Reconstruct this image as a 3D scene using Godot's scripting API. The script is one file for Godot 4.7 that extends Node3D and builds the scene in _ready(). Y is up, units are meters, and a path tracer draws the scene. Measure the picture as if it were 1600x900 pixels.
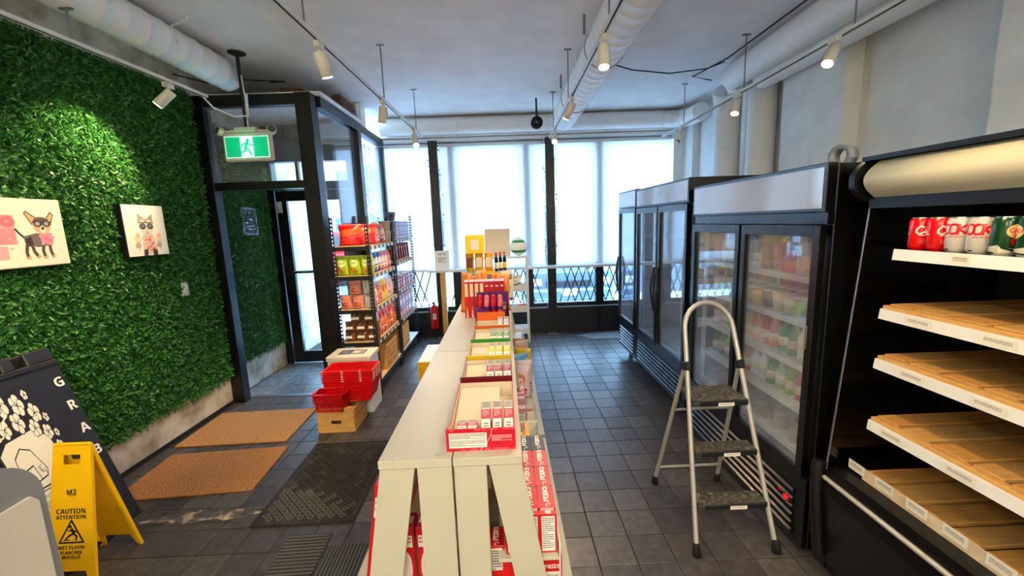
extends Node3D
# A small grocery shop seen down its length: windows with roller blinds at the far end, coolers on one side, a plant wall on the other.
# World: x to the right of the shop, y up, the shop front at z = -6.5, metres.

const CEIL = 3.33
const LW = -2.93      # face of the plant wall
const RW = 2.90       # face of the opposite wall
const FZ = -6.5       # inner face of the shop front
const BZ = 2.6        # wall behind the viewer
var rng = RandomNumberGenerator.new()
var used = {}
var cache = {}
var M = {}
var T = {}

func _ready():
	rng.seed = 7
	setup_view()
	make_textures()
	make_materials()
	build_room()
	build_front()
	build_vestibule()
	build_outside()
	build_ceiling_gear()
	build_plant_wall()
	build_coolers()
	build_open_cooler()
	build_island()
	build_rack()
	build_floor_items()
	build_window_items()

func setup_view():
	var cam = Camera3D.new()
	cam.name = "camera"
	cam.fov = rad_to_deg(2.0 * atan(450.0 / 645.03))
	cam.position = Vector3(0, 1.785, 0)
	cam.rotation = Vector3(-0.1574, -0.0149, -0.036)
	cam.near = 0.05
	cam.far = 200.0
	add_child(cam)
	cam.current = true
	var sky_mat = ProceduralSkyMaterial.new()          # even winter overcast
	sky_mat.sky_top_color = Color(0.61, 0.81, 1.0)
	sky_mat.sky_horizon_color = Color(0.65, 0.83, 1.0)
	sky_mat.ground_bottom_color = Color(0.62, 0.66, 0.72)
	sky_mat.ground_horizon_color = Color(0.74, 0.80, 0.88)
	sky_mat.sky_energy_multiplier = 1.0
	sky_mat.sun_angle_max = 0.1
	var sky = Sky.new()
	sky.sky_material = sky_mat
	var env = Environment.new()
	env.background_mode = Environment.BG_SKY
	env.sky = sky
	env.background_energy_multiplier = 8.8
	env.tonemap_mode = Environment.TONE_MAPPER_LINEAR
	env.tonemap_exposure = 2.2
	env.sdfgi_enabled = true
	env.ssao_enabled = true
	env.ssil_enabled = true
	var we = WorldEnvironment.new()
	we.name = "environment"
	we.environment = env
	add_child(we)

# ------------------------------------------------------------------ nodes
func numbered(n):
	if not used.has(n):
		used[n] = 0
		return n
	used[n] += 1
	return "%s_%03d" % [n, used[n]]

func tag(o, label, category, group = "", kind = ""):
	o.set_meta("label", label)
	if category != "":
		o.set_meta("category", category)
	if group != "":
		o.set_meta("group", group)
	if kind != "":
		o.set_meta("kind", kind)
	return o

func thing(called, label, category, at = Vector3.ZERO, rot = Vector3.ZERO, group = ""):
	var o = Node3D.new()
	o.name = numbered(called)
	add_child(o)
	o.position = at
	o.rotation = rot
	return tag(o, label, category, group)

func single(called, mesh, m, label, category, at = Vector3.ZERO, rot = Vector3.ZERO, group = "", kind = ""):
	var o = MeshInstance3D.new()
	o.name = numbered(called)
	o.mesh = mesh
	o.material_override = m
	add_child(o)
	o.position = at
	o.rotation = rot
	return tag(o, label, category, group, kind)

func struct(called, mesh, m, label, at = Vector3.ZERO, rot = Vector3.ZERO):
	var o = MeshInstance3D.new()
	o.name = numbered(called)
	o.mesh = mesh
	o.material_override = m
	add_child(o)
	o.position = at
	o.rotation = rot
	o.set_meta("kind", "structure")
	o.set_meta("label", label)
	return o

func part(parent, called, mesh, m, at = Vector3.ZERO, rot = Vector3.ZERO):
	var o = MeshInstance3D.new()
	var n = called
	var k = 0
	while parent.has_node(NodePath(n)):
		k += 1
		n = "%s_%03d" % [called, k]
	o.name = n
	o.mesh = mesh
	o.material_override = m
	parent.add_child(o)
	o.position = at
	o.rotation = rot
	return o

func pbx(parent, called, m, at, size, rot = Vector3.ZERO, bevel = 0.0):
	return part(parent, called, box(size.x, size.y, size.z, bevel), m, at, rot)

# a copy of a thing with its parts
func copy_of(o, at, rot, label = "", group = ""):
	var c = o.duplicate()
	var base = String(o.name)
	var rx = base.rfind("_")
	if rx > 0 and base.substr(rx + 1).is_valid_int():
		base = base.substr(0, rx)
	c.name = numbered(base)
	add_child(c)
	c.position = at
	c.rotation = rot
	if label != "":
		c.set_meta("label", label)
	if group != "":
		c.set_meta("group", group)
	return c

# ------------------------------------------------------------------ meshes
func begin(smooth = false):
	var st = SurfaceTool.new()
	st.begin(Mesh.PRIMITIVE_TRIANGLES)
	st.set_smooth_group(0 if smooth else -1)
	return st

func fin(st, m = null):
	st.generate_normals()
	return st.commit()

# a flat convex face, its front turned to "out"
func face(st, pts, out, uvs = null):
	var n = (pts[1] - pts[0]).cross(pts[2] - pts[0])
	var flip = n.dot(out) > 0.0
	for i in range(1, pts.size() - 1):
		var ids = [0, i + 1, i] if flip else [0, i, i + 1]
		for j in ids:
			if uvs != null:
				st.set_uv(uvs[j])
			st.add_vertex(pts[j])

func add_box(st, c, s, b = Basis.IDENTITY, bevel = 0.0):
	var h = s * 0.5
	var e = minf(bevel, minf(h.x, minf(h.y, h.z)) * 0.8)
	if e <= 0.0:
		for ax in 3:
			for sg in [-1.0, 1.0]:
				var n = Vector3.ZERO
				n[ax] = sg
				var u = (ax + 1) % 3
				var v = (ax + 2) % 3
				var pts = []
				var uvs = []
				for q in [[-1, -1], [1, -1], [1, 1], [-1, 1]]:
					var p = n * h[ax]
					p[u] = q[0] * h[u]
					p[v] = q[1] * h[v]
					pts.append(c + b * p)
					uvs.append(box_uv(ax, sg, p, h))
				face(st, pts, b * n, uvs)
		return
	for ax in 3:
		var u = (ax + 1) % 3
		var v = (ax + 2) % 3
		for sg in [-1.0, 1.0]:
			var n = Vector3.ZERO
			n[ax] = sg
			var pts = []
			var uvs = []
			for q in [[-1, -1], [1, -1], [1, 1], [-1, 1]]:
				var p = n * h[ax]
				p[u] = q[0] * (h[u] - e)
				p[v] = q[1] * (h[v] - e)
				pts.append(c + b * p)
				uvs.append(box_uv(ax, sg, p, h))
			face(st, pts, b * n, uvs)
		for su in [-1.0, 1.0]:
			for sv in [-1.0, 1.0]:
				var pts = []
				for q in [[1, 0], [1, 1], [-1, 1], [-1, 0]]:
					var p = Vector3.ZERO
					p[ax] = q[0] * (h[ax] - e)
					p[u] = su * (h[u] - (e if q[1] == 1 else 0.0))
					p[v] = sv * (h[v] - (0.0 if q[1] == 1 else e))
					pts.append(c + b * p)
				var n = Vector3.ZERO
				n[u] = su
				n[v] = sv
				face(st, pts, b * n, [Vector2.ZERO, Vector2.ZERO, Vector2.ZERO, Vector2.ZERO])
	for sx in [-1.0, 1.0]:
		for sy in [-1.0, 1.0]:
			for sz in [-1.0, 1.0]:
				var a = Vector3(sx * h.x, sy * (h.y - e), sz * (h.z - e))
				var d = Vector3(sx * (h.x - e), sy * h.y, sz * (h.z - e))
				var f = Vector3(sx * (h.x - e), sy * (h.y - e), sz * h.z)
				face(st, [c + b * a, c + b * d, c + b * f], b * Vector3(sx, sy, sz), [Vector2.ZERO, Vector2.ZERO, Vector2.ZERO])

# quarters of the print: front and back, sides, top and bottom
func box_uv(ax, sg, p, h):
	var u = 0.0
	var v = 0.0
	if ax == 2:
		u = 0.5 + sg * p.x / (2.0 * h.x)
		v = 0.5 - p.y / (2.0 * h.y)
		return Vector2(u * 0.5, v * 0.5)
	if ax == 0:
		u = 0.5 - sg * p.z / (2.0 * h.z)
		v = 0.5 - p.y / (2.0 * h.y)
		return Vector2(0.5 + u * 0.5, v * 0.5)
	u = 0.5 + p.x / (2.0 * h.x)
	v = 0.5 + sg * p.z / (2.0 * h.z)
	return Vector2(u * 0.5, 0.5 + v * 0.5)

func box(w, h, d, bevel = 0.0):
	var key = "box%.4f,%.4f,%.4f,%.4f" % [w, h, d, bevel]
	if not cache.has(key):
		var st = begin()
		add_box(st, Vector3.ZERO, Vector3(w, h, d), Basis.IDENTITY, bevel)
		cache[key] = fin(st)
	return cache[key]

func add_tube(st, pts, r, seg = 8, caps = true, r2 = -1.0):
	var n = pts.size()
	var rings = []
	var prev = Vector3.ZERO
	for i in n:
		var d = (pts[mini(i + 1, n - 1)] - pts[maxi(i - 1, 0)]).normalized()
		var side = prev
		if i == 0:
			side = d.cross(Vector3.UP)
			if side.length() < 0.05:
				side = d.cross(Vector3.RIGHT)
		side = (side - d * side.dot(d)).normalized()
		prev = side
		var up = side.cross(d).normalized()
		var rr = r if r2 < 0.0 else lerpf(r, r2, float(i) / (n - 1))
		var ring = []
		for k in seg:
			var a = TAU * k / seg
			ring.append(pts[i] + (side * cos(a) + up * sin(a)) * rr)
		rings.append(ring)
	for i in n - 1:
		for k in seg:
			var a = rings[i][k]
			var b = rings[i][(k + 1) % seg]
			var c = rings[i + 1][(k + 1) % seg]
			var d = rings[i + 1][k]
			var mid = (a + b + c + d) * 0.25 - (pts[i] + pts[i + 1]) * 0.5
			face(st, [a, b, c, d], mid, [Vector2(float(k) / seg, float(i) / n), Vector2(float(k + 1) / seg, float(i) / n), Vector2(float(k + 1) / seg, float(i + 1) / n), Vector2(float(k) / seg, float(i + 1) / n)])
	if caps:
		for e in [0, n - 1]:
			var out = (pts[e] - pts[1 if e == 0 else n - 2])
			var z = []
			for k in seg:
				z.append(Vector2.ZERO)
			st.set_smooth_group(-1)
			face(st, rings[e], out, z)
			st.set_smooth_group(0)

func tube(pts, r, seg = 8, r2 = -1.0):
	var st = begin(true)
	add_tube(st, pts, r, seg, true, r2)
	return fin(st)

func add_lathe(st, prof, seg, at = Vector3.ZERO, b = Basis.IDENTITY):
	# prof: [radius, height] pairs from the bottom up; u runs round, v down the side
	var total = 0.0
	var ls = [0.0]
	for i in range(1, prof.size()):
		total += Vector2(prof[i][0], prof[i][1]).distance_to(Vector2(prof[i - 1][0], prof[i - 1][1]))
		ls.append(total)
	for i in prof.size() - 1:
		for k in seg:
			var a0 = TAU * k / seg
			var a1 = TAU * (k + 1) / seg
			var p = []
			var uv = []
			for q in [[i, a0, k], [i, a1, k + 1], [i + 1, a1, k + 1], [i + 1, a0, k]]:
				var r = prof[q[0]][0]
				p.append(at + b * Vector3(sin(q[1]) * r, prof[q[0]][1], cos(q[1]) * r))
				uv.append(Vector2(float(q[2]) / seg, 1.0 - ls[q[0]] / total))
			var am = (a0 + a1) * 0.5
			var dr = prof[i + 1][0] - prof[i][0]
			var dh = prof[i + 1][1] - prof[i][1]
			var out = b * Vector3(sin(am) * dh, -dr, cos(am) * dh)
			if prof[i][0] < 1e-6:
				face(st, [p[0], p[2], p[3]], out, [uv[0], uv[2], uv[3]])
			elif prof[i + 1][0] < 1e-6:
				face(st, [p[0], p[1], p[2]], out, [uv[0], uv[1], uv[2]])
			else:
				face(st, p, out, uv)

func lathe(prof, seg = 20, smooth = true):
	var st = begin(smooth)
	add_lathe(st, prof, seg)
	return fin(st)

# a polygon in x and y, drawn out along z by d, centred
func prism(poly, d):
	var st = begin()
	add_prism(st, poly, d)
	return fin(st)

func add_prism(st, poly, d, at = Vector3.ZERO, b = Basis.IDENTITY):
	var pv = PackedVector2Array(poly)
	var tri = Geometry2D.triangulate_polygon(pv)
	for sg in [-1.0, 1.0]:
		for i in range(0, tri.size(), 3):
			var pts = []
			var uv = []
			for j in 3:
				var q = pv[tri[i + j]]
				pts.append(at + b * Vector3(q.x, q.y, sg * d * 0.5))
				uv.append(q)
			face(st, pts, b * Vector3(0, 0, sg), uv)
	var ccw = not Geometry2D.is_polygon_clockwise(pv)
	for i in pv.size():
		var p = pv[i]
		var q = pv[(i + 1) % pv.size()]
		var e = q - p
		var n2 = Vector2(e.y, -e.x) if ccw else Vector2(-e.y, e.x)
		var h = d * 0.5
		face(st, [at + b * Vector3(p.x, p.y, -h), at + b * Vector3(q.x, q.y, -h), at + b * Vector3(q.x, q.y, h), at + b * Vector3(p.x, p.y, h)], b * Vector3(n2.x, n2.y, 0), [p, q, q, p])

# a filled bag with crimped ends, its back at z = -t/2, its base at y = 0
func bag(w, h, t, seed_no = 1, stand = true):
	var key = "bag%.3f,%.3f,%.3f,%d,%s" % [w, h, t, seed_no, stand]
	if cache.has(key):
		return cache[key]
	var nz = FastNoiseLite.new()
	nz.seed = seed_no
	nz.frequency = 2.6
	var st = begin(true)
	var nx = 9
	var ny = 11
	for side in [1.0, -1.0]:
		var g = []
		for j in ny + 1:
			var row = []
			var v = float(j) / ny
			for i in nx + 1:
				var u = float(i) / nx
				var bu = pow(maxf(0.0, 1.0 - pow(absf(2.0 * u - 1.0), 2.6)), 0.55)
				var bv = pow(maxf(0.0, 1.0 - pow(absf(2.0 * v - 1.0), 3.4)), 0.6)
				if stand:
					bv = pow(maxf(0.0, 1.0 - pow(v, 3.2)), 0.7) * (0.55 + 0.45 * minf(1.0, v * 5.0))
				var bulge = bu * bv
				var wr = nz.get_noise_3d(u * 1.2, v * 1.2, side) * 0.34 * bulge
				var pinch = 1.0 - 0.10 * sin(PI * clampf((v - 0.05) / 0.9, 0, 1)) * (1.0 - 0.0)
				var x = (u - 0.5) * w * pinch
				var z = side * t * 0.5 * (bulge + wr) + 0.0008 * side
				if v > 0.93 or (v < 0.06 and not stand):
					z += sin(u * 60.0) * 0.0012
				row.append([Vector3(x, v * h, z), Vector2(u if side > 0 else 1.0 - u, 1.0 - v)])
			g.append(row)
		for j in ny:
			for i in nx:
				var a = g[j][i]
				var b = g[j][i + 1]
				var c = g[j + 1][i + 1]
				var d = g[j + 1][i]
				face(st, [a[0], b[0], c[0], d[0]], Vector3(0, 0, side), [a[1], b[1], c[1], d[1]])
	cache[key] = fin(st)
	return cache[key]

# upright letters; "high" is the height of a capital
func text(parent, s, high, m, at, rot = Vector3.ZERO, bold = true, serif = false, deep = 0.001, called = "lettering"):
	var key = "txt%s,%.4f,%s,%s,%.4f" % [s, high, bold, serif, deep]
	if not cache.has(key):
		var tm = TextMesh.new()
		var f = SystemFont.new()
		f.font_names = PackedStringArray(["Droid Serif" if serif else "Droid Sans"])
		f.font_weight = 700 if bold else 400
		tm.font = f
		tm.text = s
		tm.font_size = 48
		tm.pixel_size = high / 48.0 / 0.72
		tm.depth = deep
		tm.curve_step = 1.5
		cache[key] = tm
	return part(parent, called, cache[key], m, at, rot)

# ------------------------------------------------------------------ paint
func image(w, h, c):
	var im = Image.create(w, h, false, Image.FORMAT_RGBA8)
	im.fill(c)
	return im

func tex(im):
	im.generate_mipmaps()
	return ImageTexture.create_from_image(im)

func rect(im, x, y, w, h, c):
	im.fill_rect(Rect2i(int(x), int(y), int(maxf(1, w)), int(maxf(1, h))), c)

func ell(im, cx, cy, rx, ry, c):
	for y in range(int(cy - ry), int(cy + ry) + 1):
		var k = 1.0 - pow((y - cy) / maxf(ry, 0.5), 2)
		if k > 0.0:
			var hw = rx * sqrt(k)
			rect(im, cx - hw, y, hw * 2.0, 1, c)

func poly(im, pts, c):
	var lo = 1e9
	var hi = -1e9
	for p in pts:
		lo = minf(lo, p[1])
		hi = maxf(hi, p[1])
	for y in range(int(lo), int(hi) + 1):
		var xs = []
		for i in pts.size():
			var a = pts[i]
			var b = pts[(i + 1) % pts.size()]
			if (a[1] <= y and b[1] > y) or (b[1] <= y and a[1] > y):
				xs.append(a[0] + (y - a[1]) * float(b[0] - a[0]) / float(b[1] - a[1]))
		xs.sort()
		for i in range(0, xs.size() - 1, 2):
			rect(im, xs[i], y, xs[i + 1] - xs[i] + 1, 1, c)

func stroke(im, pts, r, c):
	for i in pts.size() - 1:
		var a = Vector2(pts[i][0], pts[i][1])
		var b = Vector2(pts[i + 1][0], pts[i + 1][1])
		var n = int(a.distance_to(b) / maxf(0.7, r * 0.6)) + 1
		for k in n + 1:
			var p = a.lerp(b, float(k) / n)
			if r <= 1.0:
				rect(im, p.x, p.y, 1.6 * r, 1.6 * r, c)
			else:
				ell(im, p.x, p.y, r, r, c)

# rows of print too small to read
func print_rows(im, x, y, w, h, rows, c, seed_no = 1):
	var g = RandomNumberGenerator.new()
	g.seed = seed_no
	var dy = float(h) / rows
	for k in rows:
		var px = float(x)
		var stop = x + w * (1.0 if k % 4 != 3 else g.randf_range(0.4, 0.8))
		while px < stop:
			var ww = g.randf_range(3, 9)
			rect(im, px, y + k * dy, minf(ww, stop - px), maxf(1.0, dy * 0.5), c)
			px += ww + 2

const GLYPH = {
	"A": "002640 1232", "B": "000636453403 0343413000", "C": "41301001051636 4536", "D": "0006264420 2000", "E": "46060040 0333", "F": "460600 0333", "G": "45361605011030414323",
	"H": "0006 4046 0343", "I": "2026", "J": "46413010", "K": "0006 4603 0340", "L": "060040", "M": "0006234640", "N": "00064046", "O": "0105163645413010 01", "P": "000636453403", "Q": "0105163645413010 3140",
	"R": "00063645340323 2340", "S": "45361605143442301001", "T": "0646 2620", "U": "060110304146", "V": "062046", "W": "0610233046", "X": "0046 0640", "Y": "062346 2320", "Z": "06460040",
	"?": "0516364534232221 2020", "0": "0105163645413010", "1": "052620", "2": "05163645340040", "-": "0343", ".": "2020", "7": "064620"
}
func letters(im, s, x, y, high, c, r = 1.0, gap = 1.25, slant = 0.0):
	var u = high / 6.0
	for i in s.length():
		var ch = s[i]
		if GLYPH.has(ch):
			for st in GLYPH[ch].split(" "):
				var pts = []
				for k in range(0, st.length() - 1, 2):
					var gx = float(st[k].to_int())
					var gy = float(st[k + 1].to_int())
					pts.append([x + gx * u + gy * u * slant, y + (6.0 - gy) * u])
				if pts.size() == 1 or (pts.size() == 2 and pts[0] == pts[1]):
					ell(im, pts[0][0], pts[0][1], r, r, c)
				else:
					stroke(im, pts, r, c)
		x += 4.0 * u * gap

func noise_image(size, freq, seed_no, octaves = 4):
	var n = FastNoiseLite.new()
	n.seed = seed_no
	n.frequency = freq
	n.noise_type = FastNoiseLite.TYPE_SIMPLEX_SMOOTH
	n.fractal_octaves = octaves
	return n.get_seamless_image(size, size)

# a colour picture from noise through a list of colours
func ramp_image(size, freq, seed_no, stops, octaves = 4, stretch = 1):
	var g = Gradient.new()
	g.offsets = PackedFloat32Array(stops.map(func(s): return s[0]))
	g.colors = PackedColorArray(stops.map(func(s): return s[1]))
	var src = noise_image(size, freq, seed_no, octaves)
	src.convert(Image.FORMAT_L8)
	var out = Image.create(size, size, false, Image.FORMAT_RGBA8)
	var lut = []
	for i in 256:
		lut.append(g.sample(i / 255.0))
	var data = src.get_data()
	var buf = PackedByteArray()
	buf.resize(size * size * 4)
	for i in data.size():
		var x = i % size
		var y = i / size
		if stretch > 1:
			x = (x / stretch + (y % stretch) * 0) % size
		var v = data[y * size + x]
		var c = lut[v]
		buf[i * 4] = int(c.r8)
		buf[i * 4 + 1] = int(c.g8)
		buf[i * 4 + 2] = int(c.b8)
		buf[i * 4 + 3] = 255
	out.set_data(size, size, false, Image.FORMAT_RGBA8, buf)
	return out

func mat(called, c, rough = 0.6, metal = 0.0, extra = {}):
	var m = StandardMaterial3D.new()
	m.resource_name = called
	m.albedo_color = c
	m.roughness = rough
	m.metallic = metal
	for k in extra:
		m.set(k, extra[k])
	M[called] = m
	return m

func printed(called, im, rough = 0.45, extra = {}):
	var m = mat(called, Color.WHITE, rough, 0.0, extra)
	m.albedo_texture = tex(im)
	return m

func grain_image(w, h, seed_no, a, b, c):
	# boards: long streaks along x
	var n = FastNoiseLite.new()
	n.seed = seed_no
	n.frequency = 1.0
	n.fractal_octaves = 4
	var im = Image.create(w, h, false, Image.FORMAT_RGBA8)
	for y in h:
		for x in w:
			var v = n.get_noise_2d(x * 0.006, y * 0.11) * 0.5 + 0.5
			var f = n.get_noise_2d(x * 0.03 + 50.0, y * 0.6) * 0.5 + 0.5
			var col = a.lerp(b, clampf(v * 1.3 - 0.15, 0, 1)).lerp(c, clampf((f - 0.62) * 2.2, 0, 0.7))
			im.set_pixel(x, y, col)
	return im

func make_textures():
	T.fine = tex(noise_image(256, 0.05, 3, 3))
	T.coarse = tex(noise_image(256, 0.012, 5, 4))
	T.wood = tex(grain_image(256, 256, 4, Color(0.87, 0.68, 0.39), Color(0.78, 0.57, 0.30), Color(0.60, 0.41, 0.20)))
	T.tile = tex(ramp_image(256, 0.03, 9, [[0.0, Color(0.30, 0.29, 0.285)], [0.5, Color(0.36, 0.35, 0.34)], [0.75, Color(0.40, 0.385, 0.375)], [1.0, Color(0.47, 0.455, 0.44)]], 5))
	T.coir = tex(ramp_image(256, 0.09, 11, [[0.0, Color(0.42, 0.27, 0.13)], [0.45, Color(0.62, 0.42, 0.21)], [0.7, Color(0.73, 0.52, 0.27)], [1.0, Color(0.85, 0.65, 0.38)]], 5))
	T.coir_stain = tex(ramp_image(256, 0.008, 21, [[0.0, Color(0.55, 0.48, 0.44)], [0.4, Color(0.85, 0.82, 0.8)], [0.55, Color(1, 1, 1)], [1.0, Color(1, 1, 1)]], 3))
	T.plaster = tex(ramp_image(256, 0.02, 31, [[0.0, Color(0.92, 0.92, 0.915)], [0.5, Color(0.945, 0.945, 0.94)], [1.0, Color(0.97, 0.97, 0.965)]], 5))
	T.scuff = tex(ramp_image(256, 0.014, 33, [[0.0, Color(0.62, 0.58, 0.50)], [0.35, Color(0.80, 0.77, 0.71)], [0.6, Color(0.90, 0.88, 0.84)], [1.0, Color(0.95, 0.94, 0.91)]], 5))
	T.rubber = tex(ramp_image(256, 0.02, 41, [[0.0, Color(0.07, 0.068, 0.062)], [0.5, Color(0.11, 0.105, 0.095)], [0.8, Color(0.20, 0.19, 0.17)], [1.0, Color(0.36, 0.34, 0.31)]], 5))
	T.step = tex(ramp_image(256, 0.05, 43, [[0.0, Color(0.14, 0.13, 0.11)], [0.5, Color(0.25, 0.235, 0.20)], [0.8, Color(0.40, 0.385, 0.34)], [1.0, Color(0.62, 0.6, 0.55)]], 5))
	T.kraft = tex(ramp_image(256, 0.03, 47, [[0.0, Color(0.80, 0.70, 0.56)], [0.5, Color(0.86, 0.77, 0.64)], [1.0, Color(0.91, 0.84, 0.72)]], 4))

func make_materials():
	var nb = func(tx, amount): return {"heightmap_enabled": true, "heightmap_texture": tx, "heightmap_scale": amount, "uv1_triplanar": true, "uv1_world_triplanar": true, "uv1_scale": Vector3(1.3, 1.3, 1.3)}
	var tri = func(m, tx, s): m.albedo_texture = tx; m.uv1_triplanar = true; m.uv1_world_triplanar = true; m.uv1_scale = Vector3(s, s, s)
	mat("ceiling_paint", Color(0.96, 0.95, 0.95), 0.85)
	tri.call(M.ceiling_paint, T.plaster, 0.5)
	mat("wall_paint", Color(0.98, 0.98, 0.965), 0.75)
	tri.call(M.wall_paint, T.plaster, 0.6)
	mat("scuffed_paint", Color(0.98, 0.98, 0.97), 0.7)
	tri.call(M.scuffed_paint, T.scuff, 0.9)
	mat("duct_paint", Color(0.94, 0.935, 0.92), 0.5)
	mat("black_frame", Color(0.035, 0.035, 0.042), 0.35)
	mat("black_paint", Color(0.05, 0.05, 0.055), 0.5)
	mat("kick_panel", Color(0.055, 0.055, 0.065), 0.45)
	mat("cooler_black", Color(0.035, 0.036, 0.04), 0.28)
	mat("cooler_inside", Color(0.62, 0.63, 0.62), 0.4)
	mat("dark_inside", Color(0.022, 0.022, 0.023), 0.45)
	mat("steel", Color(0.75, 0.75, 0.76), 0.25, 1.0)
	mat("aluminium", Color(0.76, 0.75, 0.72), 0.4, 0.45)
	mat("galvanised", Color(0.55, 0.56, 0.58), 0.4, 0.9)
	mat("white_metal", Color(0.88, 0.88, 0.87), 0.4)
	mat("white_plastic", Color(0.92, 0.92, 0.90), 0.35)
	mat("lamp_white", Color(0.87, 0.85, 0.80), 0.4)
	mat("cream_lacquer", Color(0.78, 0.755, 0.67), 0.42)
	mat("grey_plastic", Color(0.55, 0.57, 0.59), 0.35)
	mat("panel_beige", Color(0.88, 0.86, 0.80), 0.45)
	mat("black_plastic", Color(0.04, 0.04, 0.042), 0.45)
	mat("charcoal_plastic", Color(0.09, 0.095, 0.105), 0.5)
	mat("black_rubber", Color(0.03, 0.03, 0.03), 0.8)
	mat("yellow_plastic", Color(0.98, 0.76, 0.03), 0.38)
	mat("red_plastic", Color(0.86, 0.03, 0.05), 0.32)
	mat("dark_red_plastic", Color(0.72, 0.03, 0.08), 0.32)
	mat("red_paint", Color(0.80, 0.03, 0.04), 0.28)
	mat("ink", Color(0.05, 0.045, 0.04), 0.6)
	mat("white_ink", Color(0.93, 0.92, 0.89), 0.6)
	mat("red_ink", Color(0.80, 0.05, 0.06), 0.5)
	mat("grey_ink", Color(0.45, 0.45, 0.45), 0.6)
	mat("brown_ink", Color(0.36, 0.26, 0.04), 0.6)
	mat("paper", Color(0.93, 0.92, 0.88), 0.8)
	mat("cream_card", Color(0.90, 0.83, 0.72), 0.8)
	mat("beige_board", Color(0.92, 0.85, 0.74), 0.8)
	mat("kraft", Color(1, 1, 1), 0.85)
	tri.call(M.kraft, T.kraft, 1.5)
	mat("tile", Color(0.74, 0.72, 0.735), 0.37, 0.0, {"heightmap_enabled": true, "heightmap_texture": T.fine, "heightmap_scale": 0.05, "metallic_specular": 0.5})
	tri.call(M.tile, T.tile, 1.7)
	mat("tile_dark", Color(0.65, 0.635, 0.65), 0.40, 0.0, {"heightmap_enabled": true, "heightmap_texture": T.fine, "heightmap_scale": 0.05, "metallic_specular": 0.5})
	tri.call(M.tile_dark, T.tile, 1.3)
	mat("tile_light", Color(0.84, 0.82, 0.82), 0.35, 0.0, {"heightmap_enabled": true, "heightmap_texture": T.fine, "heightmap_scale": 0.05, "metallic_specular": 0.5})
	tri.call(M.tile_light, T.tile, 2.1)
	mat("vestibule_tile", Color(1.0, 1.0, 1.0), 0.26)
	tri.call(M.vestibule_tile, tex(ramp_image(256, 0.03, 79, [[0.0, Color(0.40, 0.40, 0.40)], [0.5, Color(0.46, 0.46, 0.46)], [1.0, Color(0.55, 0.545, 0.54)]], 5)), 1.6)  # pale lobby tile; daylight from the street door partly put into its tone
	mat("grout", Color(0.11, 0.105, 0.10), 0.9)
	mat("worn_floor", Color(1, 1, 1), 0.8)
	tri.call(M.worn_floor, tex(ramp_image(256, 0.03, 77, [[0.0, Color(0.16, 0.145, 0.13)], [0.48, Color(0.28, 0.26, 0.24)], [0.6, Color(0.5, 0.44, 0.37)], [1.0, Color(0.72, 0.62, 0.50)]], 5)), 1.1)
	mat("cement", Color(1, 1, 1), 0.6)
	tri.call(M.cement, tex(ramp_image(256, 0.03, 78, [[0.0, Color(0.36, 0.36, 0.36)], [0.5, Color(0.42, 0.42, 0.42)], [1.0, Color(0.54, 0.53, 0.52)]], 4)), 1.1)
	mat("coir", Color(1, 1, 1), 0.95, 0.0, nb.call(T.fine, 0.4))
	tri.call(M.coir, T.coir, 3.0)
	M.coir.detail_enabled = false
	mat("coir_worn", Color(0.91, 0.87, 0.82), 0.95, 0.0, nb.call(T.fine, 0.4))
	tri.call(M.coir_worn, T.coir, 3.0)
	mat("rubber_mat", Color(0.92, 0.9, 0.86), 0.75)
	tri.call(M.rubber_mat, T.rubber, 1.2)
	mat("rubber_dusty", Color(0.36, 0.345, 0.315), 0.85)
	mat("carpet_mat", Color(0.16, 0.16, 0.155), 0.95)
	mat("carpet_rib", Color(0.33, 0.33, 0.32), 0.95)
	mat("step_grip", Color(1, 1, 1), 0.85)
	tri.call(M.step_grip, T.step, 2.2)
	mat("pine", Color(1, 1, 1), 0.6)
	tri.call(M.pine, T.wood, 1.4)
	mat("pine_pale", Color(1.0, 0.96, 0.9), 0.6)
	tri.call(M.pine_pale, T.wood, 2.1)
	mat("chipboard", Color(0.98, 0.90, 0.78), 0.8)
	tri.call(M.chipboard, T.kraft, 3.0)
	mat("leaf_back", Color(0.17, 0.40, 0.15), 0.9)
	mat("leaf", Color(0.86, 0.86, 0.86), 0.42, 0.0, {"vertex_color_use_as_albedo": true, "backlight_enabled": true, "backlight": Color(0.25, 0.25, 0.25)})
	mat("vine_leaf", Color(0.12, 0.36, 0.12), 0.45, 0.0, {"backlight_enabled": true, "backlight": Color(0.4, 0.4, 0.4)})
	mat("glass", Color(1, 1, 1, 0.06), 0.02, 0.0, {"transparency": BaseMaterial3D.TRANSPARENCY_ALPHA})
	mat("cooler_glass", Color(0.80, 0.85, 0.90, 0.04), 0.03, 0.36, {"transparency": BaseMaterial3D.TRANSPARENCY_ALPHA})
	mat("drinks_glass", Color(0.80, 0.85, 0.90, 0.03), 0.03, 0.18, {"transparency": BaseMaterial3D.TRANSPARENCY_ALPHA})
	mat("tinted_glass", Color(0.5, 0.6, 0.62, 0.18), 0.02, 0.0, {"transparency": BaseMaterial3D.TRANSPARENCY_ALPHA})
	mat("dark_glass", Color(0.03, 0.035, 0.035, 0.35), 0.03, 0.0, {"transparency": BaseMaterial3D.TRANSPARENCY_ALPHA})
	mat("bag_film", Color(0.95, 0.95, 0.95, 0.25), 0.12, 0.0, {"transparency": BaseMaterial3D.TRANSPARENCY_ALPHA})
	mat("blind_fabric", Color(0.95, 0.95, 0.95), 0.9, 0.0, {"backlight_enabled": true, "backlight": Color(1, 1, 1)})
	mat("header_panel", Color(0.80, 0.80, 0.83), 0.10)
	mat("canopy_plastic", Color(0.78, 0.765, 0.66), 0.4)
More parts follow.
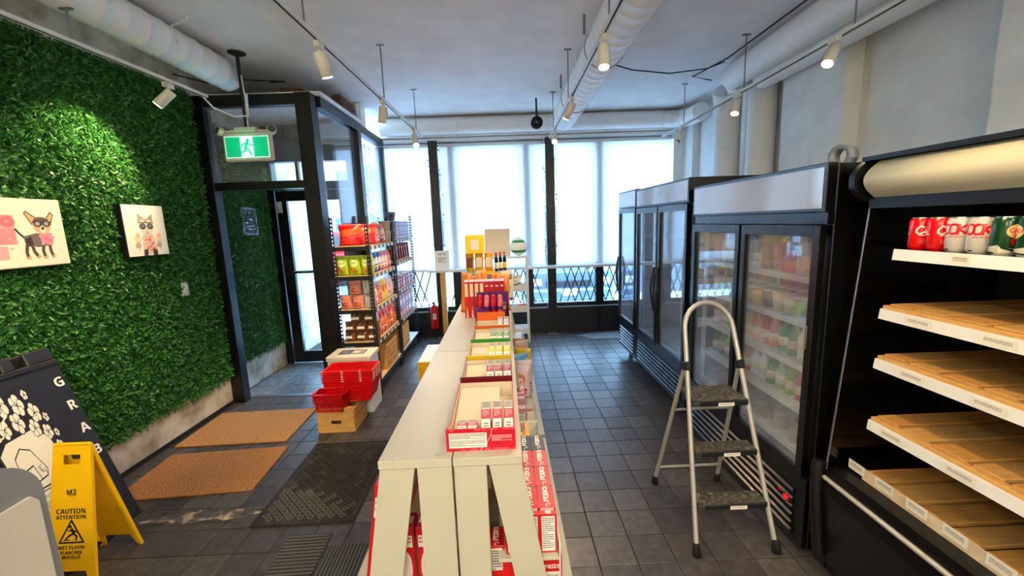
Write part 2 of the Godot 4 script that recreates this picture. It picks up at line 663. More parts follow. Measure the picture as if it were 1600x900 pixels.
	mat("snow", Color(0.93, 0.94, 0.96), 0.9)
	mat("asphalt", Color(0.42, 0.43, 0.45), 0.9)
	mat("car_paint", Color(0.42, 0.52, 0.62), 0.25, 0.3)
	mat("car_glass", Color(0.12, 0.22, 0.26), 0.05)
	mat("facade_white", Color(0.86, 0.85, 0.83), 0.8)
	mat("facade_brick", Color(0.66, 0.64, 0.62), 0.85)
	mat("old_brick", Color(0.34, 0.22, 0.17), 0.9)
	mat("facade_glass", Color(0.30, 0.38, 0.44), 0.1)
	mat("tyre", Color(0.05, 0.05, 0.05), 0.8)
	mat("bulb", Color(1, 0.96, 0.88), 0.5, 0.0, {"emission_enabled": true, "emission": Color(1.0, 0.90, 0.70), "emission_energy_multiplier": 12.0})
	mat("fill_panel_glow", Color(1, 0.97, 0.9), 0.5, 0.0, {"emission_enabled": true, "emission": Color(1.0, 0.93, 0.80), "emission_energy_multiplier": 2.0})  # glowing face of the added fill panels
	mat("lens_off", Color(0.35, 0.34, 0.32), 0.15)
	mat("exit_green", Color(0.02, 0.55, 0.38), 0.4, 0.0, {"emission_enabled": true, "emission": Color(0.0, 0.62, 0.40), "emission_energy_multiplier": 0.5})
	mat("exit_white", Color(0.9, 0.95, 0.95), 0.4, 0.0, {"emission_enabled": true, "emission": Color(0.75, 0.95, 0.95), "emission_energy_multiplier": 0.42})
	mat("sign_case", Color(0.80, 0.77, 0.70), 0.5)
	mat("letterboard", Color(0.42, 0.46, 0.56), 0.7)
	mat("egg_white", Color(0.95, 0.94, 0.90), 0.5)
	mat("egg_green", Color(0.10, 0.55, 0.14), 0.5)
	mat("toy_yellow", Color(1.0, 0.86, 0.02), 0.45)
	mat("gold_tin", Color(0.93, 0.68, 0.08), 0.35, 0.2)
	mat("sauce", Color(0.03, 0.018, 0.012), 0.12)
	mat("bread", Color(0.46, 0.29, 0.15), 0.8)
	mat("toast", Color(0.60, 0.42, 0.24), 0.8)
	mat("cable", Color(0.09, 0.09, 0.10), 0.6)
	mat("led_red", Color(0.9, 0.05, 0.05), 0.4, 0.0, {"emission_enabled": true, "emission": Color(1.0, 0.05, 0.08), "emission_energy_multiplier": 1.5})
	var cols = {"sw_red": Color(0.84, 0.06, 0.07), "sw_orange": Color(0.93, 0.42, 0.06), "sw_yellow": Color(0.95, 0.78, 0.08), "sw_green": Color(0.20, 0.60, 0.18), "sw_lime": Color(0.60, 0.80, 0.16), "sw_teal": Color(0.20, 0.58, 0.55), "sw_blue": Color(0.10, 0.28, 0.72), "sw_sky": Color(0.42, 0.66, 0.86), "sw_purple": Color(0.36, 0.08, 0.44), "sw_pink": Color(0.92, 0.46, 0.52), "sw_brown": Color(0.40, 0.20, 0.12), "sw_tan": Color(0.80, 0.64, 0.44), "sw_cream": Color(0.93, 0.88, 0.74), "sw_white": Color(0.93, 0.93, 0.92), "sw_maroon": Color(0.42, 0.05, 0.10), "sw_black": Color(0.04, 0.04, 0.045)}
	for k in cols:
		mat(k, cols[k], 0.4)
	make_prints()

# ------------------------------------------------------------------ prints of packages
func pack(called, size, front, side, top, rough = 0.4):
	# a picture in quarters; each argument paints its own quarter
	var im = image(size, size, Color(0.5, 0.5, 0.5))
	var q = size / 2
	for e in [[front, 0, 0], [side, q, 0], [top, 0, q]]:
		var sub = image(q, q, Color.WHITE)
		e[0].call(sub)
		im.blit_rect(sub, Rect2i(0, 0, q, q), Vector2i(e[1], e[2]))
	return printed(called, im, rough)

func make_prints():
	var red = Color(0.83, 0.05, 0.07)
	var blk = Color(0.06, 0.055, 0.06)
	var wh = Color(0.95, 0.94, 0.91)
	var ylw = Color(0.98, 0.68, 0.04)
	# biscuit stick boxes: name across the face
	var stick_face = func(base, ink):
		return func(im):
			im.fill(base)
			letters(im, "POCKY", 38, 48, 34, ink, 4.5, 0.78, 0.12)
			stroke(im, [[8, 66], [16, 58], [26, 70]], 3.0, ink)
			ell(im, 22, 84, 5, 8, ink)
			im.rotate_90(COUNTERCLOCKWISE)
	var plain = func(c): return func(im): im.fill(c)
	var facts = func(base):
		return func(im):
			im.fill(base)
			rect(im, 14, 6, 100, 116, wh)
			print_rows(im, 20, 12, 88, 104, 15, Color(0.25, 0.22, 0.2), 3)
	var quarter_text = func(base, ink):
		return func(im):
			im.fill(base)
			rect(im, 0, 0, 128, 10, ink)
			rect(im, 10, 40, 108, 50, ink)
	pack("stick_red", 256, facts.call(red), plain.call(red), stick_face.call(red, wh))
	pack("stick_black", 256, facts.call(blk), plain.call(blk), stick_face.call(blk, wh))
	pack("stick_yellow", 256, facts.call(ylw), plain.call(ylw), stick_face.call(ylw, blk))
	pack("stick_brown", 256, facts.call(Color(0.55, 0.1, 0.08)), plain.call(Color(0.55, 0.1, 0.08)), func(im):
		im.fill(Color(0.62, 0.12, 0.10))
		ell(im, 62, 50, 34, 30, Color(0.35, 0.16, 0.1))
		letters(im, "POCKY", 22, 34, 32, wh, 4.0, 1.15)
		rect(im, 0, 100, 128, 28, Color(0.5, 0.33, 0.16)))
	pack("stick_pink", 256, facts.call(Color(0.86, 0.5, 0.56)), plain.call(Color(0.86, 0.5, 0.56)), func(im):
		im.fill(Color(0.88, 0.55, 0.62))
		ell(im, 66, 70, 40, 34, Color(0.45, 0.12, 0.16))
		ell(im, 80, 60, 14, 14, wh)
		letters(im, "POCKY", 18, 10, 26, wh, 3.0))
	# chewy candy sticks
	for e in [["chew_red", Color(0.86, 0.05, 0.18)], ["chew_grape", Color(0.55, 0.08, 0.25)], ["chew_mango", Color(0.98, 0.76, 0.10)], ["chew_apple", Color(0.25, 0.55, 0.28)], ["chew_white", Color(0.75, 0.72, 0.7)]]:
		var c = e[1]
		pack(e[0], 256, plain.call(c), plain.call(c), func(im):
			im.fill(wh)
			rect(im, 0, 0, 128, 34, Color(0.93, 0.93, 0.9))
			for k in 7: rect(im, 12, 4 + k * 4, 104, 2, blk)
			rect(im, 0, 36, 128, 40, c.lerp(wh, 0.25))
			print_rows(im, 20, 42, 88, 28, 4, wh, 5)
			print_rows(im, 36, 92, 60, 20, 2, blk, 8)
			rect(im, 0, 120, 128, 8, c))
	# display carton fronts
	var cart = image(512, 192, Color(0.80, 0.03, 0.16))
	for k in 26:
		var px = rng.randf_range(0, 512)
		var py = 4.0 if k % 2 == 0 else 180.0
		poly(cart, [[px, py], [px + 24, py - 12], [px + 40, py + 8], [px + 14, py + 14]], Color(0.92, 0.30, 0.36))
	rect(cart, 20, 34, 280, 130, Color(0.95, 0.93, 0.88))
	print_rows(cart, 28, 40, 264, 50, 5, blk, 11)
	print_rows(cart, 28, 100, 264, 56, 5, blk, 12)
	stroke(cart, [[345, 0], [330, 60], [300, 130], [246, 192]], 2.0, wh)
	print_rows(cart, 336, 62, 150, 56, 5, Color(1, 0.86, 0.86), 14)
	printed("carton_front_red", cart, 0.4)
	var purple = image(256, 256, Color(0.42, 0.06, 0.42))
	for k in 40:
		ell(purple, rng.randf_range(6, 250), rng.randf_range(6, 250), 2, 2, Color(0.95, 0.85, 0.95))
	for k in 5:
		var sx = rng.randf_range(30, 230)
		var sy = rng.randf_range(90, 230)
		stroke(purple, [[sx - 8, sy], [sx + 8, sy]], 2.0, wh)
		stroke(purple, [[sx, sy - 8], [sx, sy + 8]], 2.0, wh)
	ell(purple, 86, 170, 26, 26, Color(0.75, 0.75, 0.7))
	ell(purple, 74, 196, 20, 20, Color(0.9, 0.6, 0.6))
	ell(purple, 104, 194, 22, 22, Color(0.95, 0.8, 0.25))
	printed("candy_purple", purple, 0.4)
	# tall red biscuit boxes with a pale band
	pack("tall_red", 256, func(im):
		im.fill(red)
		rect(im, 18, 6, 92, 46, Color(0.95, 0.85, 0.68))
		stroke(im, [[64, 92], [56, 104], [74, 108], [50, 120], [84, 122]], 5.0, wh), plain.call(red), func(im):
		im.fill(Color(0.96, 0.72, 0.78))
		rect(im, 0, 0, 128, 12, red))
	pack("tall_red_plain", 256, func(im):
		im.fill(Color(0.80, 0.03, 0.10))
		rect(im, 30, 14, 68, 5, wh)
		rect(im, 0, 66, 128, 4, Color(0.6, 0.02, 0.06)), plain.call(red), func(im):
		im.fill(Color(0.94, 0.66, 0.74))
		rect(im, 0, 0, 128, 12, red))
	# bags
	var bagim = func(called, a, b, c, kind):
		var im = image(128, 160, a)
		var g = RandomNumberGenerator.new()
		g.seed = called.hash()
		rect(im, 0, 0, 128, 10, a.lerp(Color.WHITE, 0.35))
		rect(im, 0, 150, 128, 10, a.lerp(Color.BLACK, 0.3))
		if kind == 0:      # round emblem and a photo of the food below
			ell(im, 64, 62, 42, 26, c)
			print_rows(im, 34, 52, 60, 20, 2, a.lerp(Color.BLACK, 0.5), 4)
			for k in 24: ell(im, g.randf_range(20, 108), g.randf_range(100, 140), g.randf_range(5, 12), g.randf_range(3, 7), b.lerp(Color(g.randf(), g.randf() * 0.6, 0.1), 0.3))
		elif kind == 1:    # big diagonal bands
			poly(im, [[0, 50], [128, 20], [128, 70], [0, 100]], b)
			poly(im, [[0, 110], [128, 80], [128, 92], [0, 124]], c)
			print_rows(im, 24, 56, 80, 16, 2, c, 6)
			ell(im, 70, 128, 34, 16, c)
		elif kind == 2:    # name over an oval
			print_rows(im, 18, 30, 92, 34, 2, b, 9)
			ell(im, 66, 104, 40, 22, b)
			ell(im, 66, 104, 26, 12, c)
		else:              # see-through film, folds painted as lighter and darker streaks
			for k in 9:
				var x0 = g.randf_range(-20, 120)
				stroke(im, [[x0, 10], [x0 + g.randf_range(-30, 40), 150]], g.randf_range(1.0, 4.0), b if k % 2 == 0 else c)
		return printed(called, im, 0.3)
	bagim.call("bag_noodle_red", Color(0.85, 0.05, 0.06), Color(0.95, 0.35, 0.15), Color(0.98, 0.25, 0.25), 1)
	bagim.call("bag_noodle_orange", Color(0.93, 0.42, 0.08), Color(0.97, 0.85, 0.6), Color(0.85, 0.1, 0.1), 0)
	bagim.call("bag_green", Color(0.66, 0.78, 0.12), Color(0.85, 0.55, 0.2), Color(0.86, 0.92, 0.62), 0)
	bagim.call("bag_blue", Color(0.08, 0.22, 0.70), Color(0.85, 0.9, 0.95), Color(0.95, 0.85, 0.2), 1)
	bagim.call("bag_pinkish", Color(0.90, 0.36, 0.42), Color(0.98, 0.85, 0.7), Color(0.98, 0.95, 0.9), 1)
	bagim.call("bag_redorange", Color(0.86, 0.22, 0.08), Color(0.95, 0.55, 0.3), Color(0.95, 0.85, 0.75), 1)
	bagim.call("bag_salmon", Color(0.90, 0.58, 0.50), Color(0.62, 0.18, 0.12), Color(0.93, 0.45, 0.2), 2)
	bagim.call("bag_film_grey", Color(0.74, 0.73, 0.68), Color(0.93, 0.92, 0.9), Color(0.50, 0.5, 0.46), 3)
	bagim.call("bag_yellow", Color(0.96, 0.80, 0.10), Color(0.97, 0.95, 0.85), Color(0.85, 0.2, 0.1), 0)
	bagim.call("bag_orange_chips", Color(0.93, 0.55, 0.16), Color(0.98, 0.78, 0.42), Color(0.75, 0.3, 0.08), 3)
	bagim.call("bag_white_pink", Color(0.93, 0.84, 0.84), Color(0.85, 0.3, 0.3), Color(0.96, 0.6, 0.5), 0)
	bagim.call("bag_brown", Color(0.47, 0.30, 0.17), Color(0.62, 0.45, 0.28), Color(0.30, 0.18, 0.10), 3)
	bagim.call("bag_sky", Color(0.35, 0.66, 0.88), Color(0.96, 0.97, 0.98), Color(0.15, 0.35, 0.7), 1)
	bagim.call("bag_silver", Color(0.80, 0.78, 0.66), Color(0.95, 0.94, 0.88), Color(0.45, 0.45, 0.3), 1)
	# small boxes
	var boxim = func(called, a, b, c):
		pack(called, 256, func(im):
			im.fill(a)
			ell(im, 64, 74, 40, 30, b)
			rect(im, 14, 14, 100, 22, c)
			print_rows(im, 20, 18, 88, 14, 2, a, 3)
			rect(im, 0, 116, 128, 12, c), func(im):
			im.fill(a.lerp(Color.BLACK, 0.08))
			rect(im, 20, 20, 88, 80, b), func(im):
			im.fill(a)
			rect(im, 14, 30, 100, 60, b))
	boxim.call("box_purple_white", Color(0.80, 0.78, 0.86), Color(0.42, 0.28, 0.52), Color(0.30, 0.22, 0.42))
	boxim.call("box_maroon", Color(0.42, 0.10, 0.10), Color(0.70, 0.42, 0.32), Color(0.85, 0.75, 0.65))
	boxim.call("box_rose", Color(0.82, 0.60, 0.64), Color(0.93, 0.86, 0.86), Color(0.55, 0.12, 0.2))
	boxim.call("box_yellow", Color(0.95, 0.76, 0.12), Color(0.98, 0.95, 0.85), Color(0.2, 0.3, 0.6))
	boxim.call("box_teal", Color(0.55, 0.72, 0.62), Color(0.93, 0.95, 0.9), Color(0.15, 0.4, 0.35))
	boxim.call("box_white", Color(0.93, 0.92, 0.90), Color(0.78, 0.76, 0.74), Color(0.35, 0.35, 0.4))
	boxim.call("box_red", Color(0.80, 0.06, 0.09), Color(0.93, 0.85, 0.8), Color(0.95, 0.92, 0.88))
	var pop = func(im):
		im.fill(Color(0.95, 0.90, 0.68))
		for k in 60: ell(im, rng.randf_range(2, 126), rng.randf_range(2, 126), 6, 5, Color(0.97, 0.95, 0.86) if k % 3 else Color(0.88, 0.74, 0.36))
	pack("popcorn_box", 256, func(im):
		im.fill(Color(0.88, 0.66, 0.06))
		ell(im, 64, 80, 40, 26, Color(0.96, 0.86, 0.5)), func(im): im.fill(Color(0.85, 0.62, 0.06)), pop)
	# cans: u runs round the can
	var can = func(called, base, painter):
		var im = image(256, 160, base)
		painter.call(im)
		return printed(called, im, 0.22)
	var script = func(im, x, c):
		# a flowing word in joined loops
		stroke(im, [[x + 30, 44], [x + 18, 38], [x + 6, 52], [x + 4, 68], [x + 16, 76], [x + 32, 66]], 3.5, c)
		stroke(im, [[x + 32, 66], [x + 38, 56], [x + 46, 62], [x + 40, 74], [x + 34, 66]], 2.5, c)
		stroke(im, [[x + 50, 72], [x + 60, 40], [x + 64, 46], [x + 56, 72], [x + 66, 70]], 2.5, c)
		stroke(im, [[x + 78, 58], [x + 70, 58], [x + 66, 70], [x + 76, 70], [x + 82, 56], [x + 82, 70], [x + 92, 66]], 2.5, c)
		stroke(im, [[x + 14, 82], [x + 50, 80], [x + 100, 76]], 2.0, c)
	can.call("can_red", Color(0.82, 0.02, 0.04), func(im):
		for x in [10, 138]:
			script.call(im, x, wh)
			print_rows(im, x + 14, 100, 50, 24, 4, Color(0.9, 0.5, 0.45), 3))
	can.call("can_silver", Color(0.76, 0.74, 0.70), func(im):
		for x in [6, 134]:
			letters(im, "COKE", x + 4, 30, 40, red, 5.0, 1.05, 0.1)
			print_rows(im, x + 30, 82, 50, 8, 1, red, 5)
			rect(im, x, 84, 10, 60, Color(0.9, 0.9, 0.88))
			rect(im, x + 18, 138, 16, 6, blk))
	can.call("can_ginger", Color(0.05, 0.24, 0.09), func(im):
		for x in [0, 128]:
			ell(im, x + 56, 56, 40, 30, Color(0.86, 0.74, 0.46))
			letters(im, "CANADA", x + 26, 44, 16, red, 1.6, 1.15)
			letters(im, "DRY", x + 40, 64, 14, red, 1.6, 1.15)
			poly(im, [[x + 30, 92], [x + 44, 70], [x + 56, 96], [x + 66, 112], [x + 34, 112]], red)
			poly(im, [[x + 0, 118], [x + 50, 128], [x + 128, 112], [x + 128, 160], [x, 160]], Color(0.85, 0.84, 0.76))
			stroke(im, [[x + 10, 122], [x + 60, 140], [x + 110, 146]], 4.0, Color(0.05, 0.2, 0.08)))
	can.call("can_lime", Color(0.02, 0.55, 0.22), func(im):
		for x in [0, 128]:
			letters(im, "7", x + 30, 26, 60, wh, 7.0)
			letters(im, "UP", x + 64, 44, 34, wh, 5.0, 1.15)
			ell(im, x + 70, 44, 12, 12, red)
			print_rows(im, x + 20, 120, 50, 20, 3, wh, 8))
	# canvases on the plant wall
	var dog = image(384, 256, Color(0.90, 0.87, 0.79))
	paint_dog(dog)
	printed("canvas_dog", dog.get_region(Rect2i(78, 0, 290, 256)), 0.7)
	var cat = image(256, 256, Color(0.94, 0.92, 0.86))
	paint_cat(cat)
	printed("canvas_cat", cat, 0.7)
	var bd = image(512, 512, Color(0.10, 0.08, 0.075))
	paint_menu(bd)
	printed("menu_board", bd, 0.45)
	# notice, letter board, lid print
	var nt = image(128, 160, Color(0.92, 0.91, 0.90))
	letters(nt, "NOTICE", 34, 20, 14, blk, 1.4)
	print_rows(nt, 24, 56, 80, 50, 5, Color(0.45, 0.45, 0.45), 3)
	printed("notice_print", nt, 0.8)
	var lid = image(256, 160, Color(0.90, 0.89, 0.84))
	rect(lid, 20, 20, 216, 120, Color(0.22, 0.20, 0.26))
	rect(lid, 120, 34, 104, 92, Color(0.62, 0.62, 0.64))
	rect(lid, 134, 46, 50, 60, Color(0.86, 0.86, 0.85))
	print_rows(lid, 30, 40, 76, 80, 7, Color(0.7, 0.7, 0.74), 4)
	printed("lid_print", lid, 0.5)
	var tagim = image(128, 64, Color(0.93, 0.91, 0.85))
	print_rows(tagim, 16, 18, 96, 26, 3, Color(0.35, 0.33, 0.3), 6)
	printed("price_print", tagim, 0.7)

func paint_dog(im):
	var pk = Color(0.88, 0.52, 0.56)
	var dk = Color(0.18, 0.15, 0.16)
	var tn = Color(0.80, 0.62, 0.46)
	# suitcases
	rect(im, 20, 60, 150, 110, pk)
	rect(im, 60, 44, 60, 6, dk)
	rect(im, 60, 44, 6, 18, dk)
	rect(im, 114, 44, 6, 18, dk)
	rect(im, 20, 104, 150, 4, pk.lerp(Color.WHITE, 0.4))
	rect(im, 10, 172, 60, 52, Color(0.85, 0.42, 0.48))
	rect(im, 80, 176, 50, 50, Color(0.90, 0.62, 0.64))
	ell(im, 150, 84, 26, 22, Color(0.90, 0.42, 0.46))
	for k in 30: ell(im, rng.randf_range(20, 168), rng.randf_range(60, 220), rng.randf_range(3, 10), rng.randf_range(2, 6), Color(0.93, 0.62, 0.66))
	# dog
	poly(im, [[196, 140], [250, 128], [300, 140], [306, 176], [250, 184], [200, 176]], Color(0.42, 0.38, 0.36))
	poly(im, [[200, 150], [226, 140], [230, 178], [202, 180]], dk)
	stroke(im, [[198, 144], [182, 126], [172, 112]], 4.0, dk)
	for q in [[204, 176, 200, 222], [224, 178, 240, 220], [268, 182, 268, 224], [296, 176, 302, 222]]:
		stroke(im, [[q[0], q[1]], [(q[0] + q[2]) * 0.5 - 4, 200], [q[2], q[3]]], 7.0, Color(0.30, 0.24, 0.22))
		ell(im, q[2] + 4, q[3], 9, 5, tn)
	poly(im, [[262, 130], [310, 130], [312, 168], [286, 176], [262, 160]], Color(0.90, 0.42, 0.56))
	for k in 14: ell(im, rng.randf_range(262, 316), rng.randf_range(128, 172), 7, 6, Color(0.95, 0.56, rng.randf_range(0.5, 0.75)))
	poly(im, [[240, 96], [216, 52], [224, 44], [264, 74]], tn)
	poly(im, [[300, 74], [322, 46], [332, 56], [314, 98]], tn)
	stroke(im, [[240, 96], [216, 52], [224, 44], [264, 74]], 2.0, dk)
	stroke(im, [[300, 74], [322, 46], [332, 56], [314, 98]], 2.0, dk)
	ell(im, 278, 98, 36, 34, tn)
	ell(im, 278, 82, 32, 16, Color(0.34, 0.28, 0.25))
	rect(im, 240, 84, 76, 6, dk)
	ell(im, 262, 92, 16, 13, dk)
	ell(im, 298, 92, 16, 13, dk)
	ell(im, 262, 92, 10, 8, Color(0.6, 0.6, 0.62))
	ell(im, 298, 92, 10, 8, Color(0.6, 0.6, 0.62))
	ell(im, 280, 116, 14, 14, Color(0.90, 0.82, 0.72))
	ell(im, 280, 110, 7, 6, dk)

func paint_cat(im):
	var dk = Color(0.20, 0.18, 0.18)
	var fur = Color(0.66, 0.60, 0.55)
	poly(im, [[88, 90], [88, 44], [120, 70]], fur)
	poly(im, [[146, 70], [176, 46], [174, 92]], fur)
	stroke(im, [[88, 90], [88, 44], [120, 70]], 1.5, dk)
	stroke(im, [[146, 70], [176, 46], [174, 92]], 1.5, dk)
	ell(im, 132, 108, 48, 40, Color(0.84, 0.80, 0.74))
	for k in 10: stroke(im, [[120 + k * 3, 66], [122 + k * 2, 84]], 1.4, fur)
	rect(im, 84, 86, 96, 4, dk)
	ell(im, 110, 106, 20, 16, dk)
	ell(im, 156, 106, 20, 16, dk)
	ell(im, 110, 104, 14, 10, Color(0.42, 0.42, 0.44))
	ell(im, 156, 104, 14, 10, Color(0.42, 0.42, 0.44))
	poly(im, [[128, 124], [138, 124], [133, 131]], Color(0.8, 0.45, 0.45))
	stroke(im, [[133, 131], [133, 138], [124, 144]], 1.4, dk)
	stroke(im, [[133, 138], [143, 144]], 1.4, dk)
	poly(im, [[100, 146], [166, 146], [186, 250], [88, 250]], Color(0.86, 0.74, 0.66))
	for k in 26: ell(im, rng.randf_range(96, 176), rng.randf_range(156, 246), rng.randf_range(4, 11), rng.randf_range(4, 9), [Color(0.93, 0.52, 0.36), Color(0.95, 0.78, 0.66), Color(0.72, 0.72, 0.76), Color(0.88, 0.36, 0.34)][k % 4])
	for s in [[66, 1], [200, -1]]:
		poly(im, [[s[0] - 16, 176], [s[0] + 18, 176], [s[0] + 4, 232]], Color(0.93, 0.70, 0.46))
		ell(im, s[0], 168, 20, 16, Color(0.96, 0.82, 0.64))
		ell(im, s[0] + 4, 152, 13, 12, Color(0.96, 0.72, 0.58))
		ell(im, s[0] - 2, 204, 18, 13, Color(0.70, 0.64, 0.60))
	poly(im, [[96, 226], [120, 220], [116, 256], [90, 256]], dk)
	poly(im, [[152, 222], [178, 230], [180, 256], [150, 256]], dk)

func paint_menu(im):
	# white print on a dark sheet: blossom, a card of lunch boxes
	var wh = Color(0.90, 0.88, 0.80)
	var bk = Color(0.10, 0.08, 0.075)
	poly(im, [[0, 190], [60, 160], [230, 150], [300, 190], [345, 512], [0, 512]], wh)
	# blossom
	var spots = [[60, 60, 34], [140, 50, 44], [230, 64, 42], [300, 104, 38], [96, 120, 36], [180, 116, 40], [256, 150, 34], [316, 176, 30], [340, 236, 26], [336, 300, 34], [36, 130, 26], [372, 330, 26], [300, 40, 20], [350, 130, 18], [362, 190, 16], [20, 90, 22]]
	for s in spots:
		for k in 5:
			var a = TAU * k / 5.0 + s[0]
			ell(im, s[0] + cos(a) * s[2] * 0.52, s[1] + sin(a) * s[2] * 0.52, s[2] * 0.46, s[2] * 0.46, bk)
			ell(im, s[0] + cos(a) * s[2] * 0.5, s[1] + sin(a) * s[2] * 0.5, s[2] * 0.40, s[2] * 0.40, wh)
		for k in 5:
			var a = TAU * (k + 0.5) / 5.0 + s[0]
			stroke(im, [[s[0], s[1]], [s[0] + cos(a) * s[2] * 0.35, s[1] + sin(a) * s[2] * 0.35]], 1.2, bk)
		ell(im, s[0], s[1], 3, 3, bk)
	stroke(im, [[0, 150], [70, 140], [110, 96], [150, 80]], 3.0, wh)
	# rice ball
	stroke(im, [[40, 286], [60, 214], [110, 190], [160, 206], [196, 280], [180, 300], [60, 312], [40, 286]], 2.2, bk)
	stroke(im, [[56, 310], [64, 262], [130, 254], [138, 302]], 2.2, bk)
	for k in 14: ell(im, rng.randf_range(146, 186), rng.randf_range(252, 292), 3, 2, bk)
	# lunch boxes
	for b in [[70, 330, 210, 96], [40, 440, 200, 70]]:
		var x = b[0]
		var y = b[1]
		stroke(im, [[x, y + 14], [x + 20, y], [x + b[2] - 20, y], [x + b[2], y + 20], [x + b[2] - 6, y + b[3] - 12], [x + b[2] - 26, y + b[3]], [x + 16, y + b[3]], [x, y + b[3] - 16], [x, y + 14]], 2.4, bk)
		stroke(im, [[x + 12, y + 20], [x + 26, y + 10], [x + b[2] - 26, y + 10], [x + b[2] - 12, y + 26], [x + b[2] - 18, y + b[3] - 16], [x + 20, y + b[3] - 10], [x + 12, y + 20]], 1.6, bk)
		stroke(im, [[x + 78, y + 10], [x + 84, y + b[3] - 10]], 2.0, bk)
		stroke(im, [[x + 80, y + 52], [x + b[2] - 14, y + 48]], 2.0, bk)
		for k in 16: stroke(im, [[x + 18 + (k % 5) * 12, y + 24 + (k / 5) * 18], [x + 26 + (k % 5) * 12, y + 34 + (k / 5) * 18]], 1.6, bk)
		for k in 14: ell(im, x + 96 + (k % 6) * 17, y + 62 + (k / 6) * 12, 5, 4, bk)
		for k in 14: ell(im, x + 96 + (k % 6) * 17, y + 62 + (k / 6) * 12, 3, 2, wh)

# ------------------------------------------------------------------ the room
func slab(called, m, lo, hi, label):
	var s = hi - lo
	return struct(called, box(s.x, s.y, s.z), m, label, (lo + hi) * 0.5)

# a box part given by its corners in the world
func wpart(parent, called, m, lo, hi, bevel = 0.0):
	var s = hi - lo
	return part(parent, called, box(s.x, s.y, s.z, bevel), m, (lo + hi) * 0.5 - parent.position)

func build_room():
	build_floor()
	slab("ceiling", M.ceiling_paint, Vector3(LW - 0.3, CEIL, -5.6), Vector3(RW + 0.3, CEIL + 0.2, BZ + 0.2), "flat painted ceiling over the shop")
	slab("ceiling_front", M.ceiling_paint, Vector3(-1.90, CEIL, FZ - 0.2), Vector3(RW + 0.3, CEIL + 0.2, -5.6), "flat painted ceiling before the windows")
	slab("wall_left", M.scuffed_paint, Vector3(LW - 0.2, 0, -4.30), Vector3(LW, CEIL, BZ), "white wall that carries the plant panel")
	var rw = slab("wall_right", M.wall_paint, Vector3(RW, 0, FZ - 0.2), Vector3(RW + 0.2, CEIL, BZ), "pale wall behind the coolers")
	# shallow piers on that wall
	wpart(rw, "pier", M.wall_paint, Vector3(2.76, 0, -4.20), Vector3(RW, CEIL, -3.45))
	wpart(rw, "pier", M.wall_paint, Vector3(2.76, 0, -2.40), Vector3(RW, CEIL, -1.65))
	wpart(rw, "pier", M.wall_paint, Vector3(2.80, 0, -6.5), Vector3(RW, CEIL, -6.22))
	slab("wall_back", M.wall_paint, Vector3(LW - 0.2, 0, BZ), Vector3(RW + 0.2, CEIL, BZ + 0.2), "plain wall closing the shop")
	# dark skirting strip along the plant wall
	slab("baseboard_left", M.grout, Vector3(LW, 0, -4.2), Vector3(LW + 0.012, 0.035, BZ), "dark strip of skirting under the plant wall")

func on_screen(p):
	var b = Basis.from_euler(Vector3(-0.1574, -0.0149, -0.036))
	var d = b.inverse() * (p - Vector3(0, 1.785, 0))
	if d.z > -0.3:
		return Vector2(-999, -999)
	return Vector2(800 + 645.03 * d.x / -d.z, 450 - 645.03 * d.y / -d.z)

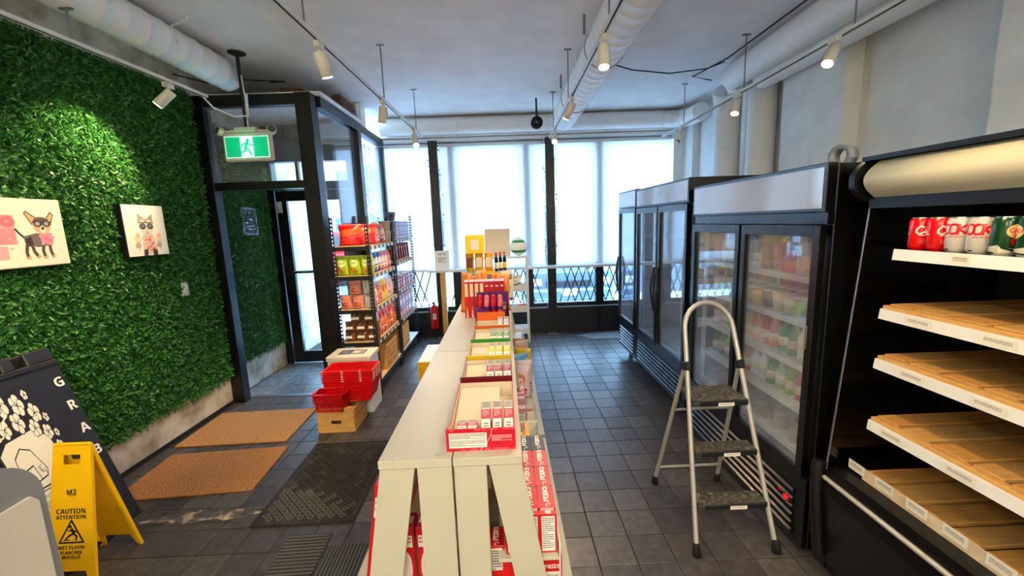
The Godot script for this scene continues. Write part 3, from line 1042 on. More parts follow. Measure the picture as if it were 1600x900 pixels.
func build_floor():
	var s = 0.2032
	var ox = 0.4353
	var oz = -5.345
	var fl = slab("floor", M.grout, Vector3(LW - 0.2, -0.12, FZ - 0.1), Vector3(RW + 0.2, -0.004, BZ + 0.1), "dark grey square quarry tiles with recessed joints")
	var off = -fl.position
	var spots = []
	var covered = [Rect2(-0.75, -5.5, 1.05, 4.1), Rect2(1.55, -5.4, 1.4, 5.4), Rect2(-2.85, -3.9, 0.9, 0.55), Rect2(-2.75, -3.2, 0.85, 0.5), Rect2(-1.6, -3.2, 0.55, 0.85)]
	for i in range(-17, 13):
		for k in range(-6, 40):
			var x = ox + (i + 0.5) * s
			var z = oz + (k + 0.5) * s
			if x < LW - 0.05 or x > RW + 0.05 or z < FZ - 0.05 or z > BZ or (x < -1.86 and z < -4.32):
				continue
			var q = on_screen(Vector3(x, 0, z))
			var rank = 0.0
			if q.x > 0 and q.x < 1600 and q.y < 900 and q.y > 0:
				rank = 1.0 / Vector2(x, z).length()
				for r in covered:
					if r.has_point(Vector2(x, z)):
						rank *= 0.05
			spots.append([rank, x, z])
	spots.sort_custom(func(a, b): return a[0] > b[0])
	var mesh = box(s - 0.0055, 0.02, s - 0.0055, 0.0015)
	var ms = [M.tile, M.tile, M.tile_dark, M.tile_light]
	var rest = begin()
	for n in spots.size():
		var p = Vector3(spots[n][1], -0.01 + rng.randf_range(-0.0006, 0.0), spots[n][2])
		var tilt = Vector3(rng.randf_range(-0.002, 0.002), 0, rng.randf_range(-0.002, 0.002))
		if n < 300:
			part(fl, "tile", mesh, ms[rng.randi() % 4], p + off, tilt)
		else:
			add_box(rest, p + off, Vector3(s - 0.0055, 0.02, s - 0.0055), Basis.from_euler(tilt))
	var r = part(fl, "tile_field", fin(rest), M.tile)
	r.set_meta("kind", "stuff")
	r.set_meta("label", "the rest of the dark quarry tiles")
	# larger tiles in the entrance
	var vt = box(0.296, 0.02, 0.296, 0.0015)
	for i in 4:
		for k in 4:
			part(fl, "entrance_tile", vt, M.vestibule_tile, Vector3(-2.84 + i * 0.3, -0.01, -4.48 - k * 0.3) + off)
	# a strip of tiles that broke away, with crumbled bedding
	var pts = []
	var n = 30
	for k in n:
		var a = TAU * k / n
		var rx = 0.36 + 0.05 * sin(a * 5.0) + 0.03 * cos(a * 9.0)
		var rz = 0.052 + 0.016 * sin(a * 7.0 + 1.0)
		pts.append(Vector2(cos(a) * rx, sin(a) * rz))
	part(fl, "worn_patch", prism(pts, 0.003), M.worn_floor, Vector3(-1.98, 0.0015, -2.42) + off, Vector3(PI / 2, 0.05, 0))
	for k in 14:
		part(fl, "broken_edge", box(rng.randf_range(0.03, 0.09), 0.006, rng.randf_range(0.006, 0.014), 0.001), M.tile_light if k % 3 == 0 else M.tile_dark, Vector3(-2.32 + k * 0.05, 0.003, -2.42 + (0.058 if k % 2 == 0 else -0.052) + rng.randf_range(-0.01, 0.01)) + off, Vector3(0, rng.randf_range(-0.3, 0.3), 0))
	# concrete patch near the shop front
	var cp = []
	for k in 24:
		var a = TAU * k / 24
		cp.append(Vector2(cos(a) * (0.62 + 0.05 * sin(a * 6)), sin(a) * (0.21 + 0.03 * cos(a * 5))))
	part(fl, "cement_patch", prism(cp, 0.003), M.cement, Vector3(1.75, 0.0015, -6.2) + off, Vector3(PI / 2, 0, 0))

# ------------------------------------------------------------------ shop front: posts, panes, blinds, gates
func build_front():
	# wall above and beside the windows
	slab("wall_front", M.wall_paint, Vector3(-1.87, 3.02, FZ - 0.2), Vector3(RW, CEIL, FZ), "white wall above the shop windows")
	var side = slab("wall_front", M.wall_paint, Vector3(2.64, 0, FZ - 0.2), Vector3(RW, 3.02, FZ), "white pier between window and side wall")
	slab("trim_1", M.wall_paint, Vector3(-1.80, 3.075, FZ), Vector3(RW, 3.115, FZ + 0.10), "painted ledge over the blinds")
	slab("trim_2", M.wall_paint, Vector3(-1.80, 3.02, FZ), Vector3(2.66, 3.06, FZ + 0.05), "painted trim just over the blinds")
	var sections = [[-1.80, -1.09], [-0.95, 0.665], [0.805, 2.63]]
	var bars = [[], [-0.77, 0.385], [1.515]]
	for i in 3:
		var a = sections[i][0]
		var b = sections[i][1]
		var c = (a + b) * 0.5
		var w = b - a
		var win = Node3D.new()
		win.name = "window_%d" % (i + 1)
		win.set_meta("kind", "structure")
		win.set_meta("label", ["narrow shop window beside the entrance", "wide shop window between two dark posts", "wide shop window beside the coolers"][i])
		add_child(win)
		pbx(win, "kick_panel", M.kick_panel, Vector3(c, 0.20, FZ - 0.07), Vector3(w, 0.40, 0.12))
		pbx(win, "sill", M.galvanised, Vector3(c, 0.408, FZ - 0.05), Vector3(w, 0.016, 0.09), Vector3.ZERO, 0.002)
		pbx(win, "bottom_rail", M.black_frame, Vector3(c, 0.44, FZ - 0.10), Vector3(w, 0.048, 0.06))
		pbx(win, "glazing_bead", M.galvanised, Vector3(c, 0.472, FZ - 0.095), Vector3(w, 0.014, 0.04))
		pbx(win, "head_rail", M.black_frame, Vector3(c, 2.99, FZ - 0.10), Vector3(w, 0.06, 0.06))
		var edges = [a] + bars[i] + [b]
		for k in edges.size() - 1:
			var e0 = edges[k]
			var e1 = edges[k + 1]
			pbx(win, "pane", M.glass, Vector3((e0 + e1) * 0.5, 1.72, FZ - 0.12), Vector3(e1 - e0, 2.52, 0.006))
		for x in bars[i]:
			pbx(win, "mullion", M.black_frame, Vector3(x, 1.71, FZ - 0.11), Vector3(0.125, 2.55, 0.10))
			pbx(win, "kick_joint", M.black_frame, Vector3(x, 0.2, FZ - 0.008), Vector3(0.06, 0.40, 0.016))
		# roller blind
		var bl = thing("roller_blind", ["narrow white roller blind beside the entrance frame", "white roller blind between the two dark posts", "wide white roller blind over the far coolers"][i], "blind", Vector3(c, 1.0, FZ - 0.03))
		pbx(bl, "fabric", M.blind_fabric, Vector3(0, 1.02, 0), Vector3(w - 0.03, 1.87, 0.0012))
		pbx(bl, "bottom_bar", M.white_metal, Vector3(0, 0.075, 0), Vector3(w - 0.03, 0.03, 0.012), Vector3.ZERO, 0.003)
		part(bl, "tube", tube([Vector3(-w * 0.5 + 0.01, 1.975, 0.0), Vector3(w * 0.5 - 0.01, 1.975, 0.0)], 0.026, 12), M.white_metal)
		# bead chain at the edge
		var st = begin(true)
		for k in 60:
			var y = 0.35 + k * 0.026
			add_box(st, Vector3(w * 0.5 - 0.006 + 0.004 * sin(k * 1.7), y, 0.01), Vector3(0.005, 0.012, 0.005))
		var ch = part(bl, "bead_chain", fin(st), M.grey_plastic)
		ch.set_meta("kind", "stuff")
		# folding gate behind the blind's lower edge
		var gate = thing("folding_gate", ["black folding lattice gate in the narrow window", "black folding lattice gate between the two dark posts", "black folding lattice gate beside the coolers"][i], "gate", Vector3(0, 0.47, FZ - 0.055))
		var lean = 0.215
		var hh = 0.64
		var len = sqrt(lean * lean + hh * hh)
		var ang = atan2(lean, hh)
		var bar = box(0.016, len, 0.004)
		var n = int((w - 0.1) / 0.124)
		for k in n + 1:
			var x = a + 0.06 + k * 0.124
			for sg in [-1.0, 1.0]:
				var x1 = x + sg * lean
				if x1 < a - 0.01 or x1 > b + 0.01:
					continue
				part(gate, "lattice_bar", bar, M.black_frame, Vector3((x + x1) * 0.5, hh * 0.5 + 0.02, 0.004 * sg), Vector3(0, 0, -sg * ang))
		pbx(gate, "top_rail", M.black_frame, Vector3(c, 0.64, 0), Vector3(w - 0.02, 0.012, 0.014))
	# the two posts that stand on the floor
	for e in [[-1.02, "dark steel post beside the notice and the narrow window"], [0.735, "dark steel post between the two wide windows"]]:
		var p = struct("trim_3" if e[0] < 0 else "trim_4", box(0.135, 3.03, 0.14, 0.004), M.black_frame, e[1], Vector3(e[0], 1.515, FZ - 0.01))
		for y in [0.78, 1.35, 2.0]:
			part(p, "bolt", lathe([[0.0, 0.0], [0.008, 0.0], [0.008, 0.006], [0, 0.006]], 8), M.steel, Vector3(0.01, y - 1.515, 0.07), Vector3(PI / 2, 0, 0))
		pbx(p, "foot_plate", M.galvanised, Vector3(0, -1.508, 0.05), Vector3(0.17, 0.014, 0.14))

# ------------------------------------------------------------------ glazed entrance lobby
func build_vestibule():
	var vz = -4.24
	var sx = -1.80
	var dz = -5.5
	# its outer wall, floor edge and roof
	slab("wall_lobby", M.scuffed_paint, Vector3(-3.2, 0, -6.7), Vector3(-3.0, CEIL, -4.30), "white lobby wall with a plant panel")
	slab("ceiling_lobby", M.ceiling_paint, Vector3(-3.0, 3.08, dz - 0.1), Vector3(sx + 0.06, 3.12, vz - 0.08), "low ceiling of the entrance lobby")
	slab("wall_over_door", M.wall_paint, Vector3(-3.0, 3.12, dz - 0.1), Vector3(sx + 0.06, CEIL, dz), "wall above the lobby")
	var fr = Node3D.new()
	fr.name = "door_1"
	fr.set_meta("kind", "structure")
	fr.set_meta("label", "black framed opening with glazed light above, into the lobby")
	add_child(fr)
	pbx(fr, "post", M.black_frame, Vector3(-2.865, 1.535, vz), Vector3(0.12, 3.07, 0.11), Vector3.ZERO, 0.003)
	pbx(fr, "post", M.black_frame, Vector3(-1.855, 1.535, vz), Vector3(0.15, 3.07, 0.15), Vector3.ZERO, 0.003)
	pbx(fr, "head", M.black_frame, Vector3(-2.365, 3.02, vz), Vector3(0.88, 0.10, 0.10), Vector3.ZERO, 0.003)
	pbx(fr, "transom", M.black_frame, Vector3(-2.365, 2.23, vz), Vector3(0.88, 0.075, 0.10), Vector3.ZERO, 0.003)
	pbx(fr, "pane", M.glass, Vector3(-2.365, 2.62, vz), Vector3(0.88, 0.71, 0.008))
	pbx(fr, "threshold", M.galvanised, Vector3(-2.365, 0.003, vz - 0.1), Vector3(0.9, 0.006, 0.06))
	# glazed side
	var sd = Node3D.new()
	sd.name = "window_4"
	sd.set_meta("kind", "structure")
	sd.set_meta("label", "black framed glass side of the lobby behind the snack rack")
	add_child(sd)
	pbx(sd, "head", M.black_frame, Vector3(sx, 3.02, -5.40), Vector3(0.10, 0.10, 2.14))
	pbx(sd, "base", M.black_frame, Vector3(sx, 0.20, -5.40), Vector3(0.10, 0.40, 2.14))
	pbx(sd, "post", M.black_frame, Vector3(sx, 1.68, -5.40), Vector3(0.11, 2.57, 0.12))
	pbx(sd, "post", M.black_frame, Vector3(sx - 0.02, 1.68, -6.50), Vector3(0.11, 2.57, 0.10))
	pbx(sd, "pane", M.glass, Vector3(sx, 1.68, -4.83), Vector3(0.008, 2.56, 1.02))
	pbx(sd, "pane", M.glass, Vector3(sx, 1.68, -5.95), Vector3(0.008, 2.56, 0.99))
	pbx(sd, "broken_brick", M.old_brick, Vector3(sx + 0.02, 3.18, -5.05), Vector3(0.1, 0.12, 0.42), Vector3(0, 0, 0.1), 0.01)
	pbx(sd, "patch_board", M.wall_paint, Vector3(sx + 0.02, 3.20, -5.62), Vector3(0.03, 0.25, 0.30))
	pbx(sd, "broken_brick", M.old_brick, Vector3(-2.05, 3.15, -4.42), Vector3(0.22, 0.05, 0.1), Vector3(0, 0.1, 0), 0.01)
	# trellis with ivy in the outer pane
	var tr = thing("window_trellis", "black wire trellis with ivy in the lobby side window", "trellis", Vector3(sx - 0.075, 0.42, -5.95))
	for k in 5:
		pbx(tr, "upright", M.black_frame, Vector3(0, 1.26, -0.44 + k * 0.22), Vector3(0.010, 2.5, 0.010))
	for k in 9:
		pbx(tr, "crossbar", M.galvanised, Vector3(0.008, 0.15 + k * 0.29, 0), Vector3(0.006, 0.008, 0.90))
	var leafm = leaf_mesh(0.055, 0.045)
	var mm = MultiMesh.new()
	mm.transform_format = MultiMesh.TRANSFORM_3D
	mm.mesh = leafm
	var xf = []
	var g = RandomNumberGenerator.new()
	g.seed = 61
	for strand in 9:
		var z = g.randf_range(-0.42, 0.42)
		var y = g.randf_range(1.9, 2.5)
		for k in 26:
			y -= g.randf_range(0.02, 0.075)
			z = clampf(z + g.randf_range(-0.045, 0.04), -0.47, 0.45)
			if y < 0.7:
				break
			var bb = Basis.from_euler(Vector3(g.randf_range(-0.6, 0.9), g.randf_range(0, TAU), g.randf_range(-0.6, 0.6))).scaled(Vector3.ONE * g.randf_range(0.7, 1.3))
			xf.append(Transform3D(bb, Vector3(g.randf_range(-0.02, 0.05), y, z)))
	mm.instance_count = xf.size()
	for k in xf.size():
		mm.set_instance_transform(k, xf[k])
	var ivy = MultiMeshInstance3D.new()
	ivy.name = "ivy_leaves"
	ivy.multimesh = mm
	ivy.material_override = M.vine_leaf
	ivy.set_meta("kind", "stuff")
	tr.add_child(ivy)
	# street door
	var d = Node3D.new()
	d.name = "door_2"
	d.set_meta("kind", "structure")
	d.set_meta("label", "black street door with a tall glass pane")
	add_child(d)
	pbx(d, "frame_post", M.black_frame, Vector3(-2.955, 1.54, dz), Vector3(0.09, 3.08, 0.12))
	pbx(d, "frame_post", M.black_frame, Vector3(-1.88, 1.54, dz), Vector3(0.16, 3.08, 0.12))
	pbx(d, "frame_head", M.black_frame, Vector3(-2.43, 2.34, dz), Vector3(0.96, 0.10, 0.12))
	pbx(d, "frame_head", M.black_frame, Vector3(-2.43, 2.86, dz), Vector3(0.96, 0.44, 0.12))
	pbx(d, "frame_bar", M.black_frame, Vector3(-2.60, 2.515, dz), Vector3(0.035, 0.25, 0.06))
	pbx(d, "transom_pane", M.glass, Vector3(-2.43, 2.515, dz), Vector3(0.96, 0.25, 0.008))
	var leaf = pbx(d, "door_leaf", M.black_frame, Vector3(-2.83, 1.15, dz + 0.03), Vector3(0.13, 2.27, 0.05))
	pbx(leaf, "stile", M.black_frame, Vector3(0.80, 0, 0), Vector3(0.13, 2.27, 0.05))
	pbx(leaf, "top_rail", M.black_frame, Vector3(0.40, 1.07, 0), Vector3(0.68, 0.13, 0.05))
	pbx(leaf, "middle_rail", M.black_frame, Vector3(0.40, 0.09, 0), Vector3(0.68, 0.035, 0.05))
	pbx(leaf, "bottom_rail", M.black_frame, Vector3(0.40, -1.06, 0), Vector3(0.68, 0.15, 0.05))
	pbx(leaf, "glass_pane", M.glass, Vector3(0.40, 0.0, 0), Vector3(0.68, 2.02, 0.008))
	pbx(leaf, "closer", M.black_frame, Vector3(0.20, 1.09, 0.05), Vector3(0.26, 0.06, 0.05), Vector3.ZERO, 0.005)
	pbx(leaf, "closer_arm", M.steel, Vector3(0.16, 1.15, 0.06), Vector3(0.30, 0.012, 0.02), Vector3(0, 0, 0.14))
	pbx(leaf, "push_bar", M.steel, Vector3(0.40, 0.10, 0.045), Vector3(0.68, 0.012, 0.02))
	pbx(leaf, "lock_box", M.black_paint, Vector3(-0.01, 0.15, 0.035), Vector3(0.09, 0.22, 0.03), Vector3.ZERO, 0.004)
	pbx(leaf, "alarm_contact", M.white_plastic, Vector3(-0.02, 0.93, 0.035), Vector3(0.05, 0.14, 0.03), Vector3.ZERO, 0.004)
	# plant panel in the lobby, with its letter board
	grass_panel("lobby_plant_panel", "bushy artificial green leaf panel on the lobby wall", Vector3(-2.985, 0.33, -4.36), 1.02, 1.97 + 0.6, 41, 5200)
	var lb = thing("letter_board", "small slate grey letter board on the lobby plant panel", "sign", Vector3(-2.955, 1.905, -4.92), Vector3(0, PI / 2, 0))
	pbx(lb, "board", M.letterboard, Vector3.ZERO, Vector3(0.24, 0.28, 0.012))
	for q in [[0, 0.148, 0.27, 0.016], [0, -0.148, 0.27, 0.016], [0.128, 0, 0.016, 0.31], [-0.128, 0, 0.016, 0.31]]:
		pbx(lb, "frame_strip", M.grey_plastic, Vector3(q[0], q[1], 0.004), Vector3(q[2], q[3], 0.022))
	for k in 6:
		pbx(lb, "letter_row", M.white_ink, Vector3(-0.02 + 0.025 * (k % 3), 0.095 - k * 0.037, 0.0075), Vector3([0.14, 0.07, 0.05, 0.11, 0.13, 0.15][k], 0.013, 0.002))

# ------------------------------------------------------------------ the street
func build_outside():
	slab("street", M.snow, Vector3(-30, -0.25, -40), Vector3(30, -0.13, FZ - 0.2), "snowy pavement and street outside")
	slab("road", M.asphalt, Vector3(-30, -0.13, -24), Vector3(30, -0.12, -10.5), "wet grey road beyond the pavement")
	# parked car nose on to the window
	var car = thing("parked_car", "blue grey car parked facing the shop window", "car", Vector3(1.25, -0.12, -10.2))
	var body = [Vector2(-0.88, 0.30), Vector2(0.88, 0.30), Vector2(0.90, 0.62), Vector2(0.86, 0.86), Vector2(-0.86, 0.86), Vector2(-0.90, 0.62)]
	part(car, "body", prism(body, 4.1), M.car_paint)
	part(car, "hood", box(1.66, 0.10, 1.1, 0.05), M.car_paint, Vector3(0, 0.90, 1.45), Vector3(0.07, 0, 0))
	var cab = [Vector2(-0.84, 0.86), Vector2(0.84, 0.86), Vector2(0.66, 1.50), Vector2(-0.66, 1.50)]
	part(car, "cabin", prism(cab, 2.3), M.car_paint, Vector3(0, 0, -0.5))
	part(car, "windscreen", prism([Vector2(-0.74, 0.95), Vector2(0.74, 0.95), Vector2(0.60, 1.42), Vector2(-0.60, 1.42)], 0.02), M.car_glass, Vector3(0, 0, 0.66))
	pbx(car, "bumper", M.car_paint, Vector3(0, 0.46, 2.08), Vector3(1.74, 0.22, 0.16), Vector3.ZERO, 0.05)
	pbx(car, "grille", M.black_paint, Vector3(0, 0.66, 2.06), Vector3(0.9, 0.12, 0.04), Vector3.ZERO, 0.01)
	for s in [-1.0, 1.0]:
		pbx(car, "headlamp", M.white_plastic, Vector3(s * 0.68, 0.70, 2.05), Vector3(0.30, 0.14, 0.06), Vector3.ZERO, 0.02)
		for z in [-1.3, 1.35]:
			part(car, "wheel", lathe([[0, -0.1], [0.2, -0.1], [0.31, -0.09], [0.32, 0.0], [0.31, 0.09], [0.2, 0.1], [0, 0.1]], 20), M.tyre, Vector3(s * 0.80, 0.32, z), Vector3(0, 0, PI / 2))
		pbx(car, "mirror", M.car_paint, Vector3(s * 0.98, 1.0, 0.45), Vector3(0.18, 0.12, 0.08), Vector3.ZERO, 0.02)
	pbx(car, "plate", M.white_plastic, Vector3(0, 0.50, 2.165), Vector3(0.30, 0.12, 0.01))
	# red van across the road
	var van = thing("street_van", "red van standing across the road", "van", Vector3(-6.6, -0.12, -14.6))
	pbx(van, "body", M.red_paint, Vector3(0, 0.72, 0), Vector3(3.6, 0.85, 1.7), Vector3.ZERO, 0.1)
	pbx(van, "cabin", M.red_paint, Vector3(-0.2, 1.45, 0), Vector3(2.8, 0.7, 1.6), Vector3.ZERO, 0.12)
	for x in [-1.05, -0.1, 0.8]:
		pbx(van, "side_window", M.car_glass, Vector3(x, 1.48, 0.80), Vector3(0.78, 0.42, 0.02))
	for x in [-1.15, 1.15]:
		for z in [-0.75, 0.75]:
			part(van, "wheel", lathe([[0, -0.1], [0.31, -0.09], [0.32, 0.0], [0.31, 0.09], [0, 0.1]], 18), M.tyre, Vector3(x, 0.32, z), Vector3(PI / 2, 0, 0))
	# houses across the road
	var specs = [[-15.0, 6.0, 7.4, "facade_white"], [-8.8, 6.2, 8.6, "facade_brick"], [-2.4, 6.4, 7.0, "facade_white"], [4.2, 6.6, 9.0, "facade_brick"], [11.0, 6.6, 7.6, "facade_white"]]
	var says = ["white shop house at the end of the far row", "brick house with a pale sign band across the road", "white house opposite the shop", "tall brick house opposite the parked car", "white house past the tall brick one"]
	for i in specs.size():
		var s = specs[i]
		var h = thing("street_house", says[i], "building", Vector3(s[0], -0.13, -29))
		pbx(h, "wall", M[s[3]], Vector3(0, s[2] * 0.5, -2), Vector3(s[1], s[2], 4))
		pbx(h, "sign_band", M.facade_white if i % 2 else M.sw_sky, Vector3(0, 3.3, 0.06), Vector3(s[1] - 0.4, 0.6, 0.14))
		for k in 3:
			var w = pbx(h, "shop_window", M.facade_glass, Vector3(-1.9 + k * 1.9, 1.5, 0.03), Vector3(1.6, 2.2, 0.08))
			var u = pbx(h, "upper_window", M.facade_glass, Vector3(-1.9 + k * 1.9, 5.0, 0.03), Vector3(0.9, 1.5, 0.08))
			pbx(u, "sill", M.facade_white, Vector3(0, -0.8, 0.06), Vector3(1.1, 0.1, 0.16))
	# sign plate and pole by the kerb
	var sp = thing("street_sign", "steel pole with a red banded plate by the kerb", "sign", Vector3(-4.15, -0.12, -9.6))
	part(sp, "pole", tube([Vector3(0, 0, 0), Vector3(0, 2.4, 0)], 0.025, 8), M.galvanised)
	pbx(sp, "plate", M.white_plastic, Vector3(0, 1.75, 0.03), Vector3(0.45, 0.6, 0.01))
	pbx(sp, "red_band", M.red_ink, Vector3(0, 1.70, 0.037), Vector3(0.40, 0.10, 0.004))
	var bank = begin(true)
	add_lathe(bank, [[1.5, 0.0], [1.25, 0.18], [0.7, 0.36], [0.25, 0.42], [0, 0.43]], 18)
	single("snow_bank", fin(bank), M.snow, "low heap of snow by the kerb", "snow", Vector3(3.9, -0.13, -9.0))

func leaf_mesh(l, w):
	var st = begin()
	var a = Vector3(0, 0, 0)
	var t = Vector3(0, l, 0.12 * l)
	var b = Vector3(-w * 0.5, l * 0.45, 0.10 * l)
	var c = Vector3(w * 0.5, l * 0.45, 0.10 * l)
	face(st, [a, b, t], Vector3(-0.3, 0, 1))
	face(st, [a, c, t], Vector3(0.3, 0, 1))
	return fin(st)

# leaves on a backing; at: lower corner that is nearest the viewer, on the wall face
func grass_panel(called, label, at, length, height, seed_no, count):
	var g = RandomNumberGenerator.new()
	g.seed = seed_no
	var root = thing(called, label, "plant panel", at)
	pbx(root, "backing", M.leaf_back, Vector3(0.008, height * 0.5, -length * 0.5), Vector3(0.016, height - 0.03, length - 0.03))
	var st = begin()
	for k in 7:
		var bb = Basis.from_euler(Vector3(g.randf_range(-1.2, 1.2), g.randf_range(0, TAU), g.randf_range(-1.2, 1.2)))
		var l = g.randf_range(0.020, 0.032)
		var w = g.randf_range(0.008, 0.013)
		var o = Vector3(g.randf_range(-0.008, 0.014), g.randf_range(-0.018, 0.018), g.randf_range(-0.018, 0.018))
		var p = [Vector3.ZERO, Vector3(-w * 0.5, l * 0.5, 0.003), Vector3(0, l, 0.005), Vector3(w * 0.5, l * 0.5, 0.003)]
		var q = []
		for v in p:
			q.append(o + bb * v)
		var nn = bb * Vector3(0, 0, 1)
		face(st, [q[0], q[1], q[2]], nn)
		face(st, [q[0], q[3], q[2]], nn)
	var mm = MultiMesh.new()
	mm.transform_format = MultiMesh.TRANSFORM_3D
	mm.use_colors = true
	mm.mesh = fin(st)
	mm.instance_count = count
	for k in count:
		var y = g.randf() * height
		var z = -g.randf() * length
		var b = Basis.from_euler(Vector3(g.randf_range(0, TAU), g.randf_range(-0.5, 0.5), g.randf_range(-0.4, 0.4))) * g.randf_range(0.8, 1.35)
		mm.set_instance_transform(k, Transform3D(b, Vector3(0.02 + g.randf() * 0.022, y, z)))
		var v = g.randf()
		mm.set_instance_color(k, Color(0.020 + 0.045 * v, 0.15 + 0.17 * v, 0.022 + 0.022 * g.randf()))
	var mi = MultiMeshInstance3D.new()
	mi.name = "leaves"
	mi.multimesh = mm
	mi.material_override = M.leaf
	mi.set_meta("kind", "stuff")
	root.add_child(mi)
	return root

func build_plant_wall():
	grass_panel("plant_wall", "tall artificial green leaf wall behind the two canvases", Vector3(LW, 0.29, -0.4), 3.77, 2.79, 17, 26000)
	var fx = LW + 0.068
	for e in [["wall_canvas", "canvas_dog", "canvas print of a dog in sunglasses beside pink suitcases", -2.548, 0.405, M.sign_case], ["wall_canvas", "canvas_cat", "black edged canvas print of a cat in sunglasses", -3.365, 0.385, M.black_paint]]:
		var p = thing(e[0], e[2], "picture", Vector3(fx, 1.825, e[3]), Vector3(0, PI / 2, 0))
		pbx(p, "stretcher", e[5], Vector3(0, 0, 0.0), Vector3(e[4], 0.405, 0.055), Vector3.ZERO, 0.003)
		part(p, "print", quad_mesh(e[4] - 0.012, 0.393), M[e[1]], Vector3(0, 0, 0.0285))
	var sw = thing("light_switch", "white light switch on the green leaf wall", "switch", Vector3(LW + 0.052, 1.30, -3.72), Vector3(0, PI / 2, 0))
	pbx(sw, "plate", M.white_plastic, Vector3(0, 0, 0), Vector3(0.075, 0.12, 0.008), Vector3.ZERO, 0.002)
	pbx(sw, "rocker", M.white_plastic, Vector3(0, 0, 0.006), Vector3(0.034, 0.066, 0.008), Vector3(0.06, 0, 0), 0.002)
	pbx(sw, "back_box", M.white_plastic, Vector3(0, 0, -0.025), Vector3(0.07, 0.11, 0.045))

# a printed sheet with a little thickness, facing +z
func quad_mesh(w, h, t = 0.001):
	var key = "quad%.4f,%.4f" % [w, h]
	if not cache.has(key):
		var st = begin()
		var hw = w * 0.5
		var hh = h * 0.5
		face(st, [Vector3(-hw, -hh, t), Vector3(hw, -hh, t), Vector3(hw, hh, t), Vector3(-hw, hh, t)], Vector3(0, 0, 1), [Vector2(0, 1), Vector2(1, 1), Vector2(1, 0), Vector2(0, 0)])
		face(st, [Vector3(-hw, -hh, 0), Vector3(hw, -hh, 0), Vector3(hw, hh, 0), Vector3(-hw, hh, 0)], Vector3(0, 0, -1), [Vector2.ZERO, Vector2.ZERO, Vector2.ZERO, Vector2.ZERO])
		cache[key] = fin(st)
	return cache[key]

# ------------------------------------------------------------------ tracks, lamps, ducts, exit sign
func track(label, a, b, rods, rod_top = CEIL):
	var mid = (a + b) * 0.5
	var d = b - a
	var o = thing("light_track", label, "light track", mid, Vector3(0, atan2(d.x, d.z), 0), "ceiling light tracks")
	var l = d.length()
	pbx(o, "rail", M.white_metal, Vector3.ZERO, Vector3(0.036, 0.020, l))
	pbx(o, "slot", M.cable, Vector3(0, -0.0102, 0), Vector3(0.012, 0.002, l - 0.04))
	for z in rods:
		var k = (z - mid.z) * l / d.z
		part(o, "rod", tube([Vector3(0, 0.01, k), Vector3(0, rod_top - a.y - 0.004, k)], 0.0055, 6), M.galvanised)
		part(o, "rod_plate", box(0.07, 0.008, 0.02), M.galvanised, Vector3(0, rod_top - a.y - 0.005, k))
	return o

func lamp(label, at, aim, lit, energy = 1.6, angle = 34.0):
	var o = thing("track_spotlight", label, "spotlight", at, Vector3.ZERO, "white cylinder spotlights on the tracks")
	pbx(o, "adapter", M.lamp_white, Vector3(0, -0.028, 0), Vector3(0.032, 0.036, 0.085), Vector3.ZERO, 0.004)
	part(o, "stem", tube([Vector3(0, -0.046, 0), Vector3(0, -0.075, 0)], 0.010, 8), M.lamp_white)
	var pivot = Vector3(0, -0.085, 0)
	var dir = (aim - at - pivot).normalized()
	var b = Basis.looking_at(dir, Vector3.UP if absf(dir.y) < 0.98 else Vector3.RIGHT)
	var can = part(o, "housing", lamp_mesh(), M.lamp_white, pivot + dir * 0.02)
	can.basis = b * Basis(Vector3.RIGHT, -PI / 2)
	var side = b.x
	part(o, "yoke", tube([pivot + Vector3(0, 0.014, 0), pivot + side * 0.03 + Vector3(0, 0.008, 0), pivot + side * 0.044 + dir * 0.02, pivot + side * 0.044 + dir * 0.07], 0.0045, 6), M.lamp_white)
	var lens = part(o, "lens", lathe([[0, 0], [0.029, 0], [0.029, 0.004], [0, 0.006]], 18), M.bulb if lit else M.lens_off, pivot + dir * 0.112)
	lens.basis = can.basis
	if lit:
		var l = SpotLight3D.new()
		l.name = "beam"
		o.add_child(l)
		l.position = pivot + dir * 0.128
		l.basis = b
		l.light_color = Color(1.0, 0.86, 0.66)
		l.light_energy = energy
		l.spot_angle = angle
		l.spot_angle_attenuation = 0.6
		l.spot_range = 12.0
		l.spot_attenuation = 2.0
		l.light_size = 0.028
		l.shadow_enabled = true
	return o

func lamp_mesh():
	if not cache.has("lamp"):
		cache["lamp"] = lathe([[0.0, -0.045], [0.030, -0.045], [0.034, -0.040], [0.034, 0.092], [0.031, 0.094], [0.0305, 0.086], [0, 0.086]], 22)
	return cache["lamp"]

func ribbed_duct(r, l, pitch):
	# spiral duct along z from 0 to -l
	var prof = []
	var n = int(l / pitch)
	prof.append([0.0, 0.0])
	prof.append([r - 0.004, 0.0])
	for k in n:
		var y = k * pitch
		prof.append([r, y + 0.006])
		prof.append([r, y + pitch - 0.008])
		prof.append([r + 0.004, y + pitch - 0.004])
	prof.append([r, l])
	prof.append([0.0, l])
	return lathe(prof, 28)

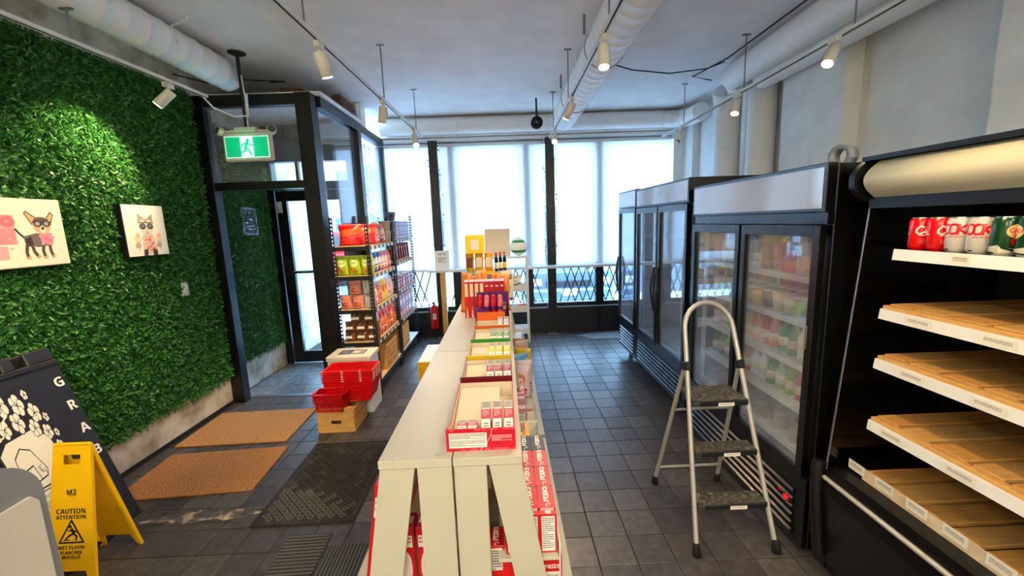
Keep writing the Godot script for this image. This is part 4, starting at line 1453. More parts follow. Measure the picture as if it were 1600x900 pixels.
func build_ceiling_gear():
	var ht = 2.87
	var says = ["ceiling light track along the plant wall", "ceiling light track over the aisle beside the snack rack", "ceiling light track beside the large spiral duct", "ceiling light track over the coolers"]
	track(says[0], Vector3(-2.345, ht, -3.56), Vector3(-2.50, ht, 1.6), [-2.55, -0.8, 0.8], 3.046)
	track(says[1], Vector3(-0.965, ht, -5.32), Vector3(-1.13, ht, 1.6), [-5.05, -3.85, -2.45, -0.6, 1.0])
	track(says[2], Vector3(0.66, ht, -5.65), Vector3(0.60, ht, 1.6), [-5.3, -4.05, -2.5, -0.6, 1.0])
	track(says[3], Vector3(2.22, ht, -5.85), Vector3(2.06, ht, 1.6), [-5.15, -3.85, -2.65, -0.8, 1.0])
	# lamps: those on, then those off
	lamp("lit spotlight turned to the plant wall above the dog canvas", Vector3(-2.365, ht, -3.20), Vector3(-2.95, 2.15, -2.98), true, 1.3, 46.0)
	lamp("spotlight above the rubber mat, turned towards the island", Vector3(-1.035, ht, -2.62), Vector3(-0.72, 0.9, -3.25), true, 0.75)
	lamp("spotlight above the snack rack, hanging straight", Vector3(-1.0, ht, -3.78), Vector3(-1.55, 0.35, -4.35), true, 1.7)
	lamp("lit spotlight at the end of the track by the narrow window", Vector3(-0.975, ht, -4.95), Vector3(-0.55, 0.9, -3.9), true, 0.85)
	lamp("lit spotlight beside the spiral duct, hanging straight over the aisle", Vector3(0.635, ht, -2.64), Vector3(0.55, 0.0, -1.95), true, 0.65)
	lamp("spotlight beside the far part of the spiral duct, turned to the golden tins", Vector3(0.645, ht, -3.86), Vector3(-0.12, 1.35, -4.9), true, 1.34)
	lamp("lit spotlight at the end of the duct, before the dark post", Vector3(0.655, ht, -5.15), Vector3(0.35, 1.2, -3.6), true, 1.12)
	lamp("lit spotlight over the near cooler turned to the island", Vector3(2.12, ht, -2.76), Vector3(0.6, 0.4, -1.9), true, 0.85)
	lamp("lit spotlight over the far coolers turned to the aisle", Vector3(2.16, ht, -3.92), Vector3(1.3, 0.3, -3.1), true, 0.89)
	lamp("unlit spotlight at the end of the track over the coolers", Vector3(2.20, ht, -5.2), Vector3(1.75, 1.9, -5.0), false)
	lamp("spotlight turned to the shelves of the open cooler", Vector3(0.61, ht, -1.15), Vector3(1.62, 0.95, -1.15), true, 0.8)
	lamp("spotlight over the freezer turned to the plant wall", Vector3(-1.08, ht, -1.3), Vector3(-2.5, 0.55, -2.2), true, 1.7)
	lamp("spotlight near the plant wall above the menu board", Vector3(-2.41, ht, -1.6), Vector3(-2.93, 1.9, -2.1), true, 0.89)
	# fill panels added out of view behind the viewer to brighten the room
	for e in [[-1.75, 1.2, "added square fill light behind the viewer, near the plant wall"], [1.35, 1.2, "added square fill light behind the viewer, near the coolers"], [-0.3, 2.1, "added square fill light behind the viewer, before the back wall"]]:
		var pn = thing("added_fill_panel", e[2], "fill light", Vector3(e[0], CEIL, e[1]))
		pbx(pn, "frame", M.white_metal, Vector3(0, -0.015, 0), Vector3(0.62, 0.03, 0.62))
		pbx(pn, "diffuser", M.fill_panel_glow, Vector3(0, -0.032, 0), Vector3(0.56, 0.004, 0.56))
		var al = AreaLight3D.new()
		al.name = "fill_panel_glow"
		pn.add_child(al)
		al.position = Vector3(0, -0.045, 0)
		al.rotation = Vector3(-PI / 2, 0, 0)
		al.area_size = Vector2(0.56, 0.56)
		al.light_color = Color(1.0, 0.95, 0.85)
		al.light_energy = 3.8
		al.area_range = 14.0
		al.area_attenuation = 2.0
		al.shadow_enabled = true
	# ducts
	var d = thing("spiral_duct", "large white spiral duct hanging beside the middle light track", "duct", Vector3(0.83, 3.09, -5.62))
	part(d, "duct_run", ribbed_duct(0.15, 7.6, 0.13), M.duct_paint, Vector3.ZERO, Vector3(PI / 2, 0, 0))
	part(d, "end_cap", lathe([[0, -0.012], [0.150, -0.012], [0.154, 0.0], [0.154, 0.02], [0, 0.02]], 28), M.duct_paint, Vector3(0, 0, -0.01), Vector3(PI / 2, 0, 0))
	for z in [0.9, 2.2, 3.5]:
		part(d, "hanger_strap", box(0.02, 0.14, 0.002), M.galvanised, Vector3(-0.155, 0.17, z))
		part(d, "cable_tie", lathe([[0.152, -0.008], [0.158, -0.008], [0.158, 0.008], [0.152, 0.008]], 24), M.galvanised, Vector3(0, 0, z), Vector3(PI / 2, 0, 0))
	var d2 = thing("spiral_duct", "white spiral duct that ends above the lobby, beside the plant wall", "duct", Vector3(-2.42, 3.17, -4.0))
	part(d2, "duct_run", ribbed_duct(0.125, 6.0, 0.16), M.duct_paint, Vector3.ZERO, Vector3(PI / 2, 0, 0))
	part(d2, "end_cap", lathe([[0, -0.012], [0.125, -0.012], [0.129, 0.0], [0.129, 0.02], [0, 0.02]], 28), M.duct_paint, Vector3.ZERO, Vector3(PI / 2, 0, 0))
	part(d2, "strap", tube([Vector3(0.13, -0.03, 0.75), Vector3(0.10, 0.09, 0.74), Vector3(0.20, 0.13, 0.73), Vector3(0.21, 0.155, 0.73)], 0.008, 6), M.white_metal)
	# front duct along the windows, then its elbow and the run along the cooler wall
	var d3 = thing("front_duct", "white round duct lying over the windows", "duct", Vector3(0, 3.205, -6.30))
	part(d3, "duct_run", tube([Vector3(-1.72, 0, 0), Vector3(0.5, 0, 0), Vector3(2.38, 0, 0)], 0.118, 24), M.duct_paint)
	for x in [-0.6, 1.0, 2.36]:
		part(d3, "seam_ring", lathe([[0.118, -0.012], [0.122, -0.008], [0.122, 0.008], [0.118, 0.012]], 24), M.duct_paint, Vector3(x, 0, 0), Vector3(0, 0, PI / 2))
	var d4 = thing("duct_elbow", "white duct elbow turning from the windows along the cooler wall", "duct", Vector3(0, 3.205, -6.30))
	var run = []
	for k in 7:
		var a = PI / 2 * k / 6.0
		run.append(Vector3(2.385 + 0.28 * sin(a), -0.008 * k, 0.28 - 0.28 * cos(a)))
	run.append(Vector3(2.668, -0.055, 0.6))
	part(d4, "bend", tube(run, 0.118, 24), M.duct_paint)
	for k in [2, 4, 6]:
		var rg = part(d4, "seam_ring", lathe([[0.118, -0.012], [0.123, -0.008], [0.123, 0.008], [0.118, 0.012]], 24), M.duct_paint, run[k])
		rg.rotation = Vector3(PI / 2, 0, 0)
		rg.basis = Basis(Vector3.UP, PI / 2 * (1.0 - k / 6.0)) * Basis(Vector3.RIGHT, PI / 2)
	var d5 = thing("wall_duct", "white round duct running high along the cooler wall", "duct", Vector3(2.62, 3.11, -4.30))
	part(d5, "duct_run", tube([Vector3(0, 0, 0), Vector3(0, 0, 3.0), Vector3(0, 0, 6.6)], 0.105, 24), M.duct_paint)
	for z in [0.25, 0.5, 2.0]:
		part(d5, "seam_ring", lathe([[0.105, -0.012], [0.110, -0.008], [0.110, 0.008], [0.105, 0.012]], 24), M.duct_paint, Vector3(0, 0, z), Vector3(PI / 2, 0, 0))
	var p1 = thing("ceiling_pipe", "thick white pipe under the ceiling above the coolers, turning down the wall", "pipe", Vector3.ZERO)
	var q = [Vector3(2.36, 3.19, 2.5), Vector3(2.38, 3.19, -2.0), Vector3(2.42, 3.19, -4.3)]
	for k in 7:
		var a = PI / 2 * k / 6.0
		q.append(Vector3(2.43 + 0.15 * sin(a), 3.19 - 0.12 * (1.0 - cos(a)), -4.5 - 0.12 * sin(a)))
	part(p1, "pipe_run", tube(q, 0.125, 22), M.duct_paint)
	part(p1, "cable", tube([Vector3(2.24, 3.30, 2.4), Vector3(2.26, 3.30, -4.3), Vector3(2.1, 3.27, -4.72), Vector3(2.2, 3.16, -4.5)], 0.007, 6), M.cable)
	var vp = thing("wall_pipe", "thick white upright pipe on the cooler wall, beside the corner", "pipe", Vector3(2.70, 0, -5.05))
	part(vp, "pipe_run", tube([Vector3.ZERO, Vector3(0, 2.9, 0), Vector3(-0.02, 3.08, 0.02), Vector3(-0.08, 3.2, 0.1)], 0.165, 22), M.duct_paint)
	part(vp, "collar", lathe([[0.165, 0], [0.172, 0.004], [0.172, 0.03], [0.165, 0.034]], 22), M.duct_paint, Vector3(0, 2.55, 0))
	var vp2 = thing("wall_pipe", "white upright pipe boxed to the wall between two thick pipes", "pipe", Vector3(2.76, 0, -4.52))
	part(vp2, "pipe_run", tube([Vector3.ZERO, Vector3(0, CEIL - 0.1, 0)], 0.135, 22), M.duct_paint)
	pbx(vp2, "flat_cover", M.wall_paint, Vector3(-0.03, 1.6, -0.20), Vector3(0.10, 3.2, 0.12), Vector3.ZERO, 0.02)
	var cb = single("ceiling_cable", tube([Vector3(0.96, 3.24, -4.1), Vector3(1.3, 3.20, -4.25), Vector3(1.7, 3.19, -4.35), Vector3(2.1, 3.24, -4.4), Vector3(2.28, 3.30, -4.4)], 0.006, 6), M.cable, "thin grey cable slung from the spiral duct to the cooler pipe", "cable")
	var cb2 = single("ceiling_cable", tube([Vector3(-2.90, 3.20, -4.0), Vector3(-2.55, 3.12, -4.12), Vector3(-2.44, 3.16, -4.06), Vector3(-2.1, 3.24, -4.4), Vector3(-2.3, 3.27, -4.5)], 0.006, 6), M.cable, "dark cable looped over the lobby frame beside the exit sign", "cable")
	single("ceiling_cable", tube([Vector3(-2.36, 2.89, -3.50), Vector3(-2.34, 2.80, -3.62), Vector3(-2.26, 2.76, -3.75), Vector3(-2.20, 2.79, -3.86), Vector3(-2.215, 2.98, -3.90)], 0.008, 6), M.white_metal, "white flexible cable from the wall track to the exit sign pole", "cable")
	# small camera near the windows
	var cm = thing("ceiling_camera", "round black camera hanging by the spiral duct's end", "camera", Vector3(0.47, 3.02, -5.5))
	part(cm, "body", lathe([[0, -0.05], [0.05, -0.05], [0.075, -0.02], [0.075, 0.05], [0, 0.05]], 18), M.black_plastic, Vector3.ZERO, Vector3(PI / 2, 0, 0))
	part(cm, "bracket", tube([Vector3(0, 0.05, 0), Vector3(0, 0.30, 0)], 0.012, 8), M.black_plastic)
	part(cm, "lens", lathe([[0, 0], [0.035, 0], [0.03, 0.012], [0, 0.016]], 16), M.car_glass, Vector3(0, 0, 0.05), Vector3(PI / 2, 0, 0))
	build_exit_sign()

func build_exit_sign():
	var z = -3.92
	var o = thing("exit_sign", "lit green running man exit sign with two lamp heads on a pole", "exit sign", Vector3(-2.265, 2.54, z))
	pbx(o, "case", M.sign_case, Vector3.ZERO, Vector3(0.43, 0.25, 0.05), Vector3.ZERO, 0.012)
	pbx(o, "face", M.exit_white, Vector3(0, -0.004, 0.026), Vector3(0.385, 0.185, 0.003))
	for x in [-0.122, 0.122]:
		pbx(o, "green_panel", M.exit_green, Vector3(x, -0.004, 0.0282), Vector3(0.130, 0.172, 0.002))
	# the figure
	var st = begin()
	for s in [[0.004, 0.034, -0.014, -0.012, 0.024], [-0.006, 0.03, -0.040, 0.014, 0.011], [-0.040, 0.016, -0.048, -0.006, 0.010], [0.006, 0.03, 0.034, 0.008, 0.011], [0.034, 0.008, 0.055, 0.012, 0.010], [-0.014, -0.012, 0.016, -0.034, 0.014], [0.016, -0.034, 0.032, -0.072, 0.012], [-0.014, -0.012, -0.024, -0.044, 0.014], [-0.024, -0.044, -0.055, -0.048, 0.011]]:
		var a = Vector2(s[0], s[1])
		var b = Vector2(s[2], s[3])
		var m = (a + b) * 0.5
		add_box(st, Vector3(m.x, m.y, 0.0285), Vector3(a.distance_to(b) + s[4] * 0.6, s[4], 0.002), Basis(Vector3(0, 0, 1), (b - a).angle()))
	var f = part(o, "running_figure", fin(st), M.exit_green)
	part(f, "figure_head", lathe([[0, 0], [0.013, 0], [0.013, 0.002], [0, 0.002]], 16), M.exit_green, Vector3(0.012, 0.052, 0.0275), Vector3(PI / 2, 0, 0))
	pbx(o, "canopy", M.sign_case, Vector3(0, 0.145, 0), Vector3(0.19, 0.04, 0.08), Vector3.ZERO, 0.008)
	for s in [-1.0, 1.0]:
		var h = part(o, "lamp_head", lathe([[0, -0.03], [0.028, -0.03], [0.038, 0.0], [0.040, 0.03], [0, 0.03]], 18), M.sign_case, Vector3(s * 0.225, 0.135, 0.01), Vector3(1.2, 0, s * -0.5))
		part(h, "lamp_glass", lathe([[0, 0], [0.032, 0], [0, 0.006]], 16), M.lens_off, Vector3(0, 0.03, 0))
		part(o, "lamp_arm", tube([Vector3(s * 0.10, 0.14, 0), Vector3(s * 0.20, 0.13, 0)], 0.012, 8), M.sign_case)
	part(o, "pole", tube([Vector3(0, 0.16, 0), Vector3(0, CEIL - 2.54 - 0.02, 0)], 0.014, 10), M.black_paint)
	part(o, "wire", tube([Vector3(0.02, 0.16, 0.01), Vector3(0.03, 0.4, 0.012), Vector3(0.018, 0.6, 0.01)], 0.006, 6), M.white_metal)
	part(o, "ceiling_plate", lathe([[0, 0], [0.012, 0], [0.07, 0.02], [0.072, 0.03], [0, 0.03]], 22), M.black_paint, Vector3(0, CEIL - 2.54 - 0.03, 0))
	var l = OmniLight3D.new()
	l.name = "glow"
	o.add_child(l)
	l.position = Vector3(0, 0, 0.06)
	l.light_color = Color(0.3, 1.0, 0.8)
	l.light_energy = 0.012
	l.light_size = 0.1
	l.omni_range = 8.0
	l.omni_attenuation = 2.0
	l.shadow_enabled = true

# ------------------------------------------------------------------ glass door coolers
func handle_mesh():
	if not cache.has("handle"):
		var st = begin(true)
		for s in [-1.0, 1.0]:
			var pts = []
			for k in 11:
				var t = float(k) / 10.0
				pts.append(Vector3(-0.008 - 0.02 * sin(PI * t), (t - 0.5) * 0.44, s * 0.034 * sin(PI * t)))
			add_tube(st, pts, 0.009, 8)
		cache["handle"] = fin(st)
	return cache["handle"]

# coolers stand with their doors towards -x; local origin: front lower corner nearest the viewer, z runs away from it
func cooler(label, zn, zf, top, doors, header_lo, header_hi, glass_lo, glass_hi, casters):
	var fx = 1.515
	var dep = 0.72
	var o = thing("glass_door_cooler", label, "cooler", Vector3(fx, 0, zn))
	var l = zn - zf
	var lo = 0.13 if casters else 0.02
	var t = 0.05
	var P = func(called, m, a, b, bev = 0.0): return pbx(o, called, m, (a + b) * 0.5, b - a, Vector3.ZERO, bev)
	# carcass around the lit space
	P.call("side_panel", M.cooler_black, Vector3(0.02, lo, -t), Vector3(dep, top, 0), 0.004)
	P.call("side_panel", M.cooler_black, Vector3(0.02, lo, -l), Vector3(dep, top, -l + t), 0.004)
	P.call("back_panel", M.cooler_black, Vector3(dep - 0.03, lo, -l + t), Vector3(dep, top, -t))
	P.call("top_panel", M.cooler_black, Vector3(0.02, header_lo, -l + t), Vector3(dep - 0.03, top, -t))
	P.call("base_box", M.cooler_black, Vector3(0.02, lo, -l + t), Vector3(dep - 0.03, glass_lo - 0.03, -t))
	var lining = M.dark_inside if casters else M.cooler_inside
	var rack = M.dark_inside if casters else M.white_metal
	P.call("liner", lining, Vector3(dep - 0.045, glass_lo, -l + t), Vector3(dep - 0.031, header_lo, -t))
	P.call("header_box", M.cooler_black, Vector3(-0.03, header_lo, -l), Vector3(0.02, header_hi + 0.02, 0), 0.004)
	P.call("header_panel", M.header_panel, Vector3(-0.034, header_lo + 0.018, -l + 0.02), Vector3(-0.03, header_hi, -0.02))
	P.call("door_lintel", M.cooler_black, Vector3(-0.012, glass_hi + 0.06, -l), Vector3(0.02, header_lo, 0))
	P.call("front_grille", M.cooler_black, Vector3(-0.012, lo, -l), Vector3(0.02, glass_lo - 0.045, 0), 0.003)
	var n = 6
	for k in n:
		var y = lerpf(lo + 0.03, glass_lo - 0.14, (k + 0.5) / n)
		pbx(o, "louvre", M.cooler_black, Vector3(-0.016, y, -l * 0.5), Vector3(0.014, 0.028, l - 0.14), Vector3(0, 0, 0.5))
	# doors
	var w = l / doors
	for k in doors:
		var z0 = -k * w - 0.012
		var z1 = -(k + 1) * w + 0.012
		var y0 = glass_lo - 0.04
		var y1 = glass_hi + 0.055
		var zc = (z0 + z1) * 0.5
		var dr = pbx(o, "door", M.cooler_black, Vector3(-0.018, (y0 + y1) * 0.5, z0 - 0.022), Vector3(0.036, y1 - y0, 0.044), Vector3.ZERO, 0.003)
		var q = dr.position
		pbx(dr, "stile", M.cooler_black, Vector3(-0.018, (y0 + y1) * 0.5, z1 + 0.022) - q, Vector3(0.036, y1 - y0, 0.044), Vector3.ZERO, 0.003)
		pbx(dr, "top_rail", M.cooler_black, Vector3(-0.018, y1 - 0.0275, zc) - q, Vector3(0.036, 0.055, z0 - z1 - 0.088))
		pbx(dr, "bottom_rail", M.cooler_black, Vector3(-0.018, y0 + 0.02, zc) - q, Vector3(0.036, 0.04, z0 - z1 - 0.088))
		pbx(dr, "glass_pane", M.cooler_glass if casters else M.drinks_glass, Vector3(-0.012, (glass_lo + glass_hi) * 0.5, zc) - q, Vector3(0.006, glass_hi - glass_lo, z0 - z1 - 0.088))
		if casters:
			var hz = z1 + 0.03 if k % 2 == 0 else z0 - 0.03
			part(dr, "handle", handle_mesh(), M.black_plastic, Vector3(-0.036, 1.08, hz) - q)
		else:
			pbx(dr, "pull", M.steel, Vector3(-0.04, 1.17, z0 - 0.03) - q, Vector3(0.008, 0.12, 0.014), Vector3.ZERO, 0.002)
	# shelves
	for y in cooler_levels(glass_lo, glass_hi):
		pbx(o, "shelf", rack, Vector3(0.36, y - 0.006, -l * 0.5), Vector3(0.60, 0.012, l - 2 * t - 0.01))
		pbx(o, "price_rail", M.black_plastic if casters else M.white_plastic, Vector3(0.052, y - 0.012, -l * 0.5), Vector3(0.006, 0.034, l - 2 * t - 0.02))
	for s in [0.06, 0.64]:
		pbx(o, "shelf_upright", rack, Vector3(s, (glass_lo + header_lo) * 0.5, -t - 0.008), Vector3(0.03, header_lo - glass_lo, 0.012))
		pbx(o, "shelf_upright", rack, Vector3(s, (glass_lo + header_lo) * 0.5, -l + t + 0.008), Vector3(0.03, header_lo - glass_lo, 0.012))
	if casters:
		for z in [-0.12, -l + 0.12]:
			for x in [0.10, 0.62]:
				var c = pbx(o, "caster", M.galvanised, Vector3(x, 0.115, z), Vector3(0.07, 0.03, 0.07))
				part(c, "wheel", lathe([[0, -0.016], [0.048, -0.016], [0.05, 0], [0.048, 0.016], [0, 0.016]], 18), M.black_rubber, Vector3(0.01, -0.065, 0), Vector3(0, 0, PI / 2))
				pbx(c, "fork", M.steel, Vector3(0.0, -0.03, 0), Vector3(0.05, 0.05, 0.03))
	else:
		for z in [-0.08, -l + 0.08]:
			for x in [0.08, 0.64]:
				part(o, "foot", lathe([[0, 0], [0.03, 0], [0.03, 0.02], [0, 0.02]], 12), M.black_plastic, Vector3(x, 0, z))
	return o

func cooler_levels(lo, hi):
	var out = []
	for k in 5:
		out.append(lo + 0.02 + (hi - lo) * k / 5.0)
	return out

func build_coolers():
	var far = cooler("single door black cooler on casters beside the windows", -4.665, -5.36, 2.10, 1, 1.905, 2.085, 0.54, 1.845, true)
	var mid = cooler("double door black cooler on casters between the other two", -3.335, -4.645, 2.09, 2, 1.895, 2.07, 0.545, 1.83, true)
	var near = cooler("double door black cooler full of drinks behind the step ladder", -1.91, -3.25, 2.0, 2, 1.78, 1.985, 0.47, 1.665, false)
	var lights = pbx(near, "switch_plate", M.black_plastic, Vector3(-0.016, 0.25, -0.14), Vector3(0.008, 0.05, 0.10), Vector3.ZERO, 0.002)
	pbx(lights, "red_light", M.led_red, Vector3(-0.006, -0.008, 0.015), Vector3(0.006, 0.014, 0.03))
	pbx(lights, "knob", M.red_plastic, Vector3(-0.008, 0.012, -0.03), Vector3(0.012, 0.022, 0.022), Vector3.ZERO, 0.005)
	# top of the near cooler: a coil of tape
	var tape = thing("tape_roll", "grey roll of tape on top of the near cooler", "tape", Vector3(1.72, 2.055, -2.12), Vector3(0.25, 0.3, PI / 2))
	part(tape, "roll", lathe([[0.035, -0.03], [0.055, -0.03], [0.055, 0.03], [0.035, 0.03], [0.035, -0.03]], 24), M.grey_plastic)
	stock_cooler(1.515, -1.91, -3.25, cooler_levels(0.47, 1.665), 5, "near")

func bottle_mesh(r, h):
	var key = "bottle%.3f,%.3f" % [r, h]
	if not cache.has(key):
		cache[key] = lathe([[0, 0], [r * 0.9, 0], [r, h * 0.03], [r, h * 0.58], [r * 0.95, h * 0.64], [r * 0.45, h * 0.82], [r * 0.4, h * 0.9], [0, h * 0.9]], 16)
	return cache[key]

func stock_cooler(fx, zn, zf, levels, shelves, which):
	var g = RandomNumberGenerator.new()
	g.seed = 5 + shelves
	var rows = [
		["bread", "sw_tan", "wrapped bread roll on the bottom shelf of the %s cooler" % which],
		["bottle", "", ""],
		["bottle", "", ""],
		["tub", "", ""],
		["box", "", ""]]
	var cols = [["sw_orange", "orange"], ["sw_red", "red"], ["sw_lime", "lime green"], ["sw_green", "green"], ["sw_yellow", "yellow"], ["sw_cream", "cream"], ["sw_pink", "pink"], ["sw_white", "white"], ["sw_brown", "brown"]]
	var lname = ["bottom", "second", "third", "fourth", "top"]
	for s in levels.size():
		if shelves < 5 and s != 1 and s != 2:
			continue
		var y = levels[s]
		var z = zn - 0.11
		var k = 0
		var pick = [[0], [7, 0, 1, 2, 3], [6, 0, 4, 7, 3], [5, 8, 4, 3, 2], [5, 6, 8, 7, 1]][s]
		while z > zf + 0.10:
			for depth in 2:
				var c = cols[pick[(k * 2 / 3 + s) % pick.size()]]
				var x = fx + 0.14 + depth * 0.15
				var at = Vector3(x, y, z + g.randf_range(-0.004, 0.004))
				var lab = ""
				if s == 0:
					lab = rows[0][2]
					var b = thing("bread_roll", lab, "bread", at, Vector3(0, g.randf_range(-0.4, 0.4), 0), "wrapped rolls in the %s cooler" % which)
					part(b, "roll", loaf_mesh(0.12, 0.075, 0.085), M.toast if k % 2 else M.bread, Vector3(0, 0, 0), Vector3(0, 0.3, 0))
					part(b, "wrap", bag(0.155, 0.11, 0.10, 3 + k % 3), M.bag_film, Vector3(0, 0, 0))
				elif s == 1 or s == 2:
					var hh = 0.185 if s == 1 else 0.20
					lab = "%s drink bottle on the %s shelf of the %s cooler" % [c[1], lname[s], which]
					var b = thing("drink_bottle", lab, "bottle", at, Vector3.ZERO, "drinks in the %s cooler" % which)
					part(b, "body", bottle_mesh(0.034, hh), M[c[0]])
					part(b, "cap", lathe([[0, 0], [0.016, 0], [0.016, 0.02], [0, 0.02]], 12), M.sw_white if k % 2 else M[c[0]], Vector3(0, hh * 0.895, 0))
					part(b, "band", lathe([[0.0345, 0], [0.035, 0.001], [0.035, 0.05], [0.0345, 0.051]], 16), M.sw_cream, Vector3(0, hh * 0.2, 0))
				elif s == 3:
					lab = "%s tub with a lid on the fourth shelf of the %s cooler" % [c[1], which]
					var b = thing("food_tub", lab, "tub", at, Vector3.ZERO, "tubs in the %s cooler" % which)
					part(b, "cup", lathe([[0, 0], [0.036, 0], [0.045, 0.10], [0, 0.10]], 16), M[c[0]])
					part(b, "lid", lathe([[0, 0], [0.048, 0], [0.048, 0.012], [0.03, 0.016], [0, 0.016]], 16), M.sw_white, Vector3(0, 0.10, 0))
				else:
					lab = "%s carton on the top shelf of the %s cooler" % [c[1], which]
					var hh = 0.12 + 0.05 * (k % 3)
					single("drink_carton", box(0.07, hh, 0.075, 0.003), M[c[0]], lab, "carton", at + Vector3(0, hh * 0.5, 0), Vector3.ZERO, "cartons in the %s cooler" % which)
			z -= 0.155 if s == 0 else (0.10 if s > 2 else 0.085)
			k += 1

func loaf_mesh(l, h, w):
	var key = "loaf%.3f,%.3f,%.3f" % [l, h, w]
	if not cache.has(key):
		var st = begin(true)
		var seg = 12
		var rg = []
		for i in 9:
			var t = float(i) / 8.0
			var k = pow(maxf(0.0, 1.0 - pow(absf(2.0 * t - 1.0), 2.8)), 0.5)
			var ring = []
			for j in seg:
				var a = TAU * j / seg
				var yy = sin(a)
				if yy < 0.0:
					yy *= 0.75
				ring.append(Vector3((t - 0.5) * l, h * 0.43 + yy * h * 0.5 * (0.25 + 0.75 * k) - (1.0 - k) * 0.004, cos(a) * w * 0.5 * maxf(k, 0.05)))
			rg.append(ring)
		for i in 8:
			for j in seg:
				var a = rg[i][j]
				var b = rg[i][(j + 1) % seg]
				var c = rg[i + 1][(j + 1) % seg]
				var d = rg[i + 1][j]
				face(st, [a, b, c, d], (a + b + c + d) * 0.25 - Vector3((a.x + c.x) * 0.5, h * 0.43, 0), [Vector2.ZERO, Vector2.ZERO, Vector2.ZERO, Vector2.ZERO])
		cache[key] = fin(st)
	return cache[key]

# ------------------------------------------------------------------ open shelf cooler
func build_open_cooler():
	var fx = 1.515
	var zf = -1.80
	var zn = 0.30
	var l = zn - zf
	var o = thing("open_shelf_cooler", "black open front cooler with a curved cream canopy and wooden slatted shelves", "cooler", Vector3(fx, 0, zf))
	var P = func(called, m, a, b, bev = 0.0): return pbx(o, called, m, (a + b) * 0.5, b - a, Vector3.ZERO, bev)
	var dep = 0.85
	P.call("back_panel", M.dark_inside, Vector3(0.72, 0.05, 0), Vector3(dep, 2.0, l))
	P.call("top_panel", M.cooler_black, Vector3(0.10, 1.96, 0), Vector3(dep, 2.0, l))
	P.call("inner_back", M.dark_inside, Vector3(0.66, 0.6, 0.03), Vector3(0.72, 1.96, l))
	P.call("base_box", M.cooler_black, Vector3(0.03, 0.03, 0), Vector3(0.72, 0.52, l))
	# end panel with its glass
	var side = [Vector2(0.02, 0.03), Vector2(dep, 0.03), Vector2(dep, 2.0), Vector2(0.52, 2.0), Vector2(0.52, 0.62), Vector2(-0.01, 0.56)]
	part(o, "end_panel", prism(side, 0.045), M.cooler_black, Vector3(0, 0, -0.01))
	var gl = [Vector2(-0.005, 0.56), Vector2(0.52, 0.60), Vector2(0.52, 1.82), Vector2(0.085, 1.80)]
	part(o, "end_glass", prism(gl, 0.008), M.dark_glass, Vector3(0, 0, 0.0))
	part(o, "glass_edge", tube([Vector3(-0.005, 0.56, 0), Vector3(0.085, 1.80, 0)], 0.005, 6), M.galvanised)
	# front skirt with a bumper rail
	var fr = [Vector2(-0.02, 0.56), Vector2(0.03, 0.56), Vector2(0.06, 0.05), Vector2(0.02, 0.05), Vector2(-0.035, 0.46)]
	part(o, "front_skirt", prism(fr, l - 0.02), M.cooler_black, Vector3(0, 0, l * 0.5 + 0.01))
	part(o, "bumper_rail", tube([Vector3(-0.028, 0.53, 0.02), Vector3(-0.028, 0.53, l)], 0.011, 8), M.aluminium)
	part(o, "corner_bumper", tube([Vector3(-0.03, 0.60, -0.01), Vector3(-0.04, 0.56, -0.01), Vector3(-0.035, 0.4, -0.01), Vector3(0.0, 0.1, -0.01)], 0.028, 10), M.black_plastic)
	pbx(o, "skirt_trim", M.aluminium, Vector3(0.006, 0.30, 1.05), Vector3(0.006, 0.012, 0.5), Vector3(0, 0, 0.1))
	# canopy
	var can = []
	for k in 19:
		var t = float(k) / 18.0
		can.append(Vector2(0.085 - 0.085 * sin(PI * (0.12 + 0.80 * t)), lerpf(1.835, 1.985, t)))
	can.append(Vector2(0.13, 1.99))
	can.append(Vector2(0.13, 1.835))
	part(o, "canopy_panel", prism(can, l - 0.04), M.canopy_plastic, Vector3(0, 0, l * 0.5 + 0.03))
	var cap = []
	for p in can:
		cap.append(Vector2(p.x - (0.008 if p.x < 0.12 else -0.02), p.y + (0.012 if p.y > 1.9 else -0.012)))
	part(o, "canopy_end", prism(cap, 0.03), M.black_plastic, Vector3(0, 0, 0.0))
	P.call("canopy_trim", M.black_plastic, Vector3(0.03, 1.988, 0.0), Vector3(0.15, 2.006, l))
	P.call("air_duct", M.dark_inside, Vector3(0.06, 1.79, 0.02), Vector3(0.34, 1.835, l))
	# shelves: steel tray, front rail, slats
	var ys = [0.905, 1.175, 1.385]
	var names = ["slat", "slat", "slat"]
	for y in ys:
		var tray = P.call("shelf_tray", M.dark_inside, Vector3(0.03, y - 0.03, 0.19), Vector3(0.62, y - 0.008, l))
		var c = tray.position
		pbx(tray, "price_rail", M.white_plastic, Vector3(0.0, y - 0.018, l * 0.5 + 0.095) - c, Vector3(0.008, 0.042, l - 0.19), Vector3(0, 0, -0.12))
		pbx(tray, "front_batten", M.pine, Vector3(0.022, y + 0.008, l * 0.5 + 0.095) - c, Vector3(0.03, 0.016, l - 0.19), Vector3.ZERO, 0.002)
		var z = 0.19
		var k = 0
		while z < l - 0.02:
			var w = 0.088 + 0.012 * ((k * 7) % 3)
			pbx(tray, "slat", M.pine if k % 2 else M.pine_pale, Vector3(0.32, y + 0.010, z + w * 0.5) - c, Vector3(0.565, 0.018, w), Vector3(0, 0.0, 0.004 * ((k % 3) - 1)), 0.002)
			z += w + 0.019
			k += 1
		for q in [0.30, 0.55, 0.80, 1.05]:
			var tg = part(tray, "price_tag", quad_mesh(0.10, 0.030), M.price_print, Vector3(-0.0055, y - 0.018, q + (0.05 if y > 1.0 else 0.0)) - c, Vector3(0, -PI / 2, 0))
	# the can shelf
	var top = P.call("shelf_tray", M.dark_inside, Vector3(0.0, 1.605, 0.23), Vector3(0.46, 1.628, l))
